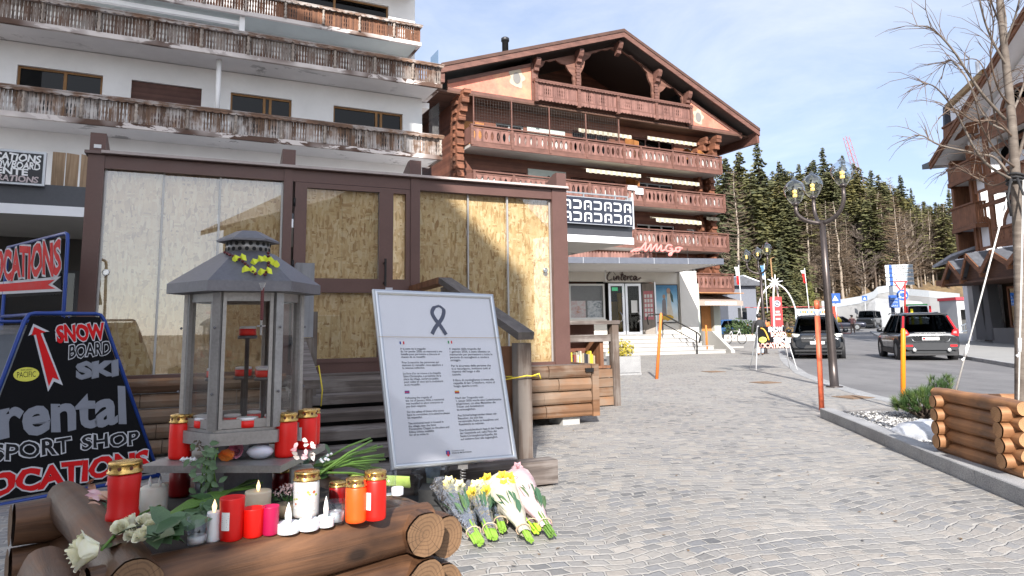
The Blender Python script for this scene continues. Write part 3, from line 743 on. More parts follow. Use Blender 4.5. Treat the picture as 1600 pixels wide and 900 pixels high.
BT=MB();BT.box(2.0,3.86,-3.42,-3.26,0.02,.20)
tag(BT.build('base_timber',M_DECK),'heavy grey timber lying along the foot of the stairs behind the bouquets','timber').matrix_world=PV.M
# ------------------------------------------------------------------ carved brown chalet
M_CHW=wood('chalet_boards',(.095,.034,.020),(.185,.072,.044),axis=0,grain=14,plank=.16,paxis=2,rough=.65)
M_CHR=wood('chalet_rail_wood',(.125,.054,.043),(.245,.124,.10),axis=2,grain=18,plank=.12,paxis=0,rough=.7)
M_CHF=wood('chalet_frame_wood',(.10,.044,.033),(.19,.090,.068),axis=0,grain=14,rough=.65)
M_LOGE=wood('chalet_log_ends',(.115,.043,.023),(.235,.092,.050),axis=1,grain=10,plank=.20,paxis=2)
def m_fresco():
 n=NT('orange_fresco');co=n.co();a=n.noise(co,.9,5,.65);b=n.noise(co,5,5,.7)
 c=n.ramp(a,[(.3,(.52,.165,.115)),(.5,(.58,.225,.16)),(.7,(.62,.31,.19))]);c=n.mix(1.0,c,n.ramp(b,[(.3,(.86,.84,.84)),(.7,(1.08,1.08,1.06))]),'MULTIPLY')
 return n.set(Base_Color=c,Roughness=.8)
M_FRES=m_fresco()
CHT=thing('chalet','large carved brown wooden chalet with rows of balconies and a painted gable','chalet',CH)
WC=1.5
m=MB()
op=[(2.0,3.6,10.2,11.75),(6.6,9.0,10.1,11.9),(10.6,13.6,10.1,12.0),(14.4,15.5,10.1,11.8),(2.2,3.7,7.75,9.25),(6.4,9.3,7.7,9.3),(10.7,13.4,7.7,9.4),(14.5,15.6,7.7,9.3),(10.7,13.4,5.4,7.0),(14.3,15.4,5.5,6.9),(14.2,15.4,3.1,4.75),(2.2,5,5.4,7),(6.4,9,5.4,7)]
holed_wall(m,-.3,16.1,2.95,12.62,WC,.3,op)
m.box(-.3,0,WC+.3,15,0,12.6);m.box(15.8,16.1,WC+.3,15,0,12.6);m.build('wall',M_CHW,CHT)
m=MB();m.box(-.2,15.9,WC+1.0,WC+1.1,0,12.5);m.build('dark_interior',M_DARK,CHT)
M_WFR=flat('white_window_frame',(.72,.72,.70),.5,var=.06)
for i,(a,b,c,d)in enumerate(op):
 window(CHT,a,b,c,d,WC+.08,M_WFR if i in(8,9,10)else(M_CHF if i%3 else flat('grey_frame',(.35,.37,.37),.5)),(((a+b)/2,)if b-a<2 else(a+(b-a)/3,a+2*(b-a)/3)),.07)
def log_pile(u,w,z0,z1,seed,wd=.30):
 r=random.Random(seed);m=MB();z=z0;i=0
 while z<z1:
  e=.10*(i%2)+r.uniform(-.02,.02);t=0 if z1-z>1.6 else(1.6-(z1-z))*.55
  m.box(u-wd/2,u+wd/2,w-.18-e-t,w+.6,z,z+.185)
  if i%2:m.box(u-wd/2-.10,u+wd/2+.10,w-.02-t*.6,w+.16,z+.01,z+.175)
  z+=.195;i+=1
 return m.build('log_corner',M_LOGE,CHT)
log_pile(-.28,1.0,0.2,12.5,1,.36);log_pile(15.95,1.2,3.2,12.3,2,.36);log_pile(15.1,1.3,5.0,12.2,4,.18);log_pile(15.1,1.3,3.2,5.0,5,.18)
def carved_panel(m,u0,u1,w,z0,z1,seed):
 """framed panel of boards fretted with pointed ovals"""
 r=random.Random(seed);f=.055
 m.cur=1
 m.box(u0,u1,w-.02,w+.06,z1-f,z1);m.box(u0,u1,w-.02,w+.06,z0,z0+f);m.box(u0,u0+f,w-.02,w+.06,z0+f,z1-f);m.box(u1-f,u1,w-.02,w+.06,z0+f,z1-f)
 m.cur=0
 n=max(2,round((u1-u0-2*f)/.30));p=(u1-u0-2*f)/n;a,b=z0+f,z1-f;h=b-a;g=r.choice((.075,.085,.05))
 side=[(0,.01),(.12,.01),(.2,.4),(.32,.85),(.5,1.0),(.68,.85),(.8,.4),(.88,.01),(1,.01)]
 for i in range(n):
  x=u0+f+i*p
  m.prism([(x+g*d,a+t*h)for t,d in side]+[(x+p-g*d,a+t*h)for t,d in reversed(side)],w,w+.03)
  if i%2==0:m.prism([(x-.018*d,a+t*h)for t,d in((.25,0),(.5,1),(.75,0))]+[(x+.018*d,a+t*h)for t,d in((.5,1),)],w,w+.03)
def carved_balcony(z0,u0,u1,splits,name='balcony',rail=1.0,hide=None):
 b=link(bpy.data.objects.new(name,None));b.parent=CHT
 s=MB();s.box(u0,u1,.05,WC,z0,z0+.14);s.build('slab',m_plaster('grey_slab',(.42,.40,.38)),b)
 e=MB();e.box(u0-.03,u1+.03,-.02,.05,z0-.02,z0+.22);e.build('fascia',M_CHF,b)
 us=[u0]+list(splits)+[u1]
 for i in range(len(us)-1):
  m=MB();carved_panel(m,us[i]+.05,us[i+1]-.05,0,z0+.20,z0+rail-.06,i+int(z0));m.build('railing_panel',[M_CHR,M_CHF],b)
  if(i*7+int(z0))%3:m=MB();k_=us[i+1]-us[i];m.box(us[i]+.12,us[i]+k_*(.95 if i%2 else.55),.09,.11,z0+.25,z0+rail-.1);m.build('privacy_cloth',flat('pale_cloth',(.55,.53,.50),.9,0,.2,2),b)
 for u in us:m=MB();m.box(u-.06,u+.06,-.05,.09,z0+.05,z0+rail);m.build('post',M_CHF,b)
 m=MB();m.box(u0-.08,u1+.08,-.07,.14,z0+rail,z0+rail+.06);m.build('cap_rail',M_CHF,b)
 for u in(u0,u1):
  m=MB();m.box(u-.03,u+.03,.09,WC,z0+.2,z0+rail);m.build('side_panel',M_CHR,b)
 return b
carved_balcony(9.95,0.0,15.75,[2.15,4.3,6.5,8.9,10.0,12.2,14.0])
carved_balcony(7.70,0.1,15.85,[2.2,4.4,6.6,8.9,10.1,12.3,14.1])
carved_balcony(5.42,5.0,15.95,[7.2,9.4,11.9,14.1])
carved_balcony(3.12,13.1,16.15,[])
m=MB();GF=.0
gz0,gb0,gb1=12.62,3.6,13.75
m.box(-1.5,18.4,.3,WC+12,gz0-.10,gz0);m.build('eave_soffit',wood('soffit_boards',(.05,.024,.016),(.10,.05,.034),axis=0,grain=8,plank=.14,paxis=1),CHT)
PK=8.9
def roof_z(u):return 17.02-(.352*(PK-u)if u<PK else.452*(u-PK))
def scal(u0,u1,zb,zt,n):
 """scalloped arch from (u0, zb) up over to (u1, zb)"""
 out=[]
 for i in range(n*4+1):
  t=i/(n*4);a=pi*t;x=(u0+u1)/2-(u1-u0)/2*cos(a);z=zb+(zt-zb)*sin(a)**.55;k=.10*abs(sin(n*pi*t))
  out.append((x+k*cos(a)*.8,z-k*(.3+.7*sin(a))))
 return out
outer=[(gb0,12.70),(gb1,12.70),(gb1,roof_z(gb1)-.35),(PK,roof_z(PK)-.35),(gb0,roof_z(gb0)-.35)]
m=MB()
arch=[scal(gb0+.2,6.2,13.0,15.22,6),scal(6.45,11.4,13.0,16.5,11),scal(11.65,gb1-.15,13.0,14.92,5)]
m.shape([outer]+[[(p[0],p[1])for p in a]for a in arch],.42,.54);m.build('gable_front',wood('gable_boards',(.115,.050,.034),(.20,.095,.068),axis=0,grain=14,plank=.14,paxis=2),CHT)
m=MB();holed_wall(m,gb0,gb1,12.62,15.0,4.6,.2,[(6.3,8.4,12.7,14.5),(9.2,11.2,12.7,14.4),(4.3,5.6,12.7,14.3),(12,13.2,12.7,14)])
m.prism([(gb0,15),(gb1,15),(PK,17)],4.6,4.8);m.build('gable_wall',M_CHW,CHT)
m=MB();m.box(gb0,gb1,5.4,5.5,12.6,15);m.box(gb0-.1,gb0,.5,5,12.6,15.2);m.box(gb1,gb1+.1,.5,5,12.6,15.0);m.build('dark_interior',M_DARK,CHT)
for a,b in((6.3,8.4),(9.2,11.2),(4.3,5.6)):window(CHT,a,b,12.7,14.45,4.68,flat('orange_frame',(.34,.14,.05),.5),(),.10)
for s in(0,1):
 ue=-1.1 if s==0 else 17.9;ui=gb0 if s==0 else gb1
 f=MB();f.prism([(ue,12.72),(ui,12.72),(ui,roof_z(ui)-.40),(ue,roof_z(ue)-.40)]if s==0 else[(ui,12.72),(ue,12.72),(ue,roof_z(ue)-.40),(ui,roof_z(ui)-.40)],.36,.44)
 fo=f.build('painted_field',M_FRES,CHT)
 c=(2.65,13.85)if s==0 else(14.55,13.35)
 q=MB();pts=[]
 for k in range(40):
  a=2*pi*k/40;rr=(.52 if s==0 else.45)*(1+.13*sin(a*5+1)+.08*cos(a*7));pts.append((c[0]+rr*cos(a)*.8,c[1]+rr*sin(a)))
 q.prism(pts,.345,.36)
 sh=q.build('crest',m_plaster('crest_cream',(.50,.42,.32),(.22,.20,.18,1),.38),fo)
 q=MB();q.prism([(c[0]+.22*cos(a_),c[1]+.30*sin(a_)-.03)for a_ in[2*pi*k/14 for k in range(14)]],.335,.345);q.build('crest_field',m_plaster('crest_grey',(.22,.21,.20),(.45,.40,.32,1),.38),sh)
 q=MB();q.beam((ue,.35,roof_z(ue)-.46),(ui,.35,roof_z(ui)-.46),.05,.18);q.box(min(ue,ui),max(ue,ui),.30,.38,12.62,12.78);q.box(ui-.12,ui+.12,.28,.38,12.78,roof_z(ui)-.4);q.build('field_frame',M_CHF,fo)
 q=MB();q.lathe([(.28,.35),(.28,.352)],16);
gbk=link(bpy.data.objects.new('gable_balcony',None));gbk.parent=CHT
m=MB();sp=[gb0,6.15,8.65,11.25,gb1]
for i in range(4):
 a,b=sp[i]+.07,sp[i+1]-.07
 m.cur=1;m.box(a,b,.05,.13,13.62,13.70);m.box(a,b,.05,.13,12.94,13.0)
 m.cur=0;plank_row(m,a,b,.08,13.0,13.62,.135,.03,.03);scallop(m,a,b,.04,12.94,.20,.20)
m.build('railing_panel',[M_CHR,M_CHF],gbk)
for u in sp:q=MB();q.box(u-.09,u+.09,.0,.14,12.66,13.74);q.build('post',M_CHF,gbk)
m=MB();m.prism([(-.06,13.74),(-.06,13.80),(.08,13.88),(.3,13.88),(.3,13.74)],gb0-.1,gb1+.1,'x');scallop(m,gb0-.1,gb1+.1,-.05,13.75,.10,.2);m.build('cap_rail',M_CHF,gbk)
for u in(gb0+.1,6.32,11.52,gb1-.1):
 m=MB();zt=roof_z(u)-.42
 for k in range(int((zt-13.8)/.17)):m.box(u-.10-.03*(k%2),u+.10+.03*(k%2),.30,.42,13.86+k*.17,13.86+k*.17+.15)
 m.build('carved_stay',M_LOGE if False else M_CHF,CHT)
for u in(gb0+.1,6.32,PK,11.52,gb1-.1):
 m=MB();zt=roof_z(u)-.25;m.prism([(-.12,zt),(-.12,zt-.15),(-.02,zt-.36),(.12,zt-.46),(.12,zt-.62),(.4,zt-.70),(.4,zt)],u-.13,u+.13,'x');m.build('purlin_head',M_CHF,CHT)
for s in(0,1):
 ue=-1.7 if s==0 else 18.65
 m=MB();z0,z1=roof_z(ue),roof_z(PK)
 m.raw([(ue,-.35,z0),(PK,-.35,z1),(PK,-.35,z1+.32),(ue,-.35,z0+.32),(ue,14,z0),(PK,14,z1),(PK,14,z1+.32),(ue,14,z0+.32)],[(0,1,5,4),(3,7,6,2),(0,4,7,3),(1,2,6,5)])
 ro=m.build('roof',flat('dark_roof',(.055,.045,.042),.7),CHT)
 m=MB();m.raw([(ue,-.38,z0-.12),(PK,-.38,z1-.12),(PK,-.38,z1+.16),(ue,-.38,z0+.16),(ue,-.30,z0-.12),(PK,-.30,z1-.12),(PK,-.30,z1+.16),(ue,-.30,z0+.16)],[(0,1,2,3),(4,7,6,5),(0,4,5,1),(3,2,6,7),(0,3,7,4)]);m.build('barge_board',M_CHF,ro)
 m=MB();m.raw([(ue,-.42,z0+.17),(PK,-.42,z1+.17),(PK,-.42,z1+.34),(ue,-.42,z0+.34),(ue,-.34,z0+.17),(PK,-.34,z1+.17),(PK,-.34,z1+.34),(ue,-.34,z0+.34)],[(0,1,2,3),(4,7,6,5),(0,4,5,1),(3,2,6,7),(0,3,7,4)]);m.build('roof_edge',wood('roof_edge_wood',(.06,.03,.022),(.11,.055,.04),axis=0),ro)
 m=MB();m.box(min(ue,ue+(.2 if s==0 else-.2)),max(ue,ue+(.2 if s==0 else-.2)),-.3,14,z0-.55,z0+.2);m.build('eave_board',M_CHF,ro)
m=MB();uc=2.95;m.lathe([(.17,15.0),(.17,16.55),(.22,16.56),(.22,16.72),(.14,16.78)],12,(uc,2.2,0));m.build('chimney',flat('chimney_pipe',(.05,.05,.055),.4,.6),CHT)
def awning(u0,u1,z,drop=.22,w=.25,out=.55):
 m=MB();n=max(4,int((u1-u0)/.16))
 for i in range(n):
  m.cur=i%2;a,b=u0+(u1-u0)*i/n,u0+(u1-u0)*(i+1)/n
  m.face([(a,w+out,z+.16),(b,w+out,z+.16),(b,w,z),(a,w,z)]);m.face([(a,w,z),(b,w,z),(b,w-.01,z-drop*(.85+.15*(i%2))),(a,w-.01,z-drop*(.85+.15*(i%2)))])
  m.face([(a,w+out,z+.10),(b,w+out,z+.10),(b,w+.01,z-.05),(a,w+.01,z-.05)])
 return m.build('awning',[flat('awning_cream',(.52,.48,.38),.8),flat('awning_olive',(.34,.31,.23),.8)],CHT)
awning(6.2,9.6,11.62);awning(10.7,14.2,11.72);awning(6.4,9.9,9.42,w=-.05);awning(10.55,14.0,9.30,w=-.05);awning(10.8,14.0,7.08,w=-.05);awning(15.0,16.0,7.5,.2,w=.6);awning(14.8,15.4,4.98,.16,w=.6)
M_ORW=wood('orange_screen_wood',(.34,.13,.04),(.50,.22,.07),axis=2,grain=14,plank=.14,paxis=1)
for u,z in((10.05,10.1),(10.0,7.85)):
 m=MB();m.prism([(.25,z),(.25,z+1.25),(WC-.1,z+1.75),(WC-.1,z)],u-.03,u+.03,'x');m.build('privacy_screen',M_ORW,CHT)
for u in(14.1,15.0):m=MB();m.prism([(.3,10.9),(.3,11.05),(.9,11.55),(1.3,11.5),(1.3,10.9)],u-.02,u+.02,'x');m.build('privacy_screen',M_ORW,CHT)
m=MB();m.box(.1,1.3,WC-.06,WC-.02,10.2,11.6);m.build('shutter',M_ORW,CHT)
for z0,z1 in((10.3,11.75),(7.9,9.5)):
 m=MB();m.box(3.8,6.1,WC-.05,WC-.01,z0,z1);m.build('painted_panel',m_plaster('pale_green_panel',(.48,.54,.50),(.68,.68,.6,1),.42),CHT)
m=MB();m.lathe([(.06,8.75),(.09,8.8),(.12,9.05),(.05,9.15)],8,(4.9,WC-.25,0));m.box(4.88,4.92,WC-.25,WC,9.1,9.13);m.build('wall_lantern',M_RUST,CHT)
for u in(.1,2.15,4.3,6.5,8.6):m=MB();m.beam((u,.02,11.0),(u,.02,12.5-.02*u),.05,.05,(0,1,0));m.build('net_post',M_CHF,CHT)
m=MB()
for i in range(58):u=.1+i*.15;m.tube([(u,.02,11.0),(u,.02,12.38-.08*abs(sin(u*1.5)))],.005,3,False)
for k in range(9):m.tube([(.1+j*.5,.02,11.1+k*.15)for j in range(18)],.005,3,False)
m.build('balcony_net',flat('net_grey',(.10,.09,.085),.8),CHT)
m=MB();r_=random.Random(4)
for k in range(26):u=r_.uniform(9.0,9.95);m.obox((u,.2+r_.uniform(-.1,.1),r_.uniform(10.55,11.0)),(.16,.02,.05),(r_.uniform(-1,1),)*3)
m.build('balcony_greenery',flat('box_green',(.05,.11,.04),.7),CHT)
m=MB()
for k,(a,b)in enumerate(((9.0,9.6),(9.5,10.0))):m.box(a,b,-.08,.02,8.5-.2*k,8.75-.1*k)
m.build('laundry',flat('laundry_white',(.7,.7,.72),.8),CHT)
BK=thing('bakery_shop','small shop front with orange wooden door under the chalet corner balcony','shop',CH)
wb=1.1
m=MB();m.box(12.9,13.55,wb,wb+.3,0,2.95);m.box(15.45,15.95,wb-.2,wb+.4,0,2.95);m.box(13.55,15.45,wb,wb+.3,2.4,2.95);m.build('wall',m_plaster('pale_green_stone',(.44,.47,.42)),BK)
m=MB();m.box(13.0,15.9,wb+2,wb+2.1,0,2.9);m.build('back_wall',M_DARK,BK)
m=MB();m.box(13.55,14.0,wb+.05,wb+.12,0,2.4);m.build('door_panel',wood('orange_door_wood',(.24,.085,.03),(.40,.17,.06),axis=2,grain=16,plank=.16,paxis=0),BK)
m=MB();m.box(14.75,15.45,wb+.05,wb+.12,0,2.4);m.build('door_panel',M_ORW,BK)
m=MB();m.obox((13.75,wb-.35,1.2),(.06,.8,2.4));m.build('open_door_leaf',M_ORW,BK)
window(BK,14.0,14.75,.1,2.4,wb+.08,flat('door_steel',(.35,.33,.30),.4,.4),(),.05)
m=MB()
for k in range(6):m.box(14.1,14.65,wb+.5,wb+.55,.5+k*.3,.55+k*.3);m.box(14.15+.05*(k%3),14.35+.07*(k%2),wb+.45,wb+.5,.55+k*.3,.70+k*.3)
m.build('shelf_goods',flat('goods_pale',(.5,.47,.42),.7),BK)
m=MB();m.box(12.8,16.3,-.65,wb+.1,3.03,3.07);m.build('awning_frame',wood('awning_lath',(.40,.18,.08),(.5,.25,.1)),BK)
m=MB();m.prism([(-.65,2.35),(-.65,2.60),(-.55,2.62),(1.0,3.02),(1.0,2.97),(-.6,2.57),(-.63,2.35)],12.9,16.2,'x');aw=m.build('awning',flat('taupe_awning',(.36,.29,.25),.85),BK)
m=MB();put_text(m,'CONFISERIE PATISSERIE',(13.4,2.40),(15.7,2.40),(13.4,2.56),-.655,.03);m.build('lettering',flat('awning_letters',(.75,.72,.68),.7),aw)
m=MB();m.box(12.9,16.1,-.6,wb,-.02,.10);m.build('step',m_plaster('step_stone',(.42,.41,.39)),BK)
# ------------------------------------------------------------------ cinema porch
CN=thing('cinema_porch','white cinema porch with glass doors and wide flat canopy in front of the chalet','cinema',CI)
w0=1.5;q_=lambda x,y,w=w0:CI.hit(x,y,w)
uD0,uD1=q_(950,445)[0],q_(1005,520)[0];uC0,uC1=q_(1060,480)[0],q_(1088,480)[0];zP=.90;zD=q_(950,443)[1]
m=MB();m.box(-4.5,-.75,w0,w0+.3,0,4.0);m.box(-.75,uD0-.12,w0,w0+.3,zD+.1,4.0);m.box(-.75,uD0-.12,w0,w0+.3,0,1.65);m.box(uD0-.12,uD1+.75,w0,w0+.3,zD+.06,4.0);m.box(uD1+.75,uC1,w0+.02,w0+.3,0,4.0);m.box(uC1-.3,uC1,w0+.3,6,0,4.0);m.build('wall',M_CREAM,CN)
m=MB();m.box(uC0+.05,uC1,w0-.16,w0+.02,0,4.0);m.build('column',m_plaster('porch_white',(.70,.67,.62)),CN)
m=MB();m.box(uC1,uC1+.35,w0+.3,w0+5.6,0,3.4);m.build('side_wall',m_plaster('pale_green_stone',(.44,.47,.42)),CN)
m=MB();m.box(-4,uC0,w0+3.2,w0+3.3,.9,4);m.build('foyer_back',flat('foyer_dark',(.03,.024,.02),.8),CN)
m=MB();m.box(uD0+1.15,uD0+1.45,w0+1.6,w0+1.7,zP,3.0);m.box(uD0+1.2,uD0+1.9,w0+2.6,w0+2.7,zP+.5,2.6);m.build('foyer_panel',flat('foyer_yellow',(.55,.34,.03),.6),CN)
m=MB();m.box(uD0+.35,uD0+.42,w0+.9,w0+1.0,zP,1.8);m.box(uD0-.6,uD0+.3,w0+2.9,w0+3.0,1.2,2.6);m.build('foyer_curtain',flat('foyer_red',(.22,.02,.025),.7),CN)
m=MB();m.box(uD0+.45,uD0+.75,w0+.6,w0+.63,zD-.32,zD-.15);m.build('exit_lamp',emis('exit_green',(.05,.35,.16,1),.6),CN)
M_ALU=flat('silver_alu',(.62,.62,.64),.32,.75,.08)
dw=(uD1-uD0)/2
for k in range(2):
 a,b=uD0+k*dw,uD0+(k+1)*dw
 fo=window(CN,a+.02,b-.02,zP,zD,w0+.02,M_ALU,(),.12,glassm=glass('foyer_glass',(.85,.85,.85,1),.5))
 m=MB();x=b-.2 if k==0 else b-.14
 m.tube([(x-.12,w0-.04,2.0),(x-.03,w0-.08,1.85),(x,w0-.08,1.72),(x-.03,w0-.08,1.6),(x-.13,w0-.04,1.5)],.025,6);m.build('handle',M_ALU,fo)
m=MB();m.box(uD0+dw+.3,uD0+dw+.62,w0+.0,w0+.01,1.95,2.55);m.build('paper_notice',flat('paper_white',(.8,.8,.78),.7,var=.04),CN)
m=MB();m.raw([(uD1+.03,w0+.02,zP),(uD1+.52,w0-.35,zP),(uD1+.52,w0-.35,zD),(uD1+.03,w0+.02,zD)],[(0,1,2,3)]);m.raw([(uD1+.56,w0-.35,zP),(uD1+.75,w0+.0,zP),(uD1+.75,w0+.0,zD),(uD1+.56,w0-.35,zD)],[(0,1,2,3)]);so_=m.build('side_panel',wood('grey_panel_wood',(.22,.19,.17),(.36,.32,.28),axis=2,grain=8),CN)
m=MB();m.beam((uD1+.54,w0-.37,zP),(uD1+.54,w0-.37,zD+.04),.07,.05,(0,1,0));m.build('alu_post',M_ALU,CN)
P0=Vector((uD1+.08,w0-.03,0));P1=Vector((uD1+.46,w0-.32,0))
m=MB();m.raw([(*P0.xy,1.6),(*P1.xy,1.6),(*P1.xy,3.0),(*P0.xy,3.0)],[(0,1,2,3)]);pr=m.build('programme',flat('programme_pink',(.62,.22,.25),.6),CN)
m=MB();r_=random.Random(6)
for i in range(3):
 for j in range(5):
  if r_.random()<.85:
   a=P0.lerp(P1,.08+i*.3);b=P0.lerp(P1,.08+i*.3+.22);z=1.75+j*.23;o_=Vector((-.006,-.012,0));m.raw([(*(a+o_).xy,z),(*(b+o_).xy,z),(*(b+o_).xy,z+.17),(*(a+o_).xy,z+.17)],[(0,1,2,3)])
m.build('programme_sheet',flat('paper_white',(.8,.8,.78),.7,var=.04),pr)
sc0,sc1=q_(889,470)[0],q_(945,470)[0]
case=window(CN,sc0,sc1,1.65,3.36,w0-.02,M_WFR,(),.09,glassm=glass('case_glass',(.92,.92,.92,1),.6))
m=MB();m.box(sc0,sc1,w0+.16,w0+.18,1.65,3.36);m.build('case_back',flat('case_grey',(.20,.20,.21),.7),CN)
def abstract(name,cols,sc=3.0):
 n=NT(name);f=n.noise(n.co((1,1,1.4)),sc,5,.65,1.2);n.set(Base_Color=n.ramp(f,cols),Roughness=.5);return n.m
m=MB();m.box(sc0+.15,sc0+.88,w0+.13,w0+.15,1.74,2.55);m.build('poster',abstract('poster_warm',[(.3,(.6,.25,.12)),(.45,(.7,.5,.5)),(.6,(.75,.72,.72)),(.75,(.5,.25,.2))]),CN)
m=MB();m.box(sc0+.98,sc1-.12,w0+.13,w0+.15,1.74,2.55);m.build('poster',abstract('poster_cool',[(.3,(.08,.09,.1)),(.45,(.4,.45,.5)),(.6,(.7,.72,.75)),(.75,(.2,.22,.25))]),CN)
m=MB();m.box(q_(883,470)[0],sc0-.03,w0-.02,w0+.05,1.6,3.3);m.build('poster',abstract('poster_yellow',[(.3,(.02,.02,.02)),(.5,(.55,.4,.05)),(.7,(.1,.1,.1))],1.5),CN)
pa,pb=q_(1024,480)[0],q_(1058,480)[0];pz0,pz1=q_(1040,503)[1],q_(1040,446)[1]
m=MB();m.box(pa-.05,pb+.05,w0-.06,w0+.01,pz0-.05,pz1+.05);cb_=m.build('poster_case',flat('case_black',(.03,.03,.032),.4),CN)
n=NT('poster_sea');sp=n.n('ShaderNodeSeparateXYZ');n.l(n.co(),sp.inputs[0]);zz=n.math('DIVIDE',n.math('SUBTRACT',sp.outputs[2],pz0),pz1-pz0);cl=n.noise(n.co(),2.2,5,.6)
zz=n.math('ADD',zz,n.math('MULTIPLY',n.math('SUBTRACT',cl,.5),.35));n.set(Base_Color=n.ramp(zz,[(0.1,(.62,.60,.55)),(.35,(.55,.66,.72)),(.6,(.22,.45,.62)),(.95,(.03,.17,.33))]),Roughness=.4)
m=MB();m.box(pa,pb,w0-.068,w0-.06,pz0,pz1);po=m.build('poster',n.m,CN)
m=MB();cx=(pa+pb)/2;z0_=pz0+.25;hh=pz1-pz0
m.cur=0;m.prism([(cx-.28,z0_),(cx-.02,z0_),(cx-.05,z0_+.8),(cx-.12,z0_+.95),(cx-.24,z0_+.8)],-.074+w0,-.068+w0)
m.cur=1;m.prism([(cx-.02,z0_),(cx+.34,z0_),(cx+.24,z0_+.6),(cx+.20,z0_+1.15),(cx+.04,z0_+1.15),(cx+.02,z0_+.5)],-.074+w0,-.068+w0)
m.cur=2;m.prism([(cx+.12+.11*cos(k*pi/6),z0_+1.27+.15*sin(k*pi/6))for k in range(12)],-.074+w0,-.068+w0);m.prism([(cx-.14+.08*cos(k*pi/6),z0_+1.0+.1*sin(k*pi/6))for k in range(12)],-.076+w0,-.068+w0)
m.cur=3;m.prism([(cx+.2,z0_+1.3),(cx+.34,z0_+1.05),(cx+.36,z0_+.7),(cx+.27,z0_+.75),(cx+.2,z0_+1.0)],-.076+w0,-.068+w0)
m.cur=4;m.prism([(cx-.32+.33*(1+cos(k*pi/8)),z0_-.04+.14*sin(k*pi/8)+.03*sin(k*3))for k in range(16)],-.078+w0,-.068+w0)
m.build('poster_figures',[flat('pf_grey',(.22,.2,.2),.6),flat('pf_cream',(.62,.55,.45),.6),flat('pf_skin',(.42,.26,.18),.6),flat('pf_dark',(.04,.07,.06),.6),flat('pf_gold',(.6,.36,.04),.6)],po)
def stroke_text(name,strokes,plane_w,org,sx,sz,r,mat,parent,shear=.2):
 m=MB()
 for st in strokes:
  P=[]
  k=len(st)
  for i in range(k-1):
   p0,p1,p2,p3=st[max(i-1,0)],st[i],st[i+1],st[min(i+2,k-1)]
   for t in(0,.25,.5,.75):
    f=lambda a,b,c,d:.5*(2*b+(c-a)*t+(2*a-5*b+4*c-d)*t*t+(3*b-a-3*c+d)*t**3)
    P.append((f(p0[0],p1[0],p2[0],p3[0]),f(p0[1],p1[1],p2[1],p3[1])))
  P.append(st[-1])
  m.tube([(org[0]+(x+z*shear)*sx,plane_w,org[1]+z*sz)for x,z in P],r,6)
 return m.build(name,mat,parent)
cint=[[(.85,.95),(.7,1.1),(.45,1.0),(.2,.6),(.2,.2),(.45,0),(.8,.15)],[(.95,.5),(.98,.1),(1.1,.05),(1.25,.3)],[(1.0,.72),(1.03,.78)],[(1.3,.5),(1.3,.05),(1.35,.4),(1.5,.5),(1.58,.35),(1.58,.08),(1.7,.1)],[(1.9,.95),(1.85,.3),(1.9,.05),(2.05,.1)],[(1.72,.62),(2.1,.68)],[(2.15,.28),(2.4,.4),(2.35,.55),(2.2,.5),(2.15,.2),(2.3,.03),(2.5,.2)],[(2.6,.5),(2.62,.05),(2.65,.35),(2.85,.5)],[(3.2,.45),(3.0,.5),(2.92,.25),(3.05,.03),(3.25,.15)],[(3.62,.45),(3.45,.5),(3.35,.25),(3.45,.03),(3.6,.2),(3.66,.5),(3.68,.1),(3.9,.12),(4.2,.35)]]
lc0,lz=q_(944,438);lc1,_=q_(1000,432)
stroke_text('sign_lettering',cint,w0-.10,(lc0,lz),(lc1-lc0)/4.3,.42,.022,flat('sign_dark_red',(.045,.012,.012),.4),CN)
stroke_text('sign_lettering',cint,w0-.03,(lc0+.07,lz-.03),(lc1-lc0)/4.3,.42,.012,flat('sign_lead',(.10,.09,.085),.5),CN)
m=MB();cz=3.98;wf=-3.0
cu0,cu1=CI.u(840,400,wf),CI.u(1130,408,wf);zc=CI.v(1130,413,wf);zc2=CI.v(1130,404,wf)
m.box(cu0-4,cu1,wf+.05,6.0,zc+.02,zc2-.03);m.build('canopy_slab',m_plaster('canopy_white',(.72,.70,.68),(.35,.33,.31,1),.52),CN)
m=MB();m.box(cu0-4,cu1+.03,wf,wf+.05,zc+.0,zc2);m.box(cu1,cu1+.05,wf+.05,6.0,zc,zc2);m.build('canopy_edge',flat('slate_edge',(.12,.13,.16),.45,.3),CN)
m=MB()
for k in range(8):x=cu1-1.7-k*1.6;m.box(x,x+.02,wf-.004,wf,zc,zc2)
m.build('edge_joint',M_ALU,CN)
m=MB();a=q_(935,420)[0];m.lathe([(.035,zD),(.035,zc+.03)],8,(a,w0-.9,0));m.build('pipe_post',M_WFR,CN)
m=MB()
for i in range(36):x=cu0+.5+i*.14;m.prism([(x,zc2),(x+.13,zc2),(x+.13,zc2+.28),(x+.065,zc2+.36),(x,zc2+.28)],wf+.9,wf+.93)
m.build('low_fence',M_CHR,CN)
amigo=[[(-.1,.12),(.2,.15),(.5,.3),(.85,.8),(1.0,1.0),(.95,.4),(1.0,.1),(1.3,.5),(1.5,.85),(1.5,.3),(1.55,.15),(1.85,.6),(2.05,.85),(2.05,.35),(2.1,.15),(2.4,.6),(2.5,.75),(2.5,.3),(2.6,.15),(2.9,.3)],[(3.55,.7),(3.2,.8),(2.95,.5),(3.05,.2),(3.4,.15),(3.6,.4),(3.3,.42)],[(3.6,.4),(3.6,.1),(3.5,-.25),(3.3,-.2),(3.7,.12),(4.1,.2)],[(4.2,.55),(3.95,.45),(3.95,.18),(4.2,.12),(4.35,.35),(4.2,.55),(4.6,.45)],[(-.4,.0),(.2,.35),(.8,.28)]]
ax0,az0=CI.hit(992,394,wf+.5);ax1,_=CI.hit(1066,394,wf+.5)
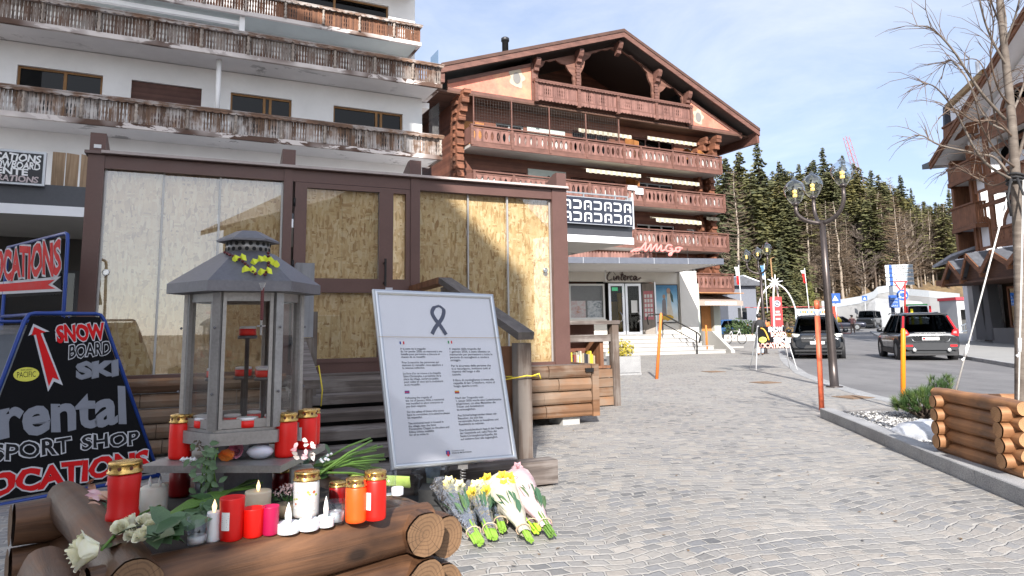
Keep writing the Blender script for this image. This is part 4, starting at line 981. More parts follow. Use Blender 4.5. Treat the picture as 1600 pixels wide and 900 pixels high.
stroke_text('canopy_lettering',amigo,wf+.5,(ax0,az0+.0),(ax1-ax0)/4.6,.42,.05,flat('sign_salmon',(.62,.22,.20),.5),CN,.1)
m=MB()
for k in range(5):m.beam((ax0+.5+k*.5,wf+.5,zc2),(ax0+.5+k*.5,wf+.5,az0+.2),.02,.02,(0,1,0))
m.build('lettering_stay',M_RUST,CN)
SP=thing('cinema_steps','pale stone steps with dark nosings up to the cinema doors','steps',CI)
n_=5;su0,su1=.6,uD1+1.2;M_STEP=m_plaster('step_stone',(.42,.41,.39))
for i in range(n_):
 z=zP*(n_-i)/n_;wv=w0-1.0-.32*i;e=.42*i
 m=MB();m.box(su0,su1+e,wv-.32,w0-.02 if i==0 else wv,0,z-.03);so_=m.build('step',M_STEP,SP)
 m=MB();m.box(su0-.01,su1+e+.02,wv-.35,wv+.0 if i else w0-.03,z-.03,z);m.build('nosing',m_plaster('nosing_stone',(.38,.37,.36)),so_)
m=MB();m.prism([(w0-.02,0),(w0-.02,zP+.1),(w0-1.1,zP+.1),(w0-2.7,.12),(w0-2.7,0)],su1+1.9,su1+2.1,'x');m.build('side_wall',M_STEP,SP)
HR=thing('handrail','bent dark iron handrail beside the cinema steps','handrail',CI)
hx,hz=CI.hit(1020,492,w0-1.2);kx,kz=CI.hit(1090,520,w0-2.8)
m=MB();A_=Vector((hx,w0-1.2,hz));B_=Vector((kx,w0-2.8,kz))
m.tube([A_+Vector((-.15,.2,-.45)),A_+Vector((-.25,.1,-.15)),A_+Vector((-.2,.05,0)),A_+Vector((.5,-.05,0.03)),B_,B_+Vector((.12,-.02,-.15)),B_+Vector((.05,0,-.45))],.035,8);m.build('top_bar',M_RUST,HR)
m=MB();m.tube([A_+Vector((.5,-.05,-.42)),B_+Vector((-.05,0,-.40))],.022,6);m.build('lower_bar',M_RUST,HR)
for t,zb in((.22,.9),(.97,0.0)):
 p=A_.lerp(B_,t);m=MB();m.beam((p.x,p.y,zb),(p.x,p.y,p.z),.05,.05,(0,1,0));m.build('post',M_RUST,HR)
# ------------------------------------------------------------------ timbered white house across the road
M_TIM=wood('timber_brown',(.10,.040,.018),(.24,.10,.045),axis=0,grain=12)
M_TIMV=wood('timber_brown_upright',(.13,.052,.024),(.27,.115,.055),axis=2,grain=12)
M_SLATE=flat('slate_roof',(.10,.105,.12),.6,0,.45,5,.3)
M_SNOW=flat('old_snow',(.80,.82,.86),.6,var=.05)
M_BWP=m_plaster('bluish_white_plaster',(.80,.80,.82));M_GSOF=m_plaster('grey_soffit',(.60,.59,.59));M_DGB=wood('dark_gable_boards',(.05,.022,.012),(.11,.048,.026),axis=0)
RH=thing('timbered_house','white house with brown timber balconies and arched windows across the road','house',RB)
def arch_pts(c,wd,z0,z1,n=10):
 r=wd/2;h=min(r*.9,(z1-z0)*.5)
 return[(c-r,z0)]+[(c-r*cos(pi*k/n),z1-h+h*sin(pi*k/n))for k in range(n+1)]+[(c+r,z0)]
def arched(u,wd,z0,z1,w,gl=M_PANE):
 m=MB();m.shape([arch_pts(u,wd+.36,z0-.14,z1+.18),arch_pts(u,wd,z0,z1)],w-.07,w+.05);fo=m.build('window',M_TIMV,RH)
 m=MB();m.prism(arch_pts(u,wd,z0,z1),w+.20,w+.21);m.build('pane',gl,fo)
 m=MB();m.box(u-.04,u+.04,w+.12,w+.19,z0,z1-.02);m.box(u-wd/2,u+wd/2,w+.12,w+.19,z0+(z1-z0)*.55,z0+(z1-z0)*.55+.07);m.build('glazing_bar',M_TIMV,fo)
U1=17.0;rv=lambda u:12.24+.45*(u-3.46)
wins=[(4.70,.95,5.6,7.2),(4.75,.95,8.95,10.6),(4.95,.75,12.2,12.95),(8.3,3.0,5.5,7.5),(8.7,3.0,8.5,10.3),(9.2,3.0,11.5,13.6),(13.4,3.0,5.5,7.5),(13.6,3.0,8.5,10.3)]
m=MB();m.shape([[(3.75,4.0),(U1,4.0),(U1,rv(U1)-.2),(3.75,rv(3.75)-.2)]]+[arch_pts(*w_)for w_ in wins],0,.3)
m.box(1.3,3.75,1.5,1.8,0,12.0);m.box(.75,1.3,.3,12,0,11.9);m.box(3.75,4.0,.3,1.5,0,12.2);m.build('wall',M_BWP,RH)
m=MB();m.box(1.4,U1,2.6,2.7,0,13.5);m.build('dark_interior',M_DARK,RH)
for w_ in wins:arched(*w_,0)
for u in(5.75,11.2,15.6):m=MB();m.box(u-.22,u+.22,-.10,.0,4.4,rv(u)-.25);m.build('timber_post',M_TIMV,RH)
for u in(1.42,3.62):m=MB();m.box(u-.14,u+.14,-.05,.3 if u>2 else 1.5,3.6,11.9);m.build('timber_post',M_TIMV,RH)
for z in(5.05,7.95,10.95):m=MB();m.box(4.0,U1,-.14,-.005,z-.12,z+.12);m.build('band',M_TIM,RH)
for zt_,zb_ in((RB.v(1505,322,-.5),RB.v(1510,357,-.5)),(RB.v(1490,262,-.5),RB.v(1500,284,-.5)),(RB.v(1490,262,-.5)+2.75,RB.v(1490,262,-.5)+1.7)):
 b=link(bpy.data.objects.new('balcony',None));b.parent=RH;ua,ub=RB.u(1488,335,-.5),RB.u(1524,314,-.5);out=[(1.3,.35),(ua,-.55),(ub,-.55),(ub+.1,.0)]
 for(a,wa),(c,wc)in zip(out,out[1:]):
  m=MB();m.beam((a,wa,zt_),(c,wc,zt_),.16,.10);m.beam((a,wa,zb_),(c,wc,zb_),.14,.26);m.build('beam',M_TIM,b)
  m=MB();k_=max(2,int(sqrt((c-a)**2+(wc-wa)**2)/.13))
  for k in range(k_):f0,f1=(k+.06)/k_,(k+.94)/k_;m.face([(a+(c-a)*f0,wa+(wc-wa)*f0,zb_),(a+(c-a)*f1,wa+(wc-wa)*f1,zb_),(a+(c-a)*f1,wa+(wc-wa)*f1,zt_),(a+(c-a)*f0,wa+(wc-wa)*f0,zt_)])
  o=m.build('railing_boards',M_TIMV,b);s_=o.modifiers.new('s','SOLIDIFY');s_.thickness=.03
 m=MB();m.prism(out+[(3.6,1.5),(1.3,1.5)],zb_+.05,zb_+.15,'z');m.build('soffit',M_GSOF,b)
 m=MB();m.box(1.6,3.5,1.42,1.5,zb_+.2,zb_+1.9);m.build('opening',M_DARK,b)
for z in(5.55,8.55,11.6):
 b=link(bpy.data.objects.new('balcony',None));b.parent=RH;ua=RB.u(1556,370,-.9)
 m=MB();m.box(ua,U1,-.8,0,z-.3,z-.1);m.build('slab',M_GSOF,b)
 m=MB();m.box(ua-.1,U1,-.95,-.8,z-.4,z-.05);m.box(ua-.15,U1,-.98,-.78,z+.65,z+.78);m.build('beam',M_TIM,b)
 m=MB();plank_row(m,ua,U1,-.9,z-.05,z+.65,.14,.03);m.box(ua-.05,ua,-.8,0,z-.1,z+.7);m.build('railing_boards',M_TIMV,b)
def slab(u0,u1,w_a,w_b,dz,th,lift=0):
 m=MB();v=[]
 for t in(0,th):
  for(u,w_)in((u0,w_a),(u1,w_a),(u1,w_b),(u0,w_b)):v.append((u,w_,rv(u)+dz+t+(w_-w_a)*lift))
 return m.raw(v,[(3,2,1,0),(4,5,6,7),(0,1,5,4),(1,2,6,5),(2,3,7,6),(3,0,4,7)])
ro=slab(1.1,U1+1,-1.0,12,.20,.22).build('roof',M_SLATE,RH);slab(1.1,U1+1,-1.1,-1.0,-.12,.40).build('barge_board',M_TIM,ro);slab(1.1,U1+1,-1.15,-1.10,.12,.2).build('barge_trim',M_TIM,ro);slab(1.2,U1,-.98,6,.08,.06).build('soffit',M_BWP,ro)
ul,vl=RB.hit(1473,168,1.5);ul2,vl2=RB.hit(1474,235,1.5)
m=MB();m.raw([(ul,1.5,vl),(ul2,1.5,vl2),(ul2,9,vl2),(ul,9,vl),(ul+.25,1.5,vl),(ul2+.25,1.5,vl2),(ul2+.25,9,vl2),(ul+.25,9,vl)],[(0,1,2,3),(7,6,5,4),(0,4,5,1)]);m.build('end_board',flat('dark_blue_grey_metal',(.05,.055,.075),.5,.4),ro)
a_,b_=RB.hit(1476,164,1.5),RB.hit(1534,108,1.5);m=MB();m.raw([(a_[0],1.5,a_[1]),(b_[0],1.5,b_[1]),(b_[0],8,b_[1]+.3),(a_[0],8,a_[1]+.3),(a_[0],1.5,a_[1]-.35),(b_[0],1.5,b_[1]-.35),(b_[0],8,b_[1]),(a_[0],8,a_[1])],[(0,1,2,3),(7,6,5,4),(0,4,5,1),(3,2,6,7),(0,3,7,4)]);m.build('upper_roof_edge',wood('thatch_like_edge',(.20,.12,.05),(.42,.28,.14),axis=0,grain=20),ro)
m=MB();m.raw([(a_[0]+.2,1.7,a_[1]-.4),(b_[0],1.7,b_[1]-.4),(b_[0],1.75,b_[1]-1.9),(a_[0]+.2,1.75,a_[1]-2.4)],[(0,1,2,3)]);m.build('gable_plaster',M_BWP,ro)
m=MB();a_=RB.hit(1441,265,.8);b_=RB.hit(1478,250,.8);m.raw([(a_[0],.8,a_[1]),(b_[0],.8,b_[1]),(b_[0],6,b_[1]+.2),(a_[0],6,a_[1]+.2),(a_[0],.8,a_[1]+.35),(b_[0],.8,b_[1]+.35),(b_[0],6,b_[1]+.55),(a_[0],6,a_[1]+.55)],[(3,2,1,0),(4,5,6,7),(0,1,5,4),(1,2,6,5),(2,3,7,6),(3,0,4,7)]);m.build('side_roof',M_SLATE,RH)
uf,zf=RB.hit(1528,110,3.0);m=MB();m.lathe([(.13,zf-3.5),(.13,zf+.6)],12,(uf,3.0,0));m.build('flue_pipe',flat('steel_flue',(.65,.66,.68),.25,.9),RH)
wa=-2.2;ap=[RB.hit(*p,wa)for p in((1466,424),(1483,411),(1510,399),(1548,393),(1602,376),(1690,350))];vl_=[RB.hit(*p,wa)for p in((1473,440),(1502,434),(1533,423),(1576,410),(1645,390))]
for k in range(1,5):
 (u,zr),(uv0,z0),(uv1,z1)=ap[k],vl_[k-1],vl_[k];m=MB()
 for uv,zv in((uv0,z0),(uv1,z1)):m.raw([(u,wa,zr),(uv,wa,zv),(uv,.1,zv+.25),(u,.1,zr+.25),(u,wa,zr+.12),(uv,wa,zv+.12),(uv,.1,zv+.37),(u,.1,zr+.37)],[(0,1,2,3),(4,5,6,7),(0,1,5,4),(1,2,6,5),(3,2,6,7)])
 cn=m.build('canopy_gable',M_SLATE,RH);m=MB()
 for uv,zv in((uv0,z0),(uv1,z1)):m.raw([(u,wa-.07,zr-.22),(uv,wa-.07,zv-.22),(uv,wa-.07,zv+.10),(u,wa-.07,zr+.10),(u,wa,zr-.22),(uv,wa,zv-.22),(uv,wa,zv+.10),(u,wa,zr+.10)],[(0,1,2,3),(4,7,6,5),(0,4,5,1),(3,2,6,7)])
 m.build('barge_board',M_TIM,cn);m=MB();m.prism([(uv0,3.45),(uv1,3.45),(uv1,z1-.1),(u,zr-.1),(uv0,z0-.1)],wa+.25,wa+.30);m.build('gable_boarding',M_DGB,cn)
 m=MB();m.beam((u,wa-.1,zr-.1),(u,0,zr+.1),.16,.2);m.beam((uv0,wa-.1,z0-.25),(uv0,0,z0-.1),.16,.2);m.build('beam',M_TIM,cn)
 if k in(1,2,3):m=MB();f=lambda s,w_:(uv0+(u-uv0)*s,w_,z0+(zr-z0)*s+.14+(w_-wa)*.11);m.raw([f(.5,wa+.5),f(.95,wa+.4),f(.95,-.5),f(.3,-.6)],[(0,1,2,3)]);sn=m.build('snow_patch',M_SNOW,cn);sd_=sn.modifiers.new('t','SOLIDIFY');sd_.thickness=.10;sd_.offset=1
m=MB();m.box(vl_[0][0]-.6,U1,wa+.05,1.5,3.40,3.5);m.build('canopy_soffit',M_DGB,RH);m=MB();m.box(vl_[0][0]-.9,vl_[0][0]+.2,wa,.5,3.45,3.75);m.build('canopy_end',M_TIM,RH)
m=MB();p0,p1=RB.hit(1464,384,-.6),RB.hit(1498,412,-.6);m.raw([(p0[0],-1.0,p1[1]+.1),(p1[0],-1.0,p1[1]+.6),(p1[0],3,p0[1]+.5),(p0[0],3,p0[1])],[(0,1,2,3)]);o=m.build('snowy_side_roof',flat('snow_dusted_slate',(.38,.40,.45),.7,0,.6,3),RH);s_=o.modifiers.new('s','SOLIDIFY');s_.thickness=.15
for px0,px1 in((1523,1534),(1538,1546)):a_,b_=RB.u(px0,490,-.2),RB.u(px1,490,-.2);m=MB();m.prism([(a_-.1,.2),(b_+.3,.2),(b_+.1,1.4),(b_,3.4),(a_,3.4),(a_,1.4)],-.2,.4);m.build('stone_pier',m_plaster('pier_grey',(.10,.102,.11)),RH)
m=MB();m.box(1.5,U1,.9,1.0,0,3.4);m.build('shop_wall',flat('dark_shop_wood',(.05,.03,.02),.6),RH)
for u in(5.6,8.4,11):window(RH,u,u+2.0,.9,3.2,.3,M_TIMV,(u+1.0,),.12,glassm=glass('shop_glass2',(.3,.32,.35,1),2.5))
m=MB();m.box(4.6,U1,-.2,.9,0,.9);m.build('plinth',m_plaster('plinth_grey',(.16,.16,.165)),RH)
# ------------------------------------------------------------------ trees of the wooded slope
def m_leaf(name,cols,sc=.8):
 n=NT(name);co=n.co();a=n.noise(co,sc,4,.6);oi=n.n('ShaderNodeObjectInfo')
 c=n.ramp(a,cols);c=n.mix(1.0,c,n.ramp(oi.outputs['Random'],[(0,(.72,.78,.75)),(.5,(1,1,1)),(1,(1.35,1.25,1.0))]),'MULTIPLY')
 n.set(Base_Color=c,Roughness=.75);return n.m
M_SPR=m_leaf('spruce_needles',[(.3,(.044,.054,.026)),(.55,(.088,.092,.040)),(.75,(.150,.138,.060))])
M_PIN=m_leaf('pine_needles',[(.3,(.062,.066,.028)),(.55,(.13,.122,.044)),(.75,(.21,.175,.075))])
M_LAR=m_leaf('bare_larch_twigs',[(.3,(.085,.060,.042)),(.55,(.16,.115,.080)),(.75,(.23,.175,.125))])
M_BIR=m_leaf('bare_twigs',[(.3,(.10,.075,.06)),(.6,(.19,.15,.125)),(.8,(.26,.215,.185))])
M_BARK=flat('bark',(.115,.085,.065),.9,0,.4,8,.4)
M_BARKP=flat('pale_bark',(.30,.25,.20),.9,0,.3,8,.4)
def conifer_mesh(seed,H_,R_,full,mat,base=.10,dense=1.0,droop=.35):
 r=random.Random(seed);m=MB();z=base*H_
 while z<H_*.985:
  t=(z/H_-base)/(1-base);L_=R_*(1-t)**full*r.uniform(.75,1.1)+.12
  nb=max(4,int((6 if t<.7 else 5)*dense));a0=r.uniform(0,6.3)
  for b in range(nb):
   if r.random()<.10:continue
   a=a0+b*2*pi/nb+r.uniform(-.3,.3);l=L_*r.uniform(.6,1.12);up=.25*(1-t)-droop*(1-t*.9);ns=max(2,int(l/.42))
   for s in range(ns):
    f=(s+.7)/ns;d=l*f;zz=z+d*up+r.uniform(-.10,.10)-.10*f*f*l;wd=(.26+.34*(1-f)*min(l,2.4)/2.4)*r.uniform(.8,1.3)
    c=Vector((cos(a)*d,sin(a)*d,zz));tv=Vector((cos(a),sin(a),up-.15));sv=Vector((-sin(a),cos(a),r.uniform(-.3,.3)));ln=l/ns*1.1
    k=r.uniform(.25,.6)
    m.face([c-tv*ln*.6,c+sv*wd-Vector((0,0,k*wd)),c+tv*ln*.75-Vector((0,0,.07)),c-sv*wd-Vector((0,0,k*wd))])
    if r.random()<.55:m.face([c-tv*ln*.4,c+Vector((0,0,-.35*wd-.12))+sv*wd*.3,c+tv*ln*.7,c+Vector((0,0,.12))])
  z+=(.44-.20*t)*r.uniform(.8,1.25)*(H_/16)/dense**.3
 return m
def bare_mesh(seed,H_,R_,base,kind):
 r=random.Random(seed);m=MB()
 def br(p,d,l,rad,lev):
  pts=[p];dd=d.normalized()
  for i in range(3):
   dd=(dd+Vector((r.uniform(-.18,.18),r.uniform(-.18,.18),r.uniform(-.02,.14)))).normalized();pts.append(pts[-1]+dd*l/3)
  m.tube(pts,[rad,rad*.7,rad*.45,rad*.2],3,False)
  if lev>0:
   for k in range(5 if lev==1 else 4):
    t=r.uniform(.25,1);q=pts[min(int(t*3),2)].lerp(pts[min(int(t*3)+1,3)],(t*3)%1)
    br(q,dd+Vector((r.uniform(-.9,.9),r.uniform(-.9,.9),r.uniform(-.3,.5))),l*r.uniform(.35,.55),rad*.5,lev-1)
 z=base*H_
 while z<H_*.97:
  t=(z/H_-base)/(1-base);l=(R_*(1-t)**.75+.3)*r.uniform(.7,1.1)if kind=='larch' else R_*(sin(pi*min(1,t*.8+.2))*.9+.15)*r.uniform(.6,1.1)
  for b in range(4):
   a=r.uniform(0,6.3);br(Vector((0,0,z)),Vector((cos(a),sin(a),.05 if kind=='larch' else.75)),l,.035+.03*(1-t),2 if kind!='larch' else 1)
  z+=(.36 if kind=='larch' else.55)
 return m
def trunk_mesh(H_,r0,seed):
 r=random.Random(seed);m=MB();n_=8
 m.tube([(r.uniform(-.06,.06)*i/3,r.uniform(-.06,.06)*i/3,-1.2+(H_+1.0)*i/n_)for i in range(n_+1)],[r0*(1-i/n_)**.8+.015 for i in range(n_+1)],7)
 return m
PROTO={}
def proto(key,name,crown,mat,H_,r0,bark,seed):
 o=bpy.data.objects.new(name,None);t=trunk_mesh(H_,r0,seed).build('trunk',bark,o);c=crown.build('crown',mat,o);COL.objects.unlink(t);COL.objects.unlink(c);PROTO[key]=(o,H_)
for i in range(4):proto(('spruce',i),'spruce_tree',conifer_mesh(20+i,17,3.0+.3*(i%2),.85,M_SPR,.06+.04*i),M_SPR,17,.22,M_BARK,i)
for i in range(4):proto(('pine',i),'pine_tree',conifer_mesh(40+i,17,2.7+.3*(i%2),.6,M_PIN,.26+.08*(i%3),.9,.2),M_PIN,17,.20,M_BARK,i+9)
for i in range(3):proto(('larch',i),'larch_tree',bare_mesh(60+i,16,2.6,.15,'larch'),M_LAR,16,.17,M_BARKP,i+20)
for i in range(3):proto(('bare',i),'bare_tree',bare_mesh(80+i,9,2.3,.25,'decid'),M_BIR,9,.12,M_BARKP,i+30)
def plant_tree(kind,i,x,y,z,Ht,label,group,spread=1.0):
 pr,H_=PROTO[(kind,i)]
 o=copy_tree(pr);o.location=(x,y,z);s=Ht/H_;o.scale=(s*spread,s*spread,s);o.rotation_euler=(rnd.uniform(-.03,.03),rnd.uniform(-.03,.03),rnd.uniform(0,6.3))
 return tag(o,label,{'spruce':'spruce','pine':'pine','larch':'larch','bare':'tree'}[kind],group)
KL={'spruce':'dark green spruce among the conifers crowding the slope behind the roundabout','pine':'yellowish green conifer with bare lower trunk among trees on the slope','larch':'bare tan larch among the evergreens on the wooded slope','bare':'small leafless greyish tree low on the wooded slope'}
KG={'spruce':'spruces of the wooded slope','pine':'pines of the wooded slope','larch':'bare larches of the wooded slope','bare':'leafless trees of the wooded slope'}
tops=[(1128,238,'spruce',96,1),(1150,228,'spruce',110,1),(1146,258,'larch',84,'tall bare tan larch close beside the chalet corner'),(1190,216,'spruce',108,'tallest dark spruce right of the chalet, standing clear of its neighbours'),(1172,262,'pine',100,1),(1216,246,'spruce',112,1),(1236,262,'pine',104,1),(1252,250,'spruce',118,1),(1283,226,'spruce',116,'spruce rising just behind the globes of the near lamp'),(1268,245,'spruce',122,1),(1300,250,'pine',110,1),(1312,238,'spruce',120,1),(1330,250,'spruce',122,1),(1343,256,'pine',112,1),(1358,262,'spruce',118,1),(1372,268,'pine',106,1),(1389,272,'larch',116,1),(1395,300,'larch',100,1),(1410,268,'spruce',112,'ragged spruce standing highest at the right end of the forest'),(1424,290,'spruce',118,1),(1442,312,'spruce',122,1),(1456,335,'spruce',120,1),(1466,330,'pine',126,1),(1478,292,'spruce',104,'spruce close against the white edge of the timbered house'),(1400,288,'pine',120,1)]
for px,py,kd,Y,lab in tops:
 p=AT(px,py,Y);zb=hill(p.x,Y);plant_tree(kd,rnd.randrange(3),p.x,Y,zb-.2,p.z-zb,KL[kd]if lab==1 else lab,KG[kd])
sky_line=[(1120,240),(1190,235),(1220,258),(1283,245),(1340,262),(1410,278),(1440,305),(1490,310)]
def skyl(px):
 for(a,b),(c,d)in zip(sky_line,sky_line[1:]):
  if a<=px<=c:return b+(d-b)*(px-a)/(c-a)
 return 300
rf=random.Random(17);n_done=0
for row,Y in enumerate([102,104,106,108,111,115,119,123,127,132]):
 px=1118+rf.uniform(0,10)
 while px<1500:
  x=AT(px,450,Y).x;y=Y+rf.uniform(-1.5,1.5);zb=hill(x,y)
  front=row<3;px+=rf.uniform(0,9)if front else 0
  kd=rf.choice(['bare','bare','larch','pine','bare','larch']if front else['spruce','pine','pine','pine','larch','pine','spruce','pine'])
  if px<1260 and front:kd=rf.choice(['spruce','pine','spruce','bare','larch'])
  h={'bare':rf.uniform(6,12),'larch':rf.uniform(11,16),'pine':rf.uniform(12,17),'spruce':rf.uniform(11,17)}[kd]
  hmax=AT(px,skyl(min(max(px,1120),1490))+rf.uniform(4,26),y).z-zb
  if hmax>5:plant_tree(kd,rf.randrange(3),x,y,zb-.2,min(h,hmax),KL[kd],KG[kd],rf.uniform(.9,1.45));n_done+=1
  px+=rf.uniform(9,17)*(1.0 if row<6 else 1.1)
for px,Y,h,kd,lab in[(1150,76,9.5,'spruce','broad dark spruce just right of the chalet behind the hedge'),(1176,80,11,'pine','yellow green conifer behind the far lamp'),(1205,82,10,'spruce','dark spruce behind the white arches'),(1228,84,11.5,'spruce','pale bluish spruce right of the white arches'),(1245,86,8,'spruce','short spruce beside the red flag pole'),(1262,88,9,'pine','conifer between red flag pole and near lamp')]:
 x=AT(px,480,Y).x;plant_tree(kd,rnd.randrange(3),x,Y,gz(Y)-.1,h,lab,None,1.1)
def columnar(px,pt,pb,Y,lab):
 a,b=AT(px,pt,Y),AT(px,pb,Y);h=a.z-b.z;r=random.Random(int(px));t=thing('columnar_conifer',lab,'shrub',(a.x,Y,b.z))
 m=MB()
 for i in range(420):
  z=r.uniform(0,1);rr=.13*h*(sin(pi*min(1,z*.75+.25))**.6)*r.uniform(.6,1.05);an=r.uniform(0,6.3);c=Vector((cos(an)*rr,sin(an)*rr,z*h));s=h*.05
  m.face([c+Vector((r.uniform(-s,s),r.uniform(-s,s),-s)),c+Vector((r.uniform(-s,s),r.uniform(-s,s),s*.4)),c+Vector((r.uniform(-s,s),r.uniform(-s,s),s*1.3))])
 m.build('foliage',flat('thuja_green',(.10,.105,.022),.8,0,.5,3),t)
 m=MB();m.tube([(0,0,0),(0,0,h*.9)],[.06,.02],6);m.build('stem',M_BARK,t)
columnar(1171,446,478,70,'yellow green columnar conifer right of the small grey house');columnar(1265,442,486,74,'dull green columnar conifer right of the red flag pole')
# ------------------------------------------------------------------ street lamps
M_POLE0=flat('lamp_stem',(.4,.36,.3),.4,.6)
M_LAMPM=flat('lamp_bronze',(.085,.070,.066),.38,.7,.12)
M_GLOBE=glass('globe_glass',(.86,.90,.92,1),4.0)
M_BULB=emis('lamp_led',(.85,.55,.14,1),.6)
def lamp(name,label,base,H_,arms,group):
 t=thing(name,label,'street lamp',base,group);zf=H_*.73
 m=MB();m.lathe([(.155,.0),(.16,.02),(.085,.025),(.083,.55),(.072,zf*.6),(.058,zf)],18);m.build('pole',M_LAMPM,t)
 for(dx,dy,zt)in arms:
  m=MB();r_=sqrt(dx*dx+dy*dy);P=[]
  for k in range(9):
   a=pi/2*k/8;P.append((dx*(1-cos(a))if 0 else dx*sin(a),dy*sin(a),zf-.05+(zt-zf)*(1-cos(a))*.8))
  P.append((dx,dy,zt));m.tube(P,[.055]+[.042]*(len(P)-2)+[.036],10);a_=m.build('arm',M_LAMPM,t)
  m=MB();m.lathe([(.05,zt-.02),(.075,zt),(.06,zt+.05),(.035,zt+.06)],14,(dx,dy,0));m.build('cup',M_LAMPM,a_)
  m=MB();m.lathe([(.07,zt+.02),(.14,zt+.10),(.215,zt+.26),(.21,zt+.36),(.15,zt+.46),(.06,zt+.52),(.02,zt+.55)],20,(dx,dy,0));m.lathe([(.075,zt+.535),(.03,zt+.57),(.0,zt+.60)],12,(dx,dy,0));m.build('globe',M_GLOBE,a_)
  m=MB()
  for k in range(2):m.lathe([(.035,zt+.16+k*.085),(.045,zt+.17+k*.085),(.045,zt+.215+k*.085),(.03,zt+.225+k*.085)],10,(dx,dy,0))
  m.build('led_lamp',M_BULB,a_);m=MB();m.lathe([(.02,zt+.05),(.02,zt+.36)],8,(dx,dy,0));m.build('led_stem',M_POLE0,a_)
 return t
pb=G(1304,605);zt_=lambda px,py:AT(px,py,pb.y).z
x_=lambda px,py:AT(px,py,pb.y).x-pb.x-(AT(1281,335,pb.y).x-pb.x)*1.0
lamp('street_lamp','near tall street lamp with three glass globes on curved bronze arms',pb,4.62,[(-.50,.05,3.72),(.10,.55,3.95),(.32,-.35,4.02)],'globe street lamps')
pb2=AT(1196,549,30.5);pb2.z=0
lamp('street_lamp','far street lamp with glass globes standing beyond the sandwich board',pb2,4.9,[(-.55,.1,4.05),(.10,.5,4.2),(.20,-.4,4.3)],'globe street lamps')
# ------------------------------------------------------------------ snow poles
M_SNOWP=flat('orange_wood_pole',(.78,.20,.035),.55,0,.12,5);M_SNOWR=flat('coral_plastic_pole',(.80,.165,.075),.4,0,.08,5);M_REFL=flat('reflective_white',(.8,.8,.82),.3)
def snow_pole(px,pyb,pyt,label,dx=0,mat=M_SNOWP,band=False,r=.032,Y=None):
 p=G(px,pyb)if Y is None else AT(px,pyb,Y);q=AT(px+dx,pyt,p.y);t=thing('snow_pole',label,'snow pole',p,'orange snow poles along the kerb')
 v=q-p;m=MB()
 if band:
  m.tube([(0,0,-.02),v*.86],r,12);m.tube([v*.92,v],r,12);m.build('pole',mat,t)
  m=MB();m.tube([v*.86,v*.92],r*1.02,12);m.build('reflective_band',M_REFL,t)
 else:
  m.tube([(0,0,-.02),v*.97,v],[r,r*.9,r*.55],10);m.build('pole',mat,t)
 return t
snow_pole(1284,641,470,'coral plastic snow pole with white reflector band before the dark front-facing car',-8,M_SNOWR,True,.038)
snow_pole(1411,640,513,'bright orange snow pole behind the dwarf pine before the car seen from behind',0,flat('bright_orange_pole',(.85,.26,.01),.45),False,.036)
snow_pole(1026,592,489,'orange wooden snow pole leaning before the cinema steps',7,r=.04)
snow_pole(1105,552,508,'thin orange snow pole at the foot of the steps by the bakery door',-2,r=.05)
snow_pole(1093,546,483,'orange snow pole leaning against the bakery door frame',-6,r=.05)
snow_pole(1153,533,508,'short orange snow pole beside the parked bicycle',-2,r=.06)
snow_pole(1168,530,504,'orange snow pole between hedge and man with backpack',0,r=.06)
# ------------------------------------------------------------------ people
def skin_body(name,joints,edges,mat,parent,sub=2):
 me=bpy.data.meshes.new('s');keys=list(joints);me.from_pydata([joints[k][:3]for k in keys],[(keys.index(a),keys.index(b))for a,b in edges],[])
 o=bpy.data.objects.new('s',me);COL.objects.link(o)
 o.modifiers.new('k','SKIN');o.modifiers.new('u','SUBSURF').levels=sub
 for i,k in enumerate(keys):
  r=joints[k][3];me.skin_vertices[0].data[i].radius=r if isinstance(r,tuple)else(r,r);me.skin_vertices[0].data[i].use_root=(i==0)
 dg=bpy.context.evaluated_depsgraph_get();dg.update();nm=bpy.data.meshes.new_from_object(o.evaluated_get(dg));bpy.data.objects.remove(o)
 nm.materials.clear();nm.materials.append(mat);nm.polygons.foreach_set('use_smooth',[True]*len(nm.polygons));nm.name=name
 r=link(bpy.data.objects.new(name,nm));r.parent=parent;return r
SKIN=flat('skin_tone',(.45,.26,.18),.6)
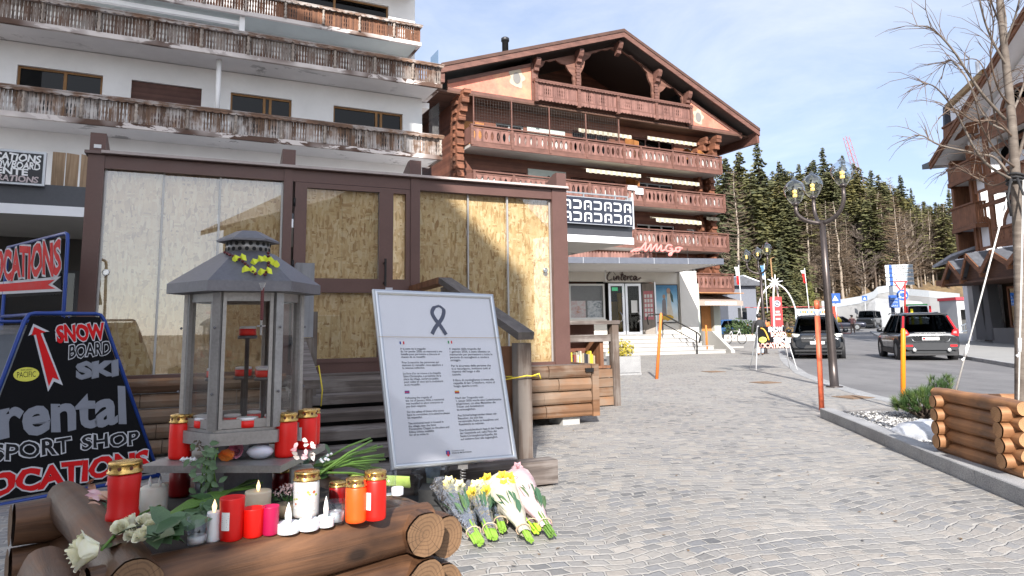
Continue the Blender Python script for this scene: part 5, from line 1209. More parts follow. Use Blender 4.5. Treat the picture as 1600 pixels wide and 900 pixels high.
def person(label,at,rz,top,legs,hair,H_=1.74,stride=.14,arms=None,hold=None,lean=0.0):
 t=thing('person',label,'person',at,None,rz);k=H_/1.74
 J=dict(pel=(0,0,.93,(.14,.11)),che=(0,lean*.5,1.25,(.155,.11)),nek=(0,lean*.8,1.47,.055),hed=(0,lean,1.55,(.075,.085)),crn=(0,lean,1.69,(.06,.07)),ls=(.18,lean*.7,1.41,.062),rs=(-.18,lean*.7,1.41,.062),lh=(.09,0,.88,.09),rh=(-.09,0,.88,.09),lk=(.10,stride*.6,.50,.065),rk=(-.10,-stride*.3,.50,.065),la=(.10,stride,.09,.04),ra=(-.10,-stride,.09,.04),lt=(.11,stride+.15,.04,.035),rt=(-.11,-stride+.15,.04,.035))
 A=arms or dict(le=(.26,.02,1.14),lw=(.27,.14,.92),re=(-.26,.02,1.14),rw=(-.27,.12,.92))
 for q,r in(('le',.045),('lw',.032),('re',.045),('rw',.032)):J[q]=(*A[q],r)
 for s,a in(('l','lw'),('r','rw')):w_=J[a];J[s+'f']=(w_[0],w_[1]+.05,w_[2]-.09,(.035,.02))
 J={a:(b[0]*k,b[1]*k,b[2]*k,b[3])for a,b in J.items()}
 E=[('pel','che'),('che','nek'),('nek','hed'),('hed','crn'),('che','ls'),('che','rs'),('ls','le'),('le','lw'),('lw','lf'),('rs','re'),('re','rw'),('rw','rf'),('pel','lh'),('pel','rh'),('lh','lk'),('lk','la'),('la','lt'),('rh','rk'),('rk','ra'),('ra','rt')]
 skin_body('body',J,E,SKIN,t)
 g=lambda v,e:(v[0],v[1],v[2],tuple(x+e for x in v[3])if isinstance(v[3],tuple)else v[3]+e)
 ks=['pel','che','nek','ls','rs','le','lw','re','rw'];JJ={a:g(J[a],.022)for a in ks}
 for a in('lw','rw'):JJ[a]=g(J[a],.014)
 JJ['nek']=(J['nek'][0],J['nek'][1],J['nek'][2]-.05,.075)
 skin_body('jacket',JJ,[e for e in E if e[0]in ks and e[1]in ks],top,t)
 ks=['pel','lh','rh','lk','rk','la','ra'];JJ={a:g(J[a],.014)for a in ks}
 skin_body('trousers',JJ,[e for e in E if e[0]in ks and e[1]in ks],legs,t)
 for f,a in(('lt','la'),('rt','ra')):skin_body('shoe',{'a':g(J[a],.012),'b':g(J[f],.014)},[('a','b')],flat('shoe_dark',(.03,.03,.03),.6),t,1)
 m=MB();m.lathe([(.0,.02),(.075,.03),(.095,.10),(.085,.16),(.05,.20),(.0,.215)],14,(0,-.015*k+lean*k,1.55*k));h_=m.build('hair',hair,t)
 m=MB();hy=lean*k
 for sx in(-1,1):m.lathe([(.0,-.011),(.012,0),(.0,.011)],8,(.03*sx,hy+.088,1.615*k))
 m.lathe([(.0,-.02),(.014,-.008),(.006,.03)],6,(0,hy+.095,1.58*k));m.obox((0,hy+.085,1.545*k),(.04,.012,.010));m.build('face',flat('face_features',(.20,.10,.08),.6),t)
 return t
M_BLK=flat('black_cloth',(.022,.022,.025),.8);M_JEAN=flat('pale_jeans',(.42,.50,.60),.85);M_HAIRB=flat('black_hair',(.012,.011,.011),.5)
pm=AT(1188,541,29.0);pm.z=0
t=person('man with black backpack and pale jeans walking away beside the far lamp',pm,radians(-10),flat('dark_jacket',(.05,.048,.05),.8),M_JEAN,M_HAIRB,1.72)
m=MB();m.lathe([(.0,0),(.15,.02),(.19,.15),(.18,.35),(.12,.47),(.0,.49)],14,(0,-.20,1.0),sx=1.0,sy=.6);m.build('backpack',M_BLK,t)
pp=AT(1333,522,66);pp.z=gz(66)
t=person('pedestrian in dark cap and reddish jacket with a shovel crossing the far road',pp,radians(140),flat('red_plaid_jacket',(.30,.14,.13),.8,0,.5,20),flat('brown_trousers',(.10,.07,.06),.85),M_HAIRB,1.74,.2,dict(le=(.28,.1,1.18),lw=(.20,.28,1.35),re=(-.3,.05,1.15),rw=(-.3,.25,1.0)))
m=MB();m.tube([(.22,.45,1.25),(.2,-.55,1.62)],.02,6);m.obox((.2,-.72,1.70),(.24,.34,.03),(.35,0,0))
tag(m.build('shovel',M_RUST,loc=pp),'shovel carried over the shoulder of the far pedestrian','shovel').rotation_euler.z=radians(140)
cart=pp+Vector((-1.1,-.6,0));m=MB();m.tube([(0,0,.05),(-.25,.1,1.05)],.03,6);m.obox((0,0,.06),(1.1,.3,.08));tag(m.build('push_broom',flat('broom_red',(.22,.06,.05),.6),loc=cart),'wide push broom standing beside the far pedestrian','broom')
pv=AT(1459,500,48);pv.z=gz(48);person('person in navy jacket with red cap seen over the roof of the dark car',pv,radians(160),flat('navy_jacket',(.02,.03,.09),.7),M_BLK,flat('maroon_cap',(.12,.02,.03),.7),1.80,.05)
po_=AT(1198,530,44);po_.z=gz(44);person('person in orange work jacket behind the sandwich board',po_,radians(170),flat('hi_vis_orange',(.75,.15,.03),.6),M_BLK,M_HAIRB,1.6,.06)
# ------------------------------------------------------------------ cars
M_TYRE=flat('tyre_rubber',(.022,.022,.023),.8);M_RIM=flat('alloy_rim',(.32,.33,.34),.35,.8);M_PLAST=flat('black_trim',(.022,.022,.024),.5)
M_CGL=glass('car_glass',(.10,.115,.13,1),1.8);M_CHROME=flat('chrome',(.6,.6,.6),.25,1);M_RED=flat('tail_lamp_red',(.55,.012,.018),.2);M_PLATE=flat('plate_white',(.75,.75,.75),.5);M_HLG=emis('headlamp_glow',(1,.97,.8,1),1.4)
def paint(name,col):
 n=NT(name);n.set(Base_Color=(*col,1),Metallic=.4,Roughness=.34,Coat_Weight=.6,Coat_Roughness=.05);f=n.noise(n.co(),3,4);n.l(n.ramp(f,[(.3,(.28,)*3),(.7,(.42,)*3)]),n.b.inputs['Roughness']);return n.m
def car(label,at,head,L_,Wd,H_,pm_,style,cat='car',name='parked_car',det=True):
 t=thing(name,label,cat,at,None,atan2(head[1],head[0]));hw=Wd/2;b=.30*H_/1.7;be=.60*H_;hl=L_/2
 van=style=='van';hood=.95 if van else 1.22
 st=[(-hl,.86,b+.12,be*.86),(-hl+.04,.94,b+.04,be*.97),(-hl+.20,.985,b,be*1.02),(-hl*.45,1,b-.04,be*1.01),(0,1,b-.04,be),(hl-hood-.45,1,b-.04,be*.99),(hl-hood*.8,.99,b-.02,be*.985),(hl-.45,.97,b,be*.965),(hl-.18,.94,b+.01,be*.93),(hl-.05,.88,b+.05,be*.87),(hl,.78,b+.12,be*.78)]
 m=MB();n=26;vs=[];ss=[]
 for a,c in zip(st,st[1:]):ss+=[tuple(a[k]+(c[k]-a[k])*f for k in range(4))for f in(0,.33,.66)]
 for x,w_,z0,z1 in ss+[st[-1]]:
  y=hw*w_;zc,hz=(z0+z1)/2,(z1-z0)/2
  for j in range(n):
   c_,s_=cos(2*pi*j/n+.01),sin(2*pi*j/n+.01);vs.append((x,y*math.copysign(abs(c_)**.30,c_)*(1-.06*max(0,s_)**2-.08*max(0,-s_)**2),zc+hz*math.copysign(abs(s_)**.50,s_)))
 k_=len(vs)//n
 fs=[(i*n+j,(i+1)*n+j,(i+1)*n+(j+1)%n,i*n+(j+1)%n)for i in range(k_-1)for j in range(n)]+[tuple(range(n)),tuple((k_-1)*n+j for j in reversed(range(n)))]
 m.raw(vs,fs,True);m.sm[-2:]=[False,False];body=m.build('body',pm_,t)
 xr0,xr1=-hl+.10,-hl+(.30 if van else.62);xf0,xf1=hl-hood-.05,hl-hood-(.55 if van else.95);yb,yt=hw*.885,hw*(.80 if van else.70);zb,zt=be*.965,H_-.07
 P=lambda x,y,z:(x,y,z)
 q=[P(xr0,yb,zb),P(xf0,yb,zb),P(xf0,-yb,zb),P(xr0,-yb,zb),P(xr1,yt,zt),P(xf1,yt,zt),P(xf1,-yt,zt),P(xr1,-yt,zt)]
 m=MB();m.raw([q[i]for i in(0,1,5,4)],[(0,1,2,3)]);m.build('side_glass',M_CGL,t);m=MB();m.raw([q[i]for i in(2,3,7,6)],[(0,1,2,3)]);m.build('side_glass',M_CGL,t)
 m=MB();m.box(xr0+.3,xf0-.4,-yb*.92,yb*.92,zb-.02,zb+.03);m.box(-.35,-.2,-.6,.6,zb,zb+.30);m.build('seats',M_PLAST,t)
 m=MB();m.raw([q[i]for i in(1,2,6,5)],[(0,1,2,3)]);m.build('windscreen',M_CGL,t)
 m=MB();m.raw([q[i]for i in(3,0,4,7)],[(0,1,2,3)]);m.build('rear_window',M_CGL,t)
 m=MB();rs=[]
 for x,s,z in((xr1-.16,.96,zt-.03),(xr1+.05,1.02,zt+.01),((xr1+xf1)/2,1.05,zt+.045),(xf1-.05,1.0,zt+.015),(xf1+.12,.95,zt-.04)):rs.append([(x,yt*s,z-.03),(x,yt*s*.85,z+.04),(x,0,z+.055),(x,-yt*s*.85,z+.04),(x,-yt*s,z-.03)])
 m.raw([p for r in rs for p in r],[(i*5+j,i*5+j+1,i*5+6+j,i*5+5+j)for i in range(4)for j in range(4)],True);ro=m.build('roof',pm_,t);sd_=ro.modifiers.new('s','SOLIDIFY');sd_.thickness=.04
 for a,c,w_ in((0,4,.13),(1,5,.07),(2,6,.07),(3,7,.13)):m=MB();m.beam(Vector(q[a]),Vector(q[c]),w_,.06);m.build('pillar',pm_,t)
 for s in(1,-1):
  m=MB();xm=(xf0*.35+xr0*.65)if not van else.3;m.beam((xm,s*yb,zb),(xm,s*yt,zt),.09,.03);m.build('door_pillar',M_PLAST,t)
  m=MB();m.beam((xf0*.8+xr0*.2-.2,s*(yb+.002),zb),(xf1*.8+xr1*.2-.1,s*yt,zt),.06,.03);m.build('door_pillar',M_PLAST,t)
  m=MB();m.lathe([(0,-.07),(.09,-.05),(.11,.02),(.09,.08),(0,.09)],10,(xf0-.28,s*(hw+.10),zb+.07),sx=.8,sy=1.0);m.beam((xf0-.28,s*yb,zb),(xf0-.28,s*(hw+.06),zb+.04),.06,.05);m.build('mirror',pm_,t)
 rw=.235*H_/1.0*.92
 for x in(-hl+.87,hl-.88):
  for s in(1,-1):
   w_=link(bpy.data.objects.new('wheel',None));w_.parent=t;w_.location=(x,s*(hw-.10),rw);w_.rotation_euler.x=-s*pi/2
   m=MB();m.lathe([(rw*.62,-.10),(rw*.93,-.115),(rw,-.08),(rw,.08),(rw*.93,.112),(rw*.64,.115),(rw*.60,.09)],24);m.build('tyre',M_TYRE,w_)
   m=MB();m.lathe([(rw*.66,.10),(rw*.60,.112),(rw*.57,.05)],20)
   for k in range(5):
    a=2*pi*k/5;m.beam((0,0,.09),(rw*.6*cos(a),rw*.6*sin(a),.085),.07,.03)
   m.lathe([(rw*.15,.06),(rw*.12,.11)],12);m.build('rim',M_RIM,w_)
   m=MB();m.lathe([(rw*1.14,-.10),(rw*1.14,.105),(rw*1.05,.11),(rw*1.05,-.10)],24);m.build('wheel_arch',M_PLAST,w_)
 m=MB();m.box(-hl+.05,hl-.12,-hw*.86,hw*.86,b-.12,b+.02);m.build('underbody',M_PLAST,t)
 for s in(1,-1):m=MB();m.box(-hl+1.3,hl-1.35,s*hw*.985-.02,s*hw*.985+.02,b-.06,b+.10);m.build('sill',M_PLAST,t)
 return t,dict(hl=hl,hw=hw,b=b,be=be,H=H_,q=q)
hd=Vector((-.40,-.917));a=AT(1279,560,27.4);a.z=-.1+gz(27);ctr=a-Vector((hd.x,hd.y,0))*2.3
t,d=car('dark grey SUV driving towards us with headlamps lit behind the near lamp post',ctr,hd,4.9,1.96,1.74,paint('dark_grey_paint',(.010,.013,.018)),'suv',name='moving_car')
hl,hw,b,be=d['hl'],d['hw'],d['b'],d['be'];xf=hl+.005
m=MB();m.prism([(-.56,.66),(.56,.66),(.60,.86),(.52,.92),(-.52,.92),(-.60,.86)],xf-.12,xf+.02,'x');gr=m.build('grille',M_PLAST,t)
m=MB();m.box(xf+.02,xf+.035,-.58,-.14,.80,.835);m.box(xf+.02,xf+.035,.14,.58,.80,.835);m.build('grille_bar',M_CHROME,gr)
m=MB();m.tube([(xf+.04,.125*cos(k*pi/10),.82+.125*sin(k*pi/10))for k in range(20)],.014,6,closed=True)
for k in range(3):a_=pi/2+2*pi*k/3;m.beam((xf+.04,0,.82),(xf+.04,.12*cos(a_),.82+.12*sin(a_)),.02,.02,(1,0,0))
m.build('star_emblem',M_CHROME,gr)
for s in(1,-1):
 m=MB();m.prism([(s*.64,.88),(s*.62,.97),(s*.90,1.0),(s*.93,.93),(s*.86,.85)],xf-.40,xf-.06,'x');h_=m.build('headlamp',flat('lamp_housing',(.25,.26,.27),.25,.6),t)
 m=MB();m.prism([(s*.65,.93),(s*.64,.96),(s*.89,.985),(s*.90,.955)],xf-.06,xf-.045,'x');m.prism([(s*.70,.875),(s*.69,.915),(s*.83,.925),(s*.82,.875)],xf-.06,xf-.045,'x');m.build('lamp_strip',M_HLG,h_)
 m=MB();m.prism([(s*.50,.42),(s*.55,.62),(s*.90,.66),(s*.92,.50),(s*.75,.42)],xf-.28,xf-.03,'x');m.build('air_intake',M_PLAST,t)
 m=MB();m.beam((xf-.015,s*.56,.55),(xf-.10,s*.88,.58),.02,.025);m.build('intake_blade',M_RIM,t)
m=MB();m.prism([(-.50,.42),(.50,.42),(.42,.54),(-.42,.54)],xf-.1,xf+.0,'x');m.box(xf-.12,xf+.01,-.85,.85,.30,.37);m.build('lower_grille',M_PLAST,t)
m=MB();m.box(xf+.01,xf+.03,-.26,.26,.58,.69);pl_=m.build('number_plate',M_PLATE,t)
m=MB();m.prism([(-.60,1.06),(.60,1.06),(.4,1.09),(-.4,1.09)],hl-1.25,hl-1.2,'x');m.build('wiper',M_PLAST,t)
for s in(1,-1):m=MB();m.tube([(hl-3.9,s*.70,1.72),(hl-3.7,s*.71,1.77),(hl-2.6,s*.71,1.77),(hl-2.4,s*.70,1.72)],.02,6);m.build('roof_rail',M_PLAST,t)
for s in(1,-1):m=MB();m.tube([(hl-.25,s*.45,be*.955),(hl-1.2,s*.62,be*1.0)],.012,5);m.build('bonnet_crease',d and paint('dark_grey_crease',(.03,.034,.042)),t)
hd=Vector((.30,.954));a=AT(1457,563,25.0);a.z=-.1;ctr=a+Vector((hd.x,hd.y,0))*2.3
t,d=car('dark grey crossover seen from behind with tall red tail lamps on the road',ctr,hd,4.65,1.93,1.72,paint('graphite_paint',(.014,.016,.020)),'suv',name='moving_car')
hl,hw,b,be=d['hl'],d['hw'],d['b'],d['be'];q=d['q'];xr=-hl
for s in(1,-1):
 A_,B_=Vector(q[3 if s<0 else 0]),Vector(q[7 if s<0 else 4]);o_=Vector((-.035,s*.012,0));m=MB();m.beam(A_.lerp(B_,.02)+o_,A_.lerp(B_,.86)+o_,.11,.06,(0,1,0));m.prism([(s*.66,.93),(s*.74,1.10),(s*.885,1.12),(s*.905,.98),(s*.88,.86)],xr-.004,xr+.20,'x');tl=m.build('tail_lamp',M_RED,t)
 m=MB();m.prism([(s*.72,.97),(s*.75,1.04),(s*.83,1.05),(s*.84,.96)],xr-.012,xr+.0,'x');m.build('lamp_insert',flat('lamp_clear',(.70,.25,.25),.2),tl)
 m=MB();m.box(xr-.042,xr+.05,s*.70-.11,s*.70+.11,.50,.565);m.build('reflector',M_RED,t)
 m=MB();m.lathe([(.062,0),(.066,.0),(.066,.12),(.05,.12)],14,(0,0,0));e_=m.build('exhaust',M_CHROME,t,loc=(xr+.06,s*.55,.38));e_.rotation_euler.y=-pi/2
m=MB();m.prism([(-.86,.46),(-.78,.38),(.78,.38),(.86,.46),(.86,.57),(.80,.63),(-.80,.63),(-.86,.57)],xr-.035,xr+.2,'x');m.prism([(-.74,.38),(-.66,.27),(.66,.27),(.74,.38)],xr+.03,xr+.3,'x');m.build('bumper',flat('grey_bumper',(.020,.022,.026),.5),t)
m=MB();m.prism([(-.52,.70),(.52,.70),(.56,.86),(-.56,.86)],xr+.0,xr+.06,'x');rc=m.build('plate_recess',flat('recess_silver',(.09,.095,.10),.45,.3),t)
m=MB();m.box(xr-.02,xr+.0,-.27,.27,.73,.84);np_=m.build('number_plate',M_PLATE,t)
m=MB();m.box(xr-.025,xr-.02,.17,.25,.75,.82);m.build('plate_shield',M_RED,np_)
m=MB();vs,fs=text_shape('VS 117451');x0,x1,z0,z1=text_box('VS 117451');m.raw([(xr-.024,.13-.37*(v[0]-x0)/(x1-x0),.755+.06*(v[1]-z0)/(z1-z0))for v in vs],fs);m.build('plate_number',M_PLAST,np_)
for i,ch in enumerate('VOLVO'):
 m=MB();vs,fs=text_shape(ch,.02);x0,x1,z0,z1=text_box(ch);y0=.36-i*.17;m.raw([(xr-.012,y0-.075*(v[0]-x0)/(x1-x0),.935+.05*(v[1]-z0)/(z1-z0))for v in vs],fs);m.build('badge_letter',M_CHROME,t)
m=MB();m.beam((xr+.56,-.66,1.66),(xr+.56,.66,1.66),.10,.03);m.obox((xr+.50,0,1.655),(.3,1.30,.03));m.build('spoiler',paint('graphite_paint2',(.028,.031,.036)),t)
m=MB();m.beam((xr-.005,-.5,.99),(xr-.005,.5,.99),.012,.02);m.build('tailgate_trim',M_CHROME,t)
for s in(1,-1):m=MB();m.tube([(xr-.01,s*.62,.80),(xr-.015,s*.56,.70),(xr-.02,s*.45,.65)],.012,5);m.build('tailgate_crease',M_RIM,t);m=MB();m.tube([(-.9,s*.70,1.70),(-.7,s*.71,1.745),(.5,s*.70,1.745),(.7,s*.69,1.69)],.02,6);m.build('roof_rail',M_RIM,t)
a=AT(1359,512,84);a.z=gz(84)+.02;car('black van turning at the far roundabout beside the snowy bank',a,(-.62,-.78),5.0,1.95,1.98,paint('black_paint',(.012,.013,.015)),'van','van','moving_van')
a=AT(1319,511,76);a.z=gz(76);car('dark hatchback on the far road between near lamp and pedestrian',a,(.9,-.43),4.3,1.85,1.5,paint('blueblack_paint',(.018,.02,.035)),'suv','car','moving_car')
a=AT(1146,503,58);a.z=gz(58);car('small blue car parked behind the hedge beside the chalet',a,(.95,.3),4.1,1.8,1.5,paint('blue_paint',(.03,.10,.26)),'suv','car','parked_car')
a=AT(1428,500,66);a.z=gz(66);t,d=car('white ambulance van with red and yellow stripes behind the dark crossover',a,(.35,.94),5.2,2.05,2.55,paint('ambulance_white',(.68,.68,.68)),'van','van','parked_van')
xr=-d['hl']-.02
for nm,y0,y1,z0,z1,mm in(('red_stripe',.85,1.02,.6,2.45,M_RED),('red_stripe',-1.02,-.85,.6,2.45,M_RED),('yellow_stripe',.45,.65,.6,2.2,flat('stripe_yellow',(.75,.62,.02),.4)),('yellow_stripe',-.2,.0,.6,1.5,flat('stripe_yellow',(.75,.62,.02),.4))):m=MB();m.box(xr-.01,xr+.01,y0,y1,z0,z1);m.build(nm,mm,t)
m=MB();m.box(-1.9,-1.5,-.9,.9,2.5,2.66);m.build('light_bar',flat('bar_green',(.08,.40,.12),.4),t)
# ------------------------------------------------------------------ signs, flags, arches and other things round the roundabout
M_BLUE=flat('sign_blue',(.012,.085,.36),.4,0,.08);M_SWHITE=flat('sign_plate_white',(.72,.76,.78),.4,0,.05);M_POLE=flat('galvanised',(.45,.46,.47),.4,.8)
def flatsign(name,label,px,py,Y,Wd,Hh,mat,parts=(),post=None,rz=-.35,cat='sign'):
 p=AT(px,py,Y);t=thing(name,label,cat,p,None,rz)
 m=MB();m.box(-Wd/2,Wd/2,-.02,.02,-Hh/2,Hh/2);m.build('plate',mat,t)
 if post:m=MB();m.lathe([(.05,gz(Y)-p.z),(.05,Hh/2 if post==1 else post)],10,(0,.07,0));m.build('post',M_POLE,t)
 return t
for px,py,Y,s,lab in((1305,466,52,.70,'near blue crossing sign right of the tall lamp post'),(1351,466,84,.55,'far blue crossing sign small before the pale retaining wall')):
 t=flatsign('crossing_sign',lab,px,py,Y,s,s*1.05,M_BLUE,(),1);m=MB();m.prism([(-.30*s,-.28*s),(.30*s,-.28*s),(0,.30*s)],-.03,-.021);m.build('triangle',M_SWHITE,t)
 m=MB();m.tube([(-.03*s,-.035,.06*s),(.0,-.035,-.08*s),(-.09*s,-.035,-.22*s)],.025*s,5);m.tube([(0,-.035,-.08*s),(.08*s,-.035,-.22*s)],.025*s,5);m.lathe([(0,-.04*s),(.04*s,0),(0,.04*s)],8,(0,-.035,.13*s));m.build('walker_symbol',M_PLAST,t)
Y=46;pA,pB=AT(1386,431,Y),AT(1425,431,Y);cx=(pA.x+pB.x)/2;Wd=pB.x-pA.x;z1,z0=AT(1405,413,Y).z,AT(1405,446,Y).z;hh=(z1-z0)/5
t=thing('direction_sign','tall direction sign of five white and blue strips on grey post','direction sign',(cx,Y,0),None,-.30)
for k in range(5):
 z=z0+k*hh;m=MB();m.box(-Wd/2,Wd/2,-.03,.03,z+.02,z+hh-.03);pn=m.build('panel',M_SWHITE,t)
 m=MB();m.box(-Wd/2+.22,-Wd/2+.42,-.036,-.03,z+.02,z+hh-.03);m.build('arrow_field',M_BLUE,pn)
 m=MB();m.box(Wd/2-.48,Wd/2-.02,-.036,-.03,z+.05,z+hh-.07);m.build('symbol_field',flat('field_greyblue',(.30,.36,.42),.5),pn)
 m=MB();r_=random.Random(k);x=-Wd/2+.5
 for i in range(9):w_=r_.uniform(.05,.10);m.box(x,x+w_,-.034,-.031,z+hh*.36,z+hh*(.62 if i else.7));x+=w_+.025
 m.build('lettering',flat('sign_text_grey',(.06,.07,.09),.5),pn)
m=MB();m.box(-.65,-.45,.05,.2,-.2+gz(Y),z1);m.box(.3,.45,.05,.15,z0,z1);m.build('post',flat('post_bluegrey',(.10,.12,.16),.5,.3),t)
t=flatsign('road_sign','blue information plate on the direction sign post',1397,471,45.6,.62,.82,M_BLUE)
m=MB()
for k in range(3):put_text(m,('PARKING','CENTRE','GARE')[k],(-.24,.10-.22*k),(.22,.10-.22*k),(-.24,.22-.22*k),-.024)
m.build('lettering',flat('sign_pale_text',(.45,.52,.65),.5),t)
Y=44;p=AT(1407,445,Y);t=thing('yield_sign','red and white give way triangle pointing down before the direction sign','give way sign',(p.x,Y,0),None,-.3)
zc=p.z;r=.42
m=MB();m.prism([(-r,zc+.24),(0,zc-.46),(r,zc+.24)],-.02,.0);m.build('border',flat('sign_red',(.52,.02,.03),.4),t)
m=MB();m.prism([(-r*.66,zc+.165),(0,zc-.31),(r*.66,zc+.165)],-.03,-.02);m.build('field',M_SWHITE,t)
zc2_=AT(1409,461,Y).z
m=MB();m.lathe([(.34,-.01),(.34,.01)],24);dsk=m.build('roundabout_disc',M_BLUE,t,loc=(.05,-.03,zc2_));dsk.rotation_euler.x=pi/2
for k in range(3):
 a0=2*pi*k/3+.3;m=MB();m.tube([(.19*cos(a0+s),.19*sin(a0+s),.02)for s in sm(0,1.35,7)],.035,6);a1=a0+1.35;c_=Vector((.19*cos(a1),.19*sin(a1),.02));tv=Vector((-sin(a1),cos(a1),0));nv=Vector((cos(a1),sin(a1),0));m.face([c_+nv*.09,c_+tv*.13,c_-nv*.09]);m.build('arrow',M_SWHITE,dsk)
m=MB();m.lathe([(.04,gz(Y)-.1),(.04,zc+.3)],10,(.05,.05,0));m.build('post',M_POLE,t)
snow_pole(1414,494,441,'red snow pole close beside the roundabout disc',0,flat('pole_red',(.55,.04,.03),.5),False,.05,43)
Y=52;p=AT(1215,505,Y);p.z=gz(Y);ht=AT(1212,444,Y).z-p.z;rr=.5*(AT(1251,480,Y).x-AT(1180,480,Y).x)
t=thing('light_arches','white tubular arches crossing under a white star at the roundabout','arches',p)
for a in(.12,.12+pi*.30):
 m=MB();m.tube([(rr*cos(b_)*cos(a),rr*cos(b_)*sin(a),ht*sin(b_)**.85)for b_ in sm(0,pi,29)],.06,8)
 m.build('arch',flat('tube_white',(.75,.75,.74),.5),t)
m=MB()
for k in range(10):
 a=2*pi*k/10+.2;l=.62 if k%2==0 else.45;m.tube([(0,0,ht+.12),(l*cos(a),.1*sin(k),ht+.12+l*sin(a))],[.07,.03],6)
m.build('star',flat('star_white',(.8,.8,.82),.5),t)
Y=53;p=AT(1214,505,Y);zt,=(AT(1214,464,Y).z,);t=thing('red_totem','tall red banner pillar with round grey emblem under the white arches','banner',(p.x,Y,gz(Y)),None,-.25);h=zt-gz(Y)
m=MB();m.box(-.42,.42,-.18,.18,0,h);m.build('pillar',flat('totem_red',(.62,.03,.035),.5),t)
m=MB();m.lathe([(.25,0),(.25,.01)],20);e_=m.build('emblem',flat('emblem_grey',(.38,.40,.46),.5),t,loc=(.08,-.185,h-.52));e_.rotation_euler.x=pi/2
m=MB()
for k in range(2):m.tube([(.14*cos(s+k*pi),.14*sin(s+k*pi),.015)for s in sm(0,2.4,8)],.028,5)
m.build('emblem_mark',flat('emblem_dark',(.03,.03,.05),.5),e_)
m=MB()
for z,w_ in((h-1.2,.3),(h-1.42,.4),(h-1.75,.36)):m.box(-w_/2+.08,w_/2+.08,-.186,-.18,z,z+.14)
m.build('lettering',flat('totem_pale',(.8,.45,.45),.5),t)
def flag(px,pt,pb,Y,dx,cols,label,f0,f1):
 a=AT(px,pt,Y);b_=AT(px+dx,pb,Y);t=thing('flag_pole',label,'flag',(b_.x,Y,b_.z));v=a-b_
 m=MB();m.tube([(0,0,-1.0),v],[.05,.03],8);m.build('pole',flat('pole_white',(.66,.66,.66),.4),t)
 m=MB();n_=8;L0=v.length
 for i in range(n_):
  for j in range(4):
   z=lambda k:v*(1-f0-(f1-f0)*k/n_);xx=lambda k,l:Vector((-.03-.075*l*(1-.35*k/n_)+.02*sin(k*2+l),.08*sin(l*2.2+k*.5),0));m.cur=cols[min(int(i*len(cols)/n_),len(cols)-1)]
   m.face([z(i)+xx(i,j),z(i)+xx(i,j+1),z(i+1)+xx(i+1,j+1),z(i+1)+xx(i+1,j)],True)
 m.build('flag_cloth',[flat('flag_red',(.58,.03,.03),.7),flat('flag_white',(.75,.75,.75),.7),flat('flag_blue',(.16,.34,.55),.7)],t)
flag(1154,414,476,56,4,(1,1,0,0),'white and red flag hanging limp right of the chalet',.05,.5)
flag(1194,412,470,58,4,(2,2,1),'pale blue flag hanging limp behind the far lamp',.05,.42);flag(1257,419,486,58,8,(1,0,0,0),'red flag hanging limp on a white pole right of the arches',.05,.35)
m=MB();v=AT(1204,404,54)-AT(1210,470,54);m.tube([(0,0,-1.2),v],[.07,.05],8);m.beam(v,v+Vector((.3,0,.12)),.04,.04);tag(m.build('wooden_mast',flat('mast_wood',(.30,.17,.08),.7),loc=AT(1210,470,54)),'thin brown wooden mast rising behind the white star','mast')
t=thing('advert_banner','long white advert banner with orange and blue lettering along the roundabout','banner',AT(1243,490,62));b_=AT(1300,492,64)-AT(1243,490,62)
m=MB();m.raw([(0,0,-.5),(b_.x,b_.y,-.5),(b_.x,b_.y,.42),(0,0,.42)],[(0,1,2,3)]);o=m.build('cloth',flat('banner_white',(.70,.74,.78),.6),t);s_=o.modifiers.new('s','SOLIDIFY');s_.thickness=.02
m=MB();r_=random.Random(2)
for i in range(14):x=.12+i*.06;m.cur=i%3==0;m.raw([(b_.x*x,b_.y*x-.03,.02),(b_.x*(x+.035),b_.y*x-.03,.02),(b_.x*(x+.035),b_.y*x-.03,.26),(b_.x*x,b_.y*x-.03,.26)],[(0,1,2,3)])
m.build('lettering',[flat('banner_orange',(.62,.22,.06),.6),flat('banner_blue',(.12,.22,.5),.6)],t)
m=MB();m.tube([(-4.5,0,.62),(-2,0,.55),(0,0,.6),(b_.x,b_.y,.6)],.03,5);m.build('barrier_ribbon',flat('ribbon_red',(.6,.12,.12),.6),t)
for x in(0,.5,1):m=MB();m.tube([(b_.x*x,b_.y*x+.05,-.9),(b_.x*x,b_.y*x+.05,.65)],.03,6);m.build('post',M_POLE,t)
t=thing('roadwork_post','red and yellow roadwork beacon behind the windscreen of the oncoming SUV','beacon',AT(1307,500,58));m=MB();m.prism([(-.25,.2),(.12,.15),(-.05,1.15),(-.35,1.15)],-.1,.1);m.build('board',flat('beacon_red',(.6,.06,.03),.5),t);m=MB();m.lathe([(.3,-.2),(.3,0),(.12,.25)],10,(.1,0,0));m.build('foot',flat('beacon_yellow',(.72,.5,.02),.5),t)
def bush(name,label,c,sx,sy,sz,mat,n_,leaf,seed,cat='bush',stems=None):
 r=random.Random(seed);t=thing(name,label,cat,c);m=MB()
 for i in range(n_):
  v=Vector((r.gauss(0,1),r.gauss(0,1),r.gauss(0,1))).normalized()*r.random()**.35;p=Vector((v.x*sx,v.y*sy,sz*(.55+.5*v.z)));k=.75+.35*sin(p.x*5/max(sx,.2)+seed)*cos(p.y*4/max(sy,.2));p.z*=k
  q=lambda:Vector((r.uniform(-1,1),r.uniform(-1,1),r.uniform(-1,1)))*leaf
  m.face([p+q(),p+q(),p+q()])
 m.build('foliage',mat,t);m=MB()
 for i in range(5):m.tube([(r.uniform(-.2,.2)*sx,r.uniform(-.2,.2)*sy,-.02),(r.uniform(-.6,.6)*sx,r.uniform(-.6,.6)*sy,sz*.6)],[.02,.008],5)
 m.build('stem',M_BARK,t);return t
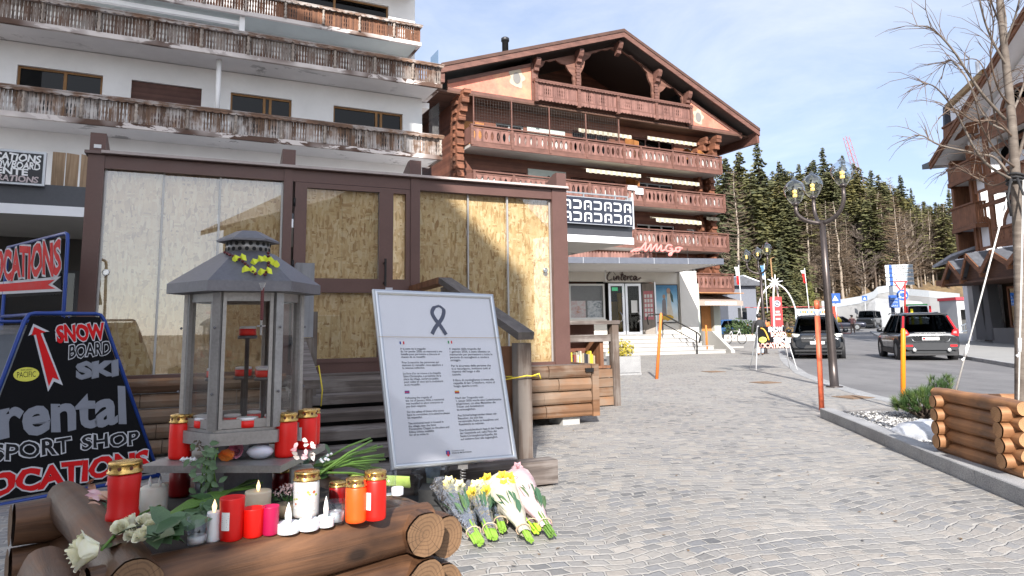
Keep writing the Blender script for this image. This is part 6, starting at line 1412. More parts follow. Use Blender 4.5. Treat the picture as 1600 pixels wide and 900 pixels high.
M_HEDGE=m_leaf('hedge_leaves',[(.3,(.02,.045,.014)),(.55,(.05,.085,.025)),(.75,(.10,.13,.05))],3)
p=AT(1161,520,50);p.z=gz(50);bush('green_hedge','clipped dark green hedge in a long planter behind the bicycle',p+Vector((0,0,.35)),1.5,.6,1.25,M_HEDGE,1400,.12,3,'hedge')
m=MB();m.box(-1.5,1.6,-.4,.4,0,.45);tag(m.build('planter_trough',m_plaster('trough_grey',(.5,.48,.45)),loc=p),'long pale planter trough under the dark hedge','planter')
p=AT(1222,507,50);p.z=gz(50);bush('brown_hedge','low brownish clipped hedge in front of the red pillar',p,2.4,.5,.45,flat('brown_leaves',(.12,.10,.04),.8,0,.4),900,.09,4,'hedge')
for i,px in enumerate((1187,1228,1234)):p=AT(px,500,50.6);p.z=gz(50);bush('rusty_shrub',('rust coloured shrub left of the red pillar','rust coloured shrub right of the red pillar','paler rusty shrub at the end of the low hedge')[i],p,.28,.28,1.0,flat('rust_leaves',(.28,.16,.03),.8,0,.4),260,.08,7+i,'shrub')
m=MB();p=AT(1228,512,46);m.raw([(-1.6,-1,0),(2.2,-1.4,0),(2.6,.8,.02),(-1,.8,.25),(.4,-.2,.3)],[(0,1,4),(1,2,4),(2,3,4),(3,0,4)],True);tag(m.build('snow_patch',M_SNOW,loc=(p.x,46,gz(46))),'pale old snow heap on the verge before the red pillar','snow')
p=AT(1161,470,66);t=thing('small_house','small grey house with snow dusted roof between chalet and conifers','house',(p.x,66,gz(66)),None,.2)
zt=AT(1161,432,66).z-gz(66);m=MB();m.box(-1.6,1.4,0,3,0,zt-.7);m.build('wall',flat('house_grey',(.16,.17,.20),.8),t)
m=MB();m.prism([(-2.1,zt-.9),(2.0,zt-.9),(2.0,zt-.7),(-.1,zt),(-2.1,zt-.7)],-.5,3.4);rf_=m.build('roof',M_SLATE,t);m=MB();m.prism([(.0,zt+.02),(1.9,zt-.66),(1.9,zt-.56),(0,zt+.12)],-.4,3.3);m.build('roof_snow',M_SNOW,rf_);m=MB();m.box(-.6,.3,-.03,.02,1.5,2.6);m.build('window',M_CGL,t)
W_=90
pw=[AT(px,py,W_+dy)for px,py,dy in((1284,482,-6),(1310,480,-5),(1345,474,-3),(1366,466,0),(1372,459,1),(1392,456,1),(1420,462,0),(1452,465,-2),(1500,470,-4))]
t=thing('retaining_wall','pale concrete retaining wall climbing along the foot of the wooded slope','wall')
m=MB()
for a,b_ in zip(pw,pw[1:]):m.raw([(a.x,a.y,.2),(b_.x,b_.y,.2),b_,a,(a.x,a.y+.5,.2),(b_.x,b_.y+.5,.2),(b_.x,b_.y+.5,b_.z),(a.x,a.y+.5,a.z)],[(0,1,2,3),(3,2,6,7),(5,4,7,6)])
m.build('wall',m_plaster('pale_concrete',(.26,.26,.26),(.18,.18,.18,1),.42),t)
m=MB()
for a,b_ in zip(pw,pw[1:]):m.raw([(a.x,a.y-.05,a.z+.9),(b_.x,b_.y-.05,b_.z+.9),(b_.x,b_.y-.05,b_.z+.02),(a.x,a.y-.05,a.z+.02),(a.x,a.y+.1,a.z+.9),(b_.x,b_.y+.1,b_.z+.9)],[(0,3,2,1),(0,1,5,4)])
m.build('parapet',flat('wall_grey',(.34,.36,.38),.8),t)
Y=88;a,b_,c_,d_=AT(1366,512,Y-2),AT(1480,505,Y),AT(1480,474,Y+1),AT(1368,466,Y+.5)
m=MB();m.raw([a,b_,c_,d_,AT(1340,507,Y),AT(1346,480,Y+1)],[(0,1,2,3),(4,0,3,5)]);o=m.build('snow_bank',flat('grey_snow',(.27,.275,.285),.75,0,.45,.7,.3));tag(o,'sloping bank of old white snow below the retaining wall','snow bank');s_=o.modifiers.new('s','SOLIDIFY');s_.thickness=.5
Y=62;a,b_=AT(1497,500,Y),AT(1546,500,Y);t=thing('white_kiosk','white kiosk with red roof edge beyond the right pavement','kiosk',(a.x,Y,gz(Y)));wd=b_.x-a.x;zt=AT(1520,466,Y).z-gz(Y)
m=MB();m.box(0,wd,0,2.5,zt-1.0,zt-.15);m.box(0,.3,0,2.5,0,zt-1.0);m.box(wd-.3,wd,0,2.5,0,zt-1);m.build('wall',m_plaster('kiosk_grey',(.42,.42,.43)),t);m=MB();m.box(-.1,wd+.1,-.15,2.6,zt-.15,zt+.12);m.build('roof',flat('kiosk_red',(.55,.04,.06),.5),t);m=MB();m.box(.3,wd-.3,1.5,1.6,0,zt-1);m.build('back_wall',flat('kiosk_dark',(.08,.08,.08),.8),t)
Y=58;a=AT(1500,499,Y);t=thing('ramp_railing','pale slatted ramp railing in front of the white kiosk','railing',(a.x,Y,gz(Y)+.2));m=MB();m.beam((0,0,.5),(1.6,0,1.1),.05,.08);m.beam((0,0,0),(1.6,0,.4),.05,.08);m.build('rail',M_SWHITE,t)
for k in range(8):m=MB();m.beam((.1+k*.2,0,.04+k*.05),(.1+k*.2,0,.52+k*.075),.05,.03,(0,1,0));m.build('baluster',M_SWHITE,t)
p=AT(1519,503,50);p.z=gz(50);person('dark clothed person standing by a motorcycle near the kiosk',p,radians(120),M_BLK,M_BLK,M_HAIRB,1.75,.03)
t=thing('motorcycle','dark motorcycle parked beside the black clothed person','motorcycle',p+Vector((.7,.2,0)),None,.4)
for x in(-.65,.65):
 m=MB();m.lathe([(.22,-.05),(.31,-.04),(.31,.04),(.22,.05)],18);w_=m.build('wheel',M_TYRE,t,loc=(x,0,.31));w_.rotation_euler.x=pi/2
m=MB();m.tube([(-.5,0,.75),(-.1,0,.82),(.25,0,.85),(.5,0,.6)],[.10,.13,.15,.06],8);m.obox((0,0,.45),(.6,.25,.35));m.build('frame',M_PLAST,t)
m=MB();m.tube([(.65,0,.31),(.45,0,1.0)],.03,6);m.tube([(.42,-.35,1.05),(.45,0,1.0),(.42,.35,1.05)],.02,6);m.build('fork',M_RIM,t)
t=thing('bicycle','bicycle leaning against the planter right of the bakery','bicycle',AT(1148,533,44)*1.0,None,-.9);t.location.z=gz(44)
for x in(-.52,.52):
 m=MB();m.tube([(.33*cos(2*pi*k/22),0,.33*sin(2*pi*k/22))for k in range(22)],.022,6,closed=True);w_=m.build('wheel',M_TYRE,t,loc=(x,0,.34))
 m=MB()
 for k in range(8):m.tube([(0,0,0),(.32*cos(k*pi/4),0,.32*sin(k*pi/4))],.004,3)
 m.build('spokes',M_RIM,w_)
m=MB();B0=(-.05,0,.3);S0=(-.2,0,.82);H0=(.38,0,.80)
for a_,b_ in((B0,S0),(S0,H0),(B0,H0),(B0,(-.52,0,.34)),(S0,(-.52,0,.34)),((.36,0,.95),(.52,0,.34))):m.tube([a_,b_],.02,6)
m.build('frame',flat('bike_white',(.6,.6,.62),.4),t);m=MB();m.obox((-.22,0,.92),(.26,.12,.06));m.build('saddle',M_PLAST,t);m=MB();m.tube([(.40,-.28,1.0),(.38,0,.98),(.40,.28,1.0)],.015,6);m.build('handlebar',M_PLAST,t)
a,b_=AT(1322,214,190),AT(1345,290,190);t=thing('crane','red lattice crane jib rising behind the forest','crane',b_)
m=MB();v=a-b_;n_=12;W_c=.6
for s in(-1,1):
 for q_y in(-.8,.8):m.tube([Vector((s*.7,q_y,0)),v+Vector((s*.45,q_y,0))],.07,4)
for k in range(n_):p0,p1=v*(k/n_),v*((k+1)/n_);s=1 if k%2 else-1;m.tube([p0+Vector((s*.6,-.8,0)),p1+Vector((-s*.6,-.8,0))],.05,4);m.tube([p0+Vector((s*.6,.8,0)),p1+Vector((-s*.6,.8,0))],.05,4)
m.build('jib',flat('crane_red',(.36,.10,.08),.6),t)
p=AT(1455,372,150);t=thing('hillside_house','small house with snowy yellowish roof high on the right slope','house',p);m=MB();m.box(-3.5,3.5,0,5,-4,0);m.build('wall',flat('hut_wood',(.30,.22,.14),.8),t);m=MB();m.prism([(-5,-.6),(0,1.6),(5,-.6),(5,-.2),(0,2.0),(-5,-.2)],-1,6);m.build('roof',flat('hut_roof',(.55,.42,.22),.8),t)
# ------------------------------------------------------------------ log crib with the memorial lantern
def m_logwood(name,c1,c2,k=1.0):
 n=NT(name);f=n.noise(n.co((1.2,22,22)),1.0,6,.65,.8);cr_=n.noise(n.co((.8,9,9)),1.0,3,.5,.3);b=n.noise(n.co(),3.0,5,.6)
 c=n.ramp(f,[(.28,c1),(.68,c2)]);c=n.mix(n.ramp(cr_,[(.34,(1,1,1)),(.375,(0,0,0))]),c,V4(c1,.25));vk=n.n('ShaderNodeTexVoronoi');vk.inputs['Scale'].default_value=1.0;n.l(n.co((3.2,5.5,5.5)),vk.inputs['Vector']);c=n.mix(n.ramp(vk.outputs['Distance'],[(.07,(.9,.9,.9)),(.16,(0,0,0))]),c,V4(c1,.45));c=n.mix(1.0,c,n.ramp(b,[(.3,(.45,.43,.42)),(.7,(1.35,1.3,1.25))]),'MULTIPLY')
 n.set(Base_Color=c,Roughness=n.ramp(b,[(.3,(.36,)*3),(.7,(.68,)*3)]));n.bump(n.math('ADD',f,n.math('MULTIPLY',n.ramp(cr_,[(.34,(0,0,0)),(.375,(1,1,1))]),.8)),.6,.008);return n.m
def m_logend(name,c1,c2):
 n=NT(name);sp=n.n('ShaderNodeSeparateXYZ');n.l(n.co(),sp.inputs[0]);d=n.noise(n.co(),6,4)
 r=n.math('SQRT',n.math('ADD',n.math('MULTIPLY',sp.outputs[1],sp.outputs[1]),n.math('MULTIPLY',sp.outputs[2],sp.outputs[2])))
 w_=n.math('SINE',n.math('MULTIPLY',n.math('ADD',r,n.math('MULTIPLY',d,.06)),480));a=n.math('ARCTAN2',sp.outputs[1],sp.outputs[2]);v=n.n('ShaderNodeTexNoise',noise_dimensions='1D');n.l(n.math('MULTIPLY',a,3.0),v.inputs['W']);v.inputs['Detail'].default_value=3
 c=n.mix(n.ramp(w_,[(.2,(0,0,0)),(.9,(.5,.5,.5))]),c2,c1);c=n.mix(n.ramp(v.outputs['Fac'],[(.30,(.9,.9,.9)),(.36,(0,0,0))]),c,V4(c1,.4));c=n.mix(1.0,c,n.ramp(d,[(.3,(.7,.7,.7)),(.7,(1.2,1.2,1.2))]),'MULTIPLY')
 return n.set(Base_Color=c,Roughness=.75)
M_LOGD=m_logwood('dark_log',(.034,.017,.010,1),(.155,.075,.036,1));M_LOGDE=m_logend('dark_log_end',(.075,.040,.020,1),(.19,.108,.055,1))
M_LOGB=m_logwood('fresh_log',(.15,.066,.028,1),(.335,.172,.080,1));M_LOGBE=m_logend('fresh_log_end',(.25,.115,.05,1),(.40,.215,.10,1))
def log(parent,a,b,r,mats,seed=0,name='log'):
 a,b=Vector(a),Vector(b);L_=(b-a).length;q=random.Random(seed);m=MB();n=22;k=9;vs=[]
 for i in range(k):
  x=L_*i/(k-1);rr=r*(1+.05*sin(i*1.3+seed)+q.uniform(-.02,.02));e=.93 if i in(0,k-1)else 1
  vs+=[(x+(.008 if i==0 else 0),rr*e*(1+.05*sin(3*t+seed)+.025*sin(5*t+i*.4))*cos(t),rr*e*(1+.05*sin(2*t+seed*2)+.02*sin(7*t+i))*sin(t))for t in[2*pi*j/n for j in range(n)]]
 m.raw(vs,[(i*n+j,(i+1)*n+j,(i+1)*n+(j+1)%n,i*n+(j+1)%n)for i in range(k-1)for j in range(n)],True)
 m.cur=1
 for base,x in((0,-.002),((k-1)*n,L_+.002)):
  m.raw([(x,v[1]*.985,v[2]*.985)for v in vs[base:base+n]],[tuple(range(n))])
 o=m.build(name,mats,parent);o.matrix_local=Matrix.Translation(a)@(b-a).to_track_quat('X','Z').to_matrix().to_4x4();return o
C1=Vector((-1.02,1.90,0));C2=Vector((-.36,2.45,0));dF=(C2-C1).normalized();dB=Vector((-dF.y,dF.x,0));LF=(C2-C1).length;LS=1.0
CR=thing('log_planter','square crib of dark brown logs carrying the memorial lantern and candles','planter')
for z in(.585,.43,.275,.12):log(CR,C1-dF*.10+Vector((0,0,z)),C2+dF*.06+Vector((0,0,z)),.082,(M_LOGD,M_LOGDE),int(z*100));log(CR,C1+dB*LS-dF*.18+Vector((0,0,z)),C2+dB*LS+dF*.16+Vector((0,0,z)),.078,(M_LOGD,M_LOGDE),int(z*77))
for i,z in enumerate((.592,.437,.282,.127)):
 log(CR,C1-dB*.09+dF*.0+Vector((0,0,z+.03)),C1+dB*(LS+.15)+Vector((0,0,z+.03)),.071,(M_LOGD,M_LOGDE),i+31)
 log(CR,C2-dB*.10+Vector((0,0,z-.01)),C2+dB*(LS+.12)+Vector((0,0,z-.01)),.076,(M_LOGB if i==9 else M_LOGD,M_LOGDE),i+51)
 log(CR,C2-dB*.02+dF*.135+Vector((0,0,z-.06)),C2+dB*.5+dF*.135+Vector((0,0,z-.06)),.070,(M_LOGD,M_LOGDE),i+71)
 log(CR,C1+dB*.02-dF*.125+Vector((0,0,z-.06)),C1+dB*.5-dF*.125+Vector((0,0,z-.05)),.072,(M_LOGD,M_LOGDE),i+91)
m=MB();q4=[C1+dF*.05+dB*.05,C2-dF*.05+dB*.05,C2-dF*.05+dB*(LS-.05),C1+dF*.05+dB*(LS-.05)];m.raw([(p.x,p.y,.632)for p in q4]+[(p.x,p.y,.3)for p in q4],[(0,1,2,3),(0,4,5,1),(1,5,6,2),(2,6,7,3),(3,7,4,0)]);m.build('fill',flat('dark_fill',(.05,.042,.036),.9,0,.4,20,.6),CR)
M_STEEL=flat('lantern_steel',(.31,.298,.29),.44,.55,.35,7,.1);M_STEELD=flat('lantern_steel_dark',(.145,.143,.16),.46,.45,.35,6,.1)
LC=Vector((-1.03,2.66,0));LN=thing('memorial_lantern','large hexagonal steel and glass lantern holding red candles on the log crib','lantern',LC)
ha=radians(-90-14+8);hx=lambda r,k,z:Vector((r*cos(ha+k*pi/3),r*sin(ha+k*pi/3),z))
def hexring(m,r0,z0,r1,z1):m.raw([hx(r0,k,z0)for k in range(6)]+[hx(r1,k,z1)for k in range(6)],[(k,(k+1)%6,6+(k+1)%6,6+k)for k in range(6)])
def hexplate(m,r,z0,z1):hexring(m,r,z0,r,z1);m.raw([hx(r,k,z1)for k in range(6)],[(0,1,2,3,4,5)]);m.raw([hx(r,k,z0)for k in range(6)],[(5,4,3,2,1,0)])
m=MB();hexplate(m,.115,.55,.779);m.build('pedestal',M_STEELD,LN)
m=MB();m.obox((.0,-.01,.79),(.50,.44,.024),(0,0,-.07));m.build('shelf',M_STEEL,LN)
m=MB();hexplate(m,.10,.80,.863);m.build('foot_block',M_STEELD,LN)
m=MB();hexplate(m,.222,.862,.905);hexplate(m,.205,.905,.915);m.build('base',M_STEEL,LN)
zb_,zt_l=.915,1.395
for k in range(6):
 m=MB();m.beam(hx(.205,k,zb_),hx(.205,k,zt_l),.030,.022,hx(1,k,0));m.build('corner_post',M_STEEL,LN)
 a,b=hx(.199,k,0),hx(.199,k+1,0);a2,b2=a.lerp(b,.10),a.lerp(b,.90)
 m=MB();up=Vector((0,0,1));m.beam(a2+up*.932,b2+up*.932,.012,.030);m.beam(a2+up*1.380,b2+up*1.380,.012,.030);m.beam(a2+up*.917,a2+up*1.395,.026,.012,(b-a));m.beam(b2+up*.917,b2+up*1.395,.026,.012,(b-a));fr_=m.build('glass_frame',M_STEEL,LN)
 m=MB();m.raw([a.lerp(b,.14)+up*.945,a.lerp(b,.86)+up*.945,a.lerp(b,.86)+up*1.367,a.lerp(b,.14)+up*1.367],[(0,1,2,3)]);pn=m.build('pane',glass('lantern_glass',(.88,.87,.86,1),.8),fr_);sd_=pn.modifiers.new('s','SOLIDIFY');sd_.thickness=.003
 m=MB()
 for z in(1.04,1.27):m.lathe([(.0,z-.006),(.006,z),(.0,z+.006)],8,hx(.222,k,0))
 m.build('rivet',M_STEELD,LN)
m=MB();hexring(m,.205,1.395,.275,1.40);hexring(m,.278,1.398,.278,1.435);hexring(m,.278,1.435,.10,1.555);hexring(m,.10,1.555,.085,1.56);m.build('roof',M_STEELD,LN)
m=MB();m.lathe([(.082,1.555),(.082,1.60)],24);nk=m.build('neck',M_STEEL,LN)
m=MB()
for j in range(20):
 for z in(1.568,1.588):a=2*pi*(j+(.5 if z>1.58 else 0))/20;c_=Vector((cos(a),sin(a),0))*.083+Vector((0,0,z));t_=Vector((-sin(a),cos(a),0));m.face([c_+t_*.008*cos(g_)+Vector((0,0,.008*sin(g_)))for g_ in[k*pi/4 for k in range(8)]])
m.build('vent_holes',M_DARK,nk)
m=MB();hexring(m,.02,1.597,.115,1.598);hexring(m,.115,1.598,.115,1.606);hexring(m,.115,1.606,.045,1.642);m.raw([hx(.045,k,1.642)for k in range(6)],[(0,1,2,3,4,5)]);m.build('cap',M_STEELD,LN)
m=MB()
for x,y,z in((.01,.0,1.24),(.09,-.03,1.085),(-.02,.05,1.085),(.05,.07,1.085),(-.10,-.02,1.085)):m.lathe([(.008,.905),(.008,z-.012),(.036,z-.012),(.036,z)],12,(x,y,0))
m.build('candle_tree',M_STEELD,LN)
# ------------------------------------------------------------------ candles
def wax(name,col,st=0.0,rough=.35,sss=.3):
 if name in _mats:return _mats[name]
 n=NT(name);f=n.noise(n.co(),30,3);n.set(Base_Color=n.mix(.12,(*col,1),n.ramp(f,[(.3,V4(col,.7)),(.7,V4(col,1.25))])),Roughness=rough,Subsurface_Weight=sss,Subsurface_Radius=(.02,.008,.006),Subsurface_Scale=.5);_mats[name]=n.m;return n.m
M_CRED=wax('red_candle_plastic',(.62,.004,.003),0,.45,.1);M_CRED2=wax('bright_red_plastic',(.80,.008,.003),0,.45,.1);M_CDRED=wax('dark_red_glass',(.20,.003,.004),0,.3,.1);M_CORG=wax('orange_red_plastic',(.85,.09,.006),0,.45,.1);M_CMAG=wax('magenta_candle',(.45,.006,.07),0,.45,.1);M_CWAX=wax('white_wax',(.72,.68,.60),rough=.5);M_CWHT=wax('white_plastic',(.72,.72,.74));M_CREAM2=wax('cream_wax',(.72,.60,.44),rough=.5)
M_GOLD=flat('gold_lid',(.62,.40,.13),.26,.95,.15,12);M_LABEL=flat('label_white',(.74,.74,.74),.5,var=.05);M_CUP=glass('clear_plastic',(.93,.94,.95,1),1.4,.05);M_FLAME=emis('led_flame',(1,.72,.35,1),.9)
on=lambda px,py,z:G(px,py,z)
def place(px,py,z,wpx):
 p=on(px,py,z);return p,wpx*p.y/FPX/2
def grave_candle(px,py,z,wpx,hpx,label,body=None,lid='gold',tag_=False,waist=False,floral=False,rz=0):
 p,r=place(px,py,z,wpx);h=hpx*p.y/FPX;lh=min(.20*h,r*.75)if lid else 0;t=thing('grave_candle',label,'candle',p,None,rz);bh=h-lh
 m=MB();m.lathe([(r*.86,0),(r*.97,.004),(r*(.97 if waist else.98),bh*.12),(r*(.90 if waist else.98),bh*.2),(r*(.90 if waist else 1),bh*.55),(r*.98,bh*.93),(r*.9,bh)]if lid else[(r*.82,0),(r*.9,.004),(r,bh*.97),(r,bh),(r*.93,bh),(r*.90,bh*.45),(0,bh*.43)],28);m.build('body',body or M_CRED,t)
 if lid:
  m=MB();m.lathe([(r*.98,bh-.002),(r*1.05,bh),(r*1.05,bh+lh*.12),(r*.97,bh+lh*.2),(r*.97,bh+lh*.72),(r*1.0,bh+lh*.78),(r*.96,bh+lh*.92),(r*.6,h),(0,h+.002)],28);lo=m.build('lid',M_GOLD,t)
  m=MB()
  for k in range(9):a=2*pi*k/9;c_=Vector((cos(a),sin(a),0))*r*.985+Vector((0,0,bh+lh*.46));t_=Vector((-sin(a),cos(a),0));s=lh*.17;m.face([c_+t_*s*cos(g_)+Vector((0,0,s*sin(g_)))for g_ in[j*pi/4 for j in range(8)]])
  m.build('lid_holes',flat('lid_hole',(.10,.02,.01),.6),lo)
 if tag_:
  m=MB();a0=-pi/2+tag_
  for i in range(5):a,b=a0+i*.14,a0+(i+1)*.14;m.face([(r*1.012*cos(a),r*1.012*sin(a),bh*.28),(r*1.012*cos(b),r*1.012*sin(b),bh*.28),(r*1.012*cos(b),r*1.012*sin(b),bh*.70),(r*1.012*cos(a),r*1.012*sin(a),bh*.70)])
  lo=m.build('label',M_LABEL,t);m=MB();rr=r*1.016;q=random.Random(3)
  for i in range(7):z=bh*(.31+.05*i);b=a0+.7-q.uniform(.08,.3);m.face([(rr*cos(a0+.06),rr*sin(a0+.06),z),(rr*cos(b),rr*sin(b),z),(rr*cos(b),rr*sin(b),z+bh*.02),(rr*cos(a0+.06),rr*sin(a0+.06),z+bh*.02)])
  m.build('small_print',flat('print_grey',(.10,.10,.10),.6),lo)
 if floral:
  m=MB();q=random.Random(8)
  for i in range(26):
   a,z=-pi/2+q.uniform(-1.1,1.1),bh*q.uniform(.15,.75);c_=Vector((cos(a),sin(a),0))*r*1.01+Vector((0,0,z));t_=Vector((-sin(a),cos(a),0));s=r*q.uniform(.06,.16);m.cur=q.choice((0,0,1,2));m.face([c_+t_*s*cos(g_)+Vector((0,0,s*sin(g_)*q.uniform(.5,1)))for g_ in[j*pi/4 for j in range(8)]])
  m.build('flower_print',[flat('print_white',(.72,.72,.72),.5),flat('print_green',(.38,.46,.08),.5),flat('print_rust',(.50,.13,.05),.5)],t)
 return t
def pillar(px,py,z,wpx,hpx,label,mat=None,wicks=((0,0),),flame=True):
 p,r=place(px,py,z,wpx);h=hpx*p.y/FPX;t=thing('pillar_candle',label,'candle',p);m=MB();m.lathe([(r*.97,0),(r,.004),(r,h*.95),(r*.95,h),(r*.7,h*.985),(0,h*.975)],28);m.build('body',mat or M_CWAX,t)
 for x,y in wicks:
  m=MB();m.lathe([(.003,0),(.006,.008),(.007,.016),(.003,.028),(0,.036)],10,(x*r,y*r,h*.985));m.build('flame',M_CWHT if flame==2 else M_FLAME,t)
 return t
def cup(px,py,z,wpx,hpx,label,fill=.35,mat=None):
 p,r=place(px,py,z,wpx);h=hpx*p.y/FPX;t=thing('candle_cup',label,'candle cup',p);m=MB();m.lathe([(r*.8,0),(r*.86,.003),(r,h),(r*.96,h),(r*.82,.006),(0,.006)],24);m.build('glass',M_CUP,t)
 m=MB();m.lathe([(r*.78,.008),(r*.86,h*fill),(r*.5,h*fill*.97),(0,h*fill)],20);m.build('wax',mat or M_CWHT,t);return t
def tealight(px,py,z,wpx,hpx,label,led=True):
 p,r=place(px,py,z,wpx);h=hpx*p.y/FPX;t=thing('tea_light',label,'tea light',p,'white LED tea lights along the front log' if led else None);m=MB();m.lathe([(r*.98,0),(r,.002),(r,h*.92),(r*.94,h),(r*.75,h*.9),(0,h*.85)],24);m.build('body',M_CWHT,t)
 if led:m=MB();m.lathe([(r*.26,h*.85),(r*.30,h*1.2),(r*.34,h*1.7),(r*.22,h*2.3),(r*.05,h*2.8),(0,h*2.9)],12);m.build('flame',wax('frosted_flame',(.8,.78,.74)),t)
 return t
ZL,ZF,ZH=.662,.634,.803
grave_candle(191,812,ZL+.028,47,86,'biggest red grave candle with gold lid on the left log before the rental board',M_CRED,waist=True)
grave_candle(281,716,ZH,33,66,'tall bright red grave candle with gold lid at the left edge of the lantern shelf',M_CRED2)
grave_candle(446,713,ZH,33,65,'tall bright red grave candle with gold lid at the right front of the lantern shelf',M_CRED2)
grave_candle(477,700,ZH,33,58,'red grave candle with barcode label behind the right shelf candle',M_CRED2,tag_=-.75)
grave_candle(490,694,ZH,18,53,'slim red grave candle at the far right of the shelf, half hidden',M_CRED2)
grave_candle(280,775,ZF,30,48,'dark red grave candle with gold lid below the shelf on the left',M_CDRED)
grave_candle(361,843,ZL,36,61,'open red plastic candle cup with barcode label on the front log',M_CRED,None,-.5)
grave_candle(395,838,ZL,32,41,'open short bright red candle cup on the front log',M_CRED2,None)
grave_candle(422,835,ZL,25,41,'magenta square-looking candle with gold mark on the front log',M_CMAG,None)
grave_candle(478,806,ZF+.02,38,66,'tall white grave candle with flower print and gold lid',wax('milk_plastic',(.62,.60,.58)),floral=True)
grave_candle(440,764,ZF,29,32,'dark red grave candle with gold lid under the right side of the shelf',M_CDRED)
grave_candle(527,786,ZF,25,31,'small dark red grave candle with gold lid behind the clear cup',M_CDRED)
grave_candle(556,815,ZL,32,64,'orange grave candle with gold lid on the right part of the front log',M_CORG)
grave_candle(586,811,ZL,33,71,'red grave candle with gold lid and label at right end of front log',M_CRED2,tag_=-.9)
grave_candle(458,758,ZF,20,24,'small dark gold lidded candle between white block candle and lantern column',M_CDRED)
pillar(240,800,ZF,37,38,'white pillar candle with two false flames behind the big red candle',M_CWAX,((-.4,0),(.35,.1)),2)
pillar(222,800,ZF,20,34,'white pillar candle half hidden behind the big red candle',M_CWAX,())
pillar(402,812,ZF,38,42,'cream pillar candle with a single flame before the lantern column',M_CREAM2)
pillar(333,845,ZL,20,42,'white cone shaped plastic candle beside the clear cup',M_CWHT,((0,0),))
cup(307,852,ZL,31,40,'clear cup with white wax among the rose stems')
cup(525,818,ZL,27,33,'clear plastic cup half filled with white wax on the front log',.55)
cup(313,772,ZF,20,28,'low clear glass with white wax under the left side of the shelf',.8);cup(345,765,ZF,22,44,'tall clear glass with white candle under the shelf',.6)
cup(608,776,ZL-.02,22,38,'empty clear plastic cup near the right log ends',.1);tealight(621,773,ZL,18,11,'plain white tea light on top of the right log',False)
m_=wax('white_box',(.66,.64,.60));p,r=place(470,768,ZF,32);m=MB();m.box(-r,r,-r,r,0,.095);m.lathe([(.004,.095),(.006,.11),(0,.13)],8);tag(m.build('block_candle',m_,loc=p),'square white block candle with a wick right of the lantern column','candle').rotation_euler.z=.4
for px,py,w_,lab in((450,832,32,'left one of three white tea lights with a false flame'),(482,827,30,'middle one of three white tea lights with a false flame'),(509,822,24,'right one of three white tea lights with a false flame')):tealight(px,py,ZL,w_,15,lab)
def votive(x,y,z,label,r=.031,h=.034):
 t=thing('votive_candle',label,'candle',LC+Vector((x,y,z)),'small red candles inside the lantern');m=MB();m.lathe([(r*.9,0),(r,.003),(r,h*.75)],18);m.build('cup',M_CRED2,t);m=MB();m.lathe([(r*.98,h*.75),(r*.96,h),(r*.7,h*1.05),(0,h*.98)],18);m.build('wax',M_CWHT,t)
for x,y,z,l in((.01,0,1.24,'topmost red candle on the candle tree in the lantern'),(.09,-.03,1.085,'right red candle on the middle ring in the lantern'),(-.02,.05,1.085,'centre red candle on the middle ring in the lantern'),(.05,.07,1.085,'rear red candle on the middle ring in the lantern'),(-.10,-.02,1.085,'left red candle on the middle ring in the lantern'),(-.085,-.12,.916,'large front left red candle on the lantern floor'),(-.13,-.05,.916,'leftmost red candle on the lantern floor'),(.07,-.13,.916,'front right red candle on the lantern floor'),(.13,-.04,.916,'rightmost red candle on the lantern floor'),(.12,.05,.916,'rear right red candle on the lantern floor'),(.02,.06,.916,'rear red candle on the lantern floor'),(-.02,-.04,.916,'middle red candle on the lantern floor')):votive(x,y,z,l,.038 if 'large' in l or 'front right' in l else.031)
for x,y,l in((-.03,-.155,'left empty metal tea light tin at the lantern front'),(.02,-.15,'right empty metal tea light tin at the lantern front')):m=MB();m.lathe([(.024,0),(.026,.012),(.023,.012),(.021,.004),(0,.004)],16);tag(m.build('tea_light_tin',M_STEEL,loc=LC+Vector((x,y,.916))),l,'tea light')
def roof_pt(px,py):
 best=None
 for k in range(6):
  a,b,c_=LC+hx(.28,k,1.437),LC+hx(.28,k+1,1.437),LC+hx(.10,k,1.557);n_=(b-a).cross(c_-a).normalized();d=ray(px,py)
  if abs(d.dot(n_))<1e-6:continue
  s=(a-EYE).dot(n_)/d.dot(n_);p=EYE+d*s;q=p-LC;an=(atan2(q.y,q.x)-ha)%(2*pi)
  if int(an//(pi/3))==k and 1.40<p.z<1.58 and(best is None or s<best[0]):best=(s,p)
 return(best[1]if best else AT(px,py,LC.y-.2))+Vector((0,-.006,.006))
t=thing('rosary','dark red bead rosary with bright yellow bows draped over the lantern roof','rosary',(0,0,0));m=MB();m2=MB()
path=[(352,397),(360,401),(370,405),(380,411),(388,418),(396,427),(404,434)];rp=[roof_pt(*p)for p in path];rp2=[roof_pt(*p)for p in((420,398),(421,408),(420,418),(417,428),(412,435))]
rim=AT(412,441,LC.y-.275);hang=[rim+Vector((0,-.008,-.012-.012*k))for k in range(11)]
for ch in(rp,rp2,hang):
 for a,b in zip(ch,ch[1:]):
  for s in(0,.5):c_=a.lerp(b,s);m.lathe([(0,-.0065),(.0055,-.003),(.0065,0),(.0055,.003),(0,.0065)],8,c_)
m.build('beads',flat('bead_red',(.10,.012,.012),.3),t);m=MB();m.prism([(hang[0].x-.012,hang[0].z+.01),(hang[0].x+.012,hang[0].z+.01),(hang[0].x,hang[0].z-.02)],hang[0].y-.006,hang[0].y);e_=hang[-1];m.box(e_.x-.003,e_.x+.003,e_.y-.004,e_.y,e_.z-.05,e_.z);m.box(e_.x-.014,e_.x+.014,e_.y-.004,e_.y,e_.z-.022,e_.z-.016);m.build('crucifix',M_CHROME,t)
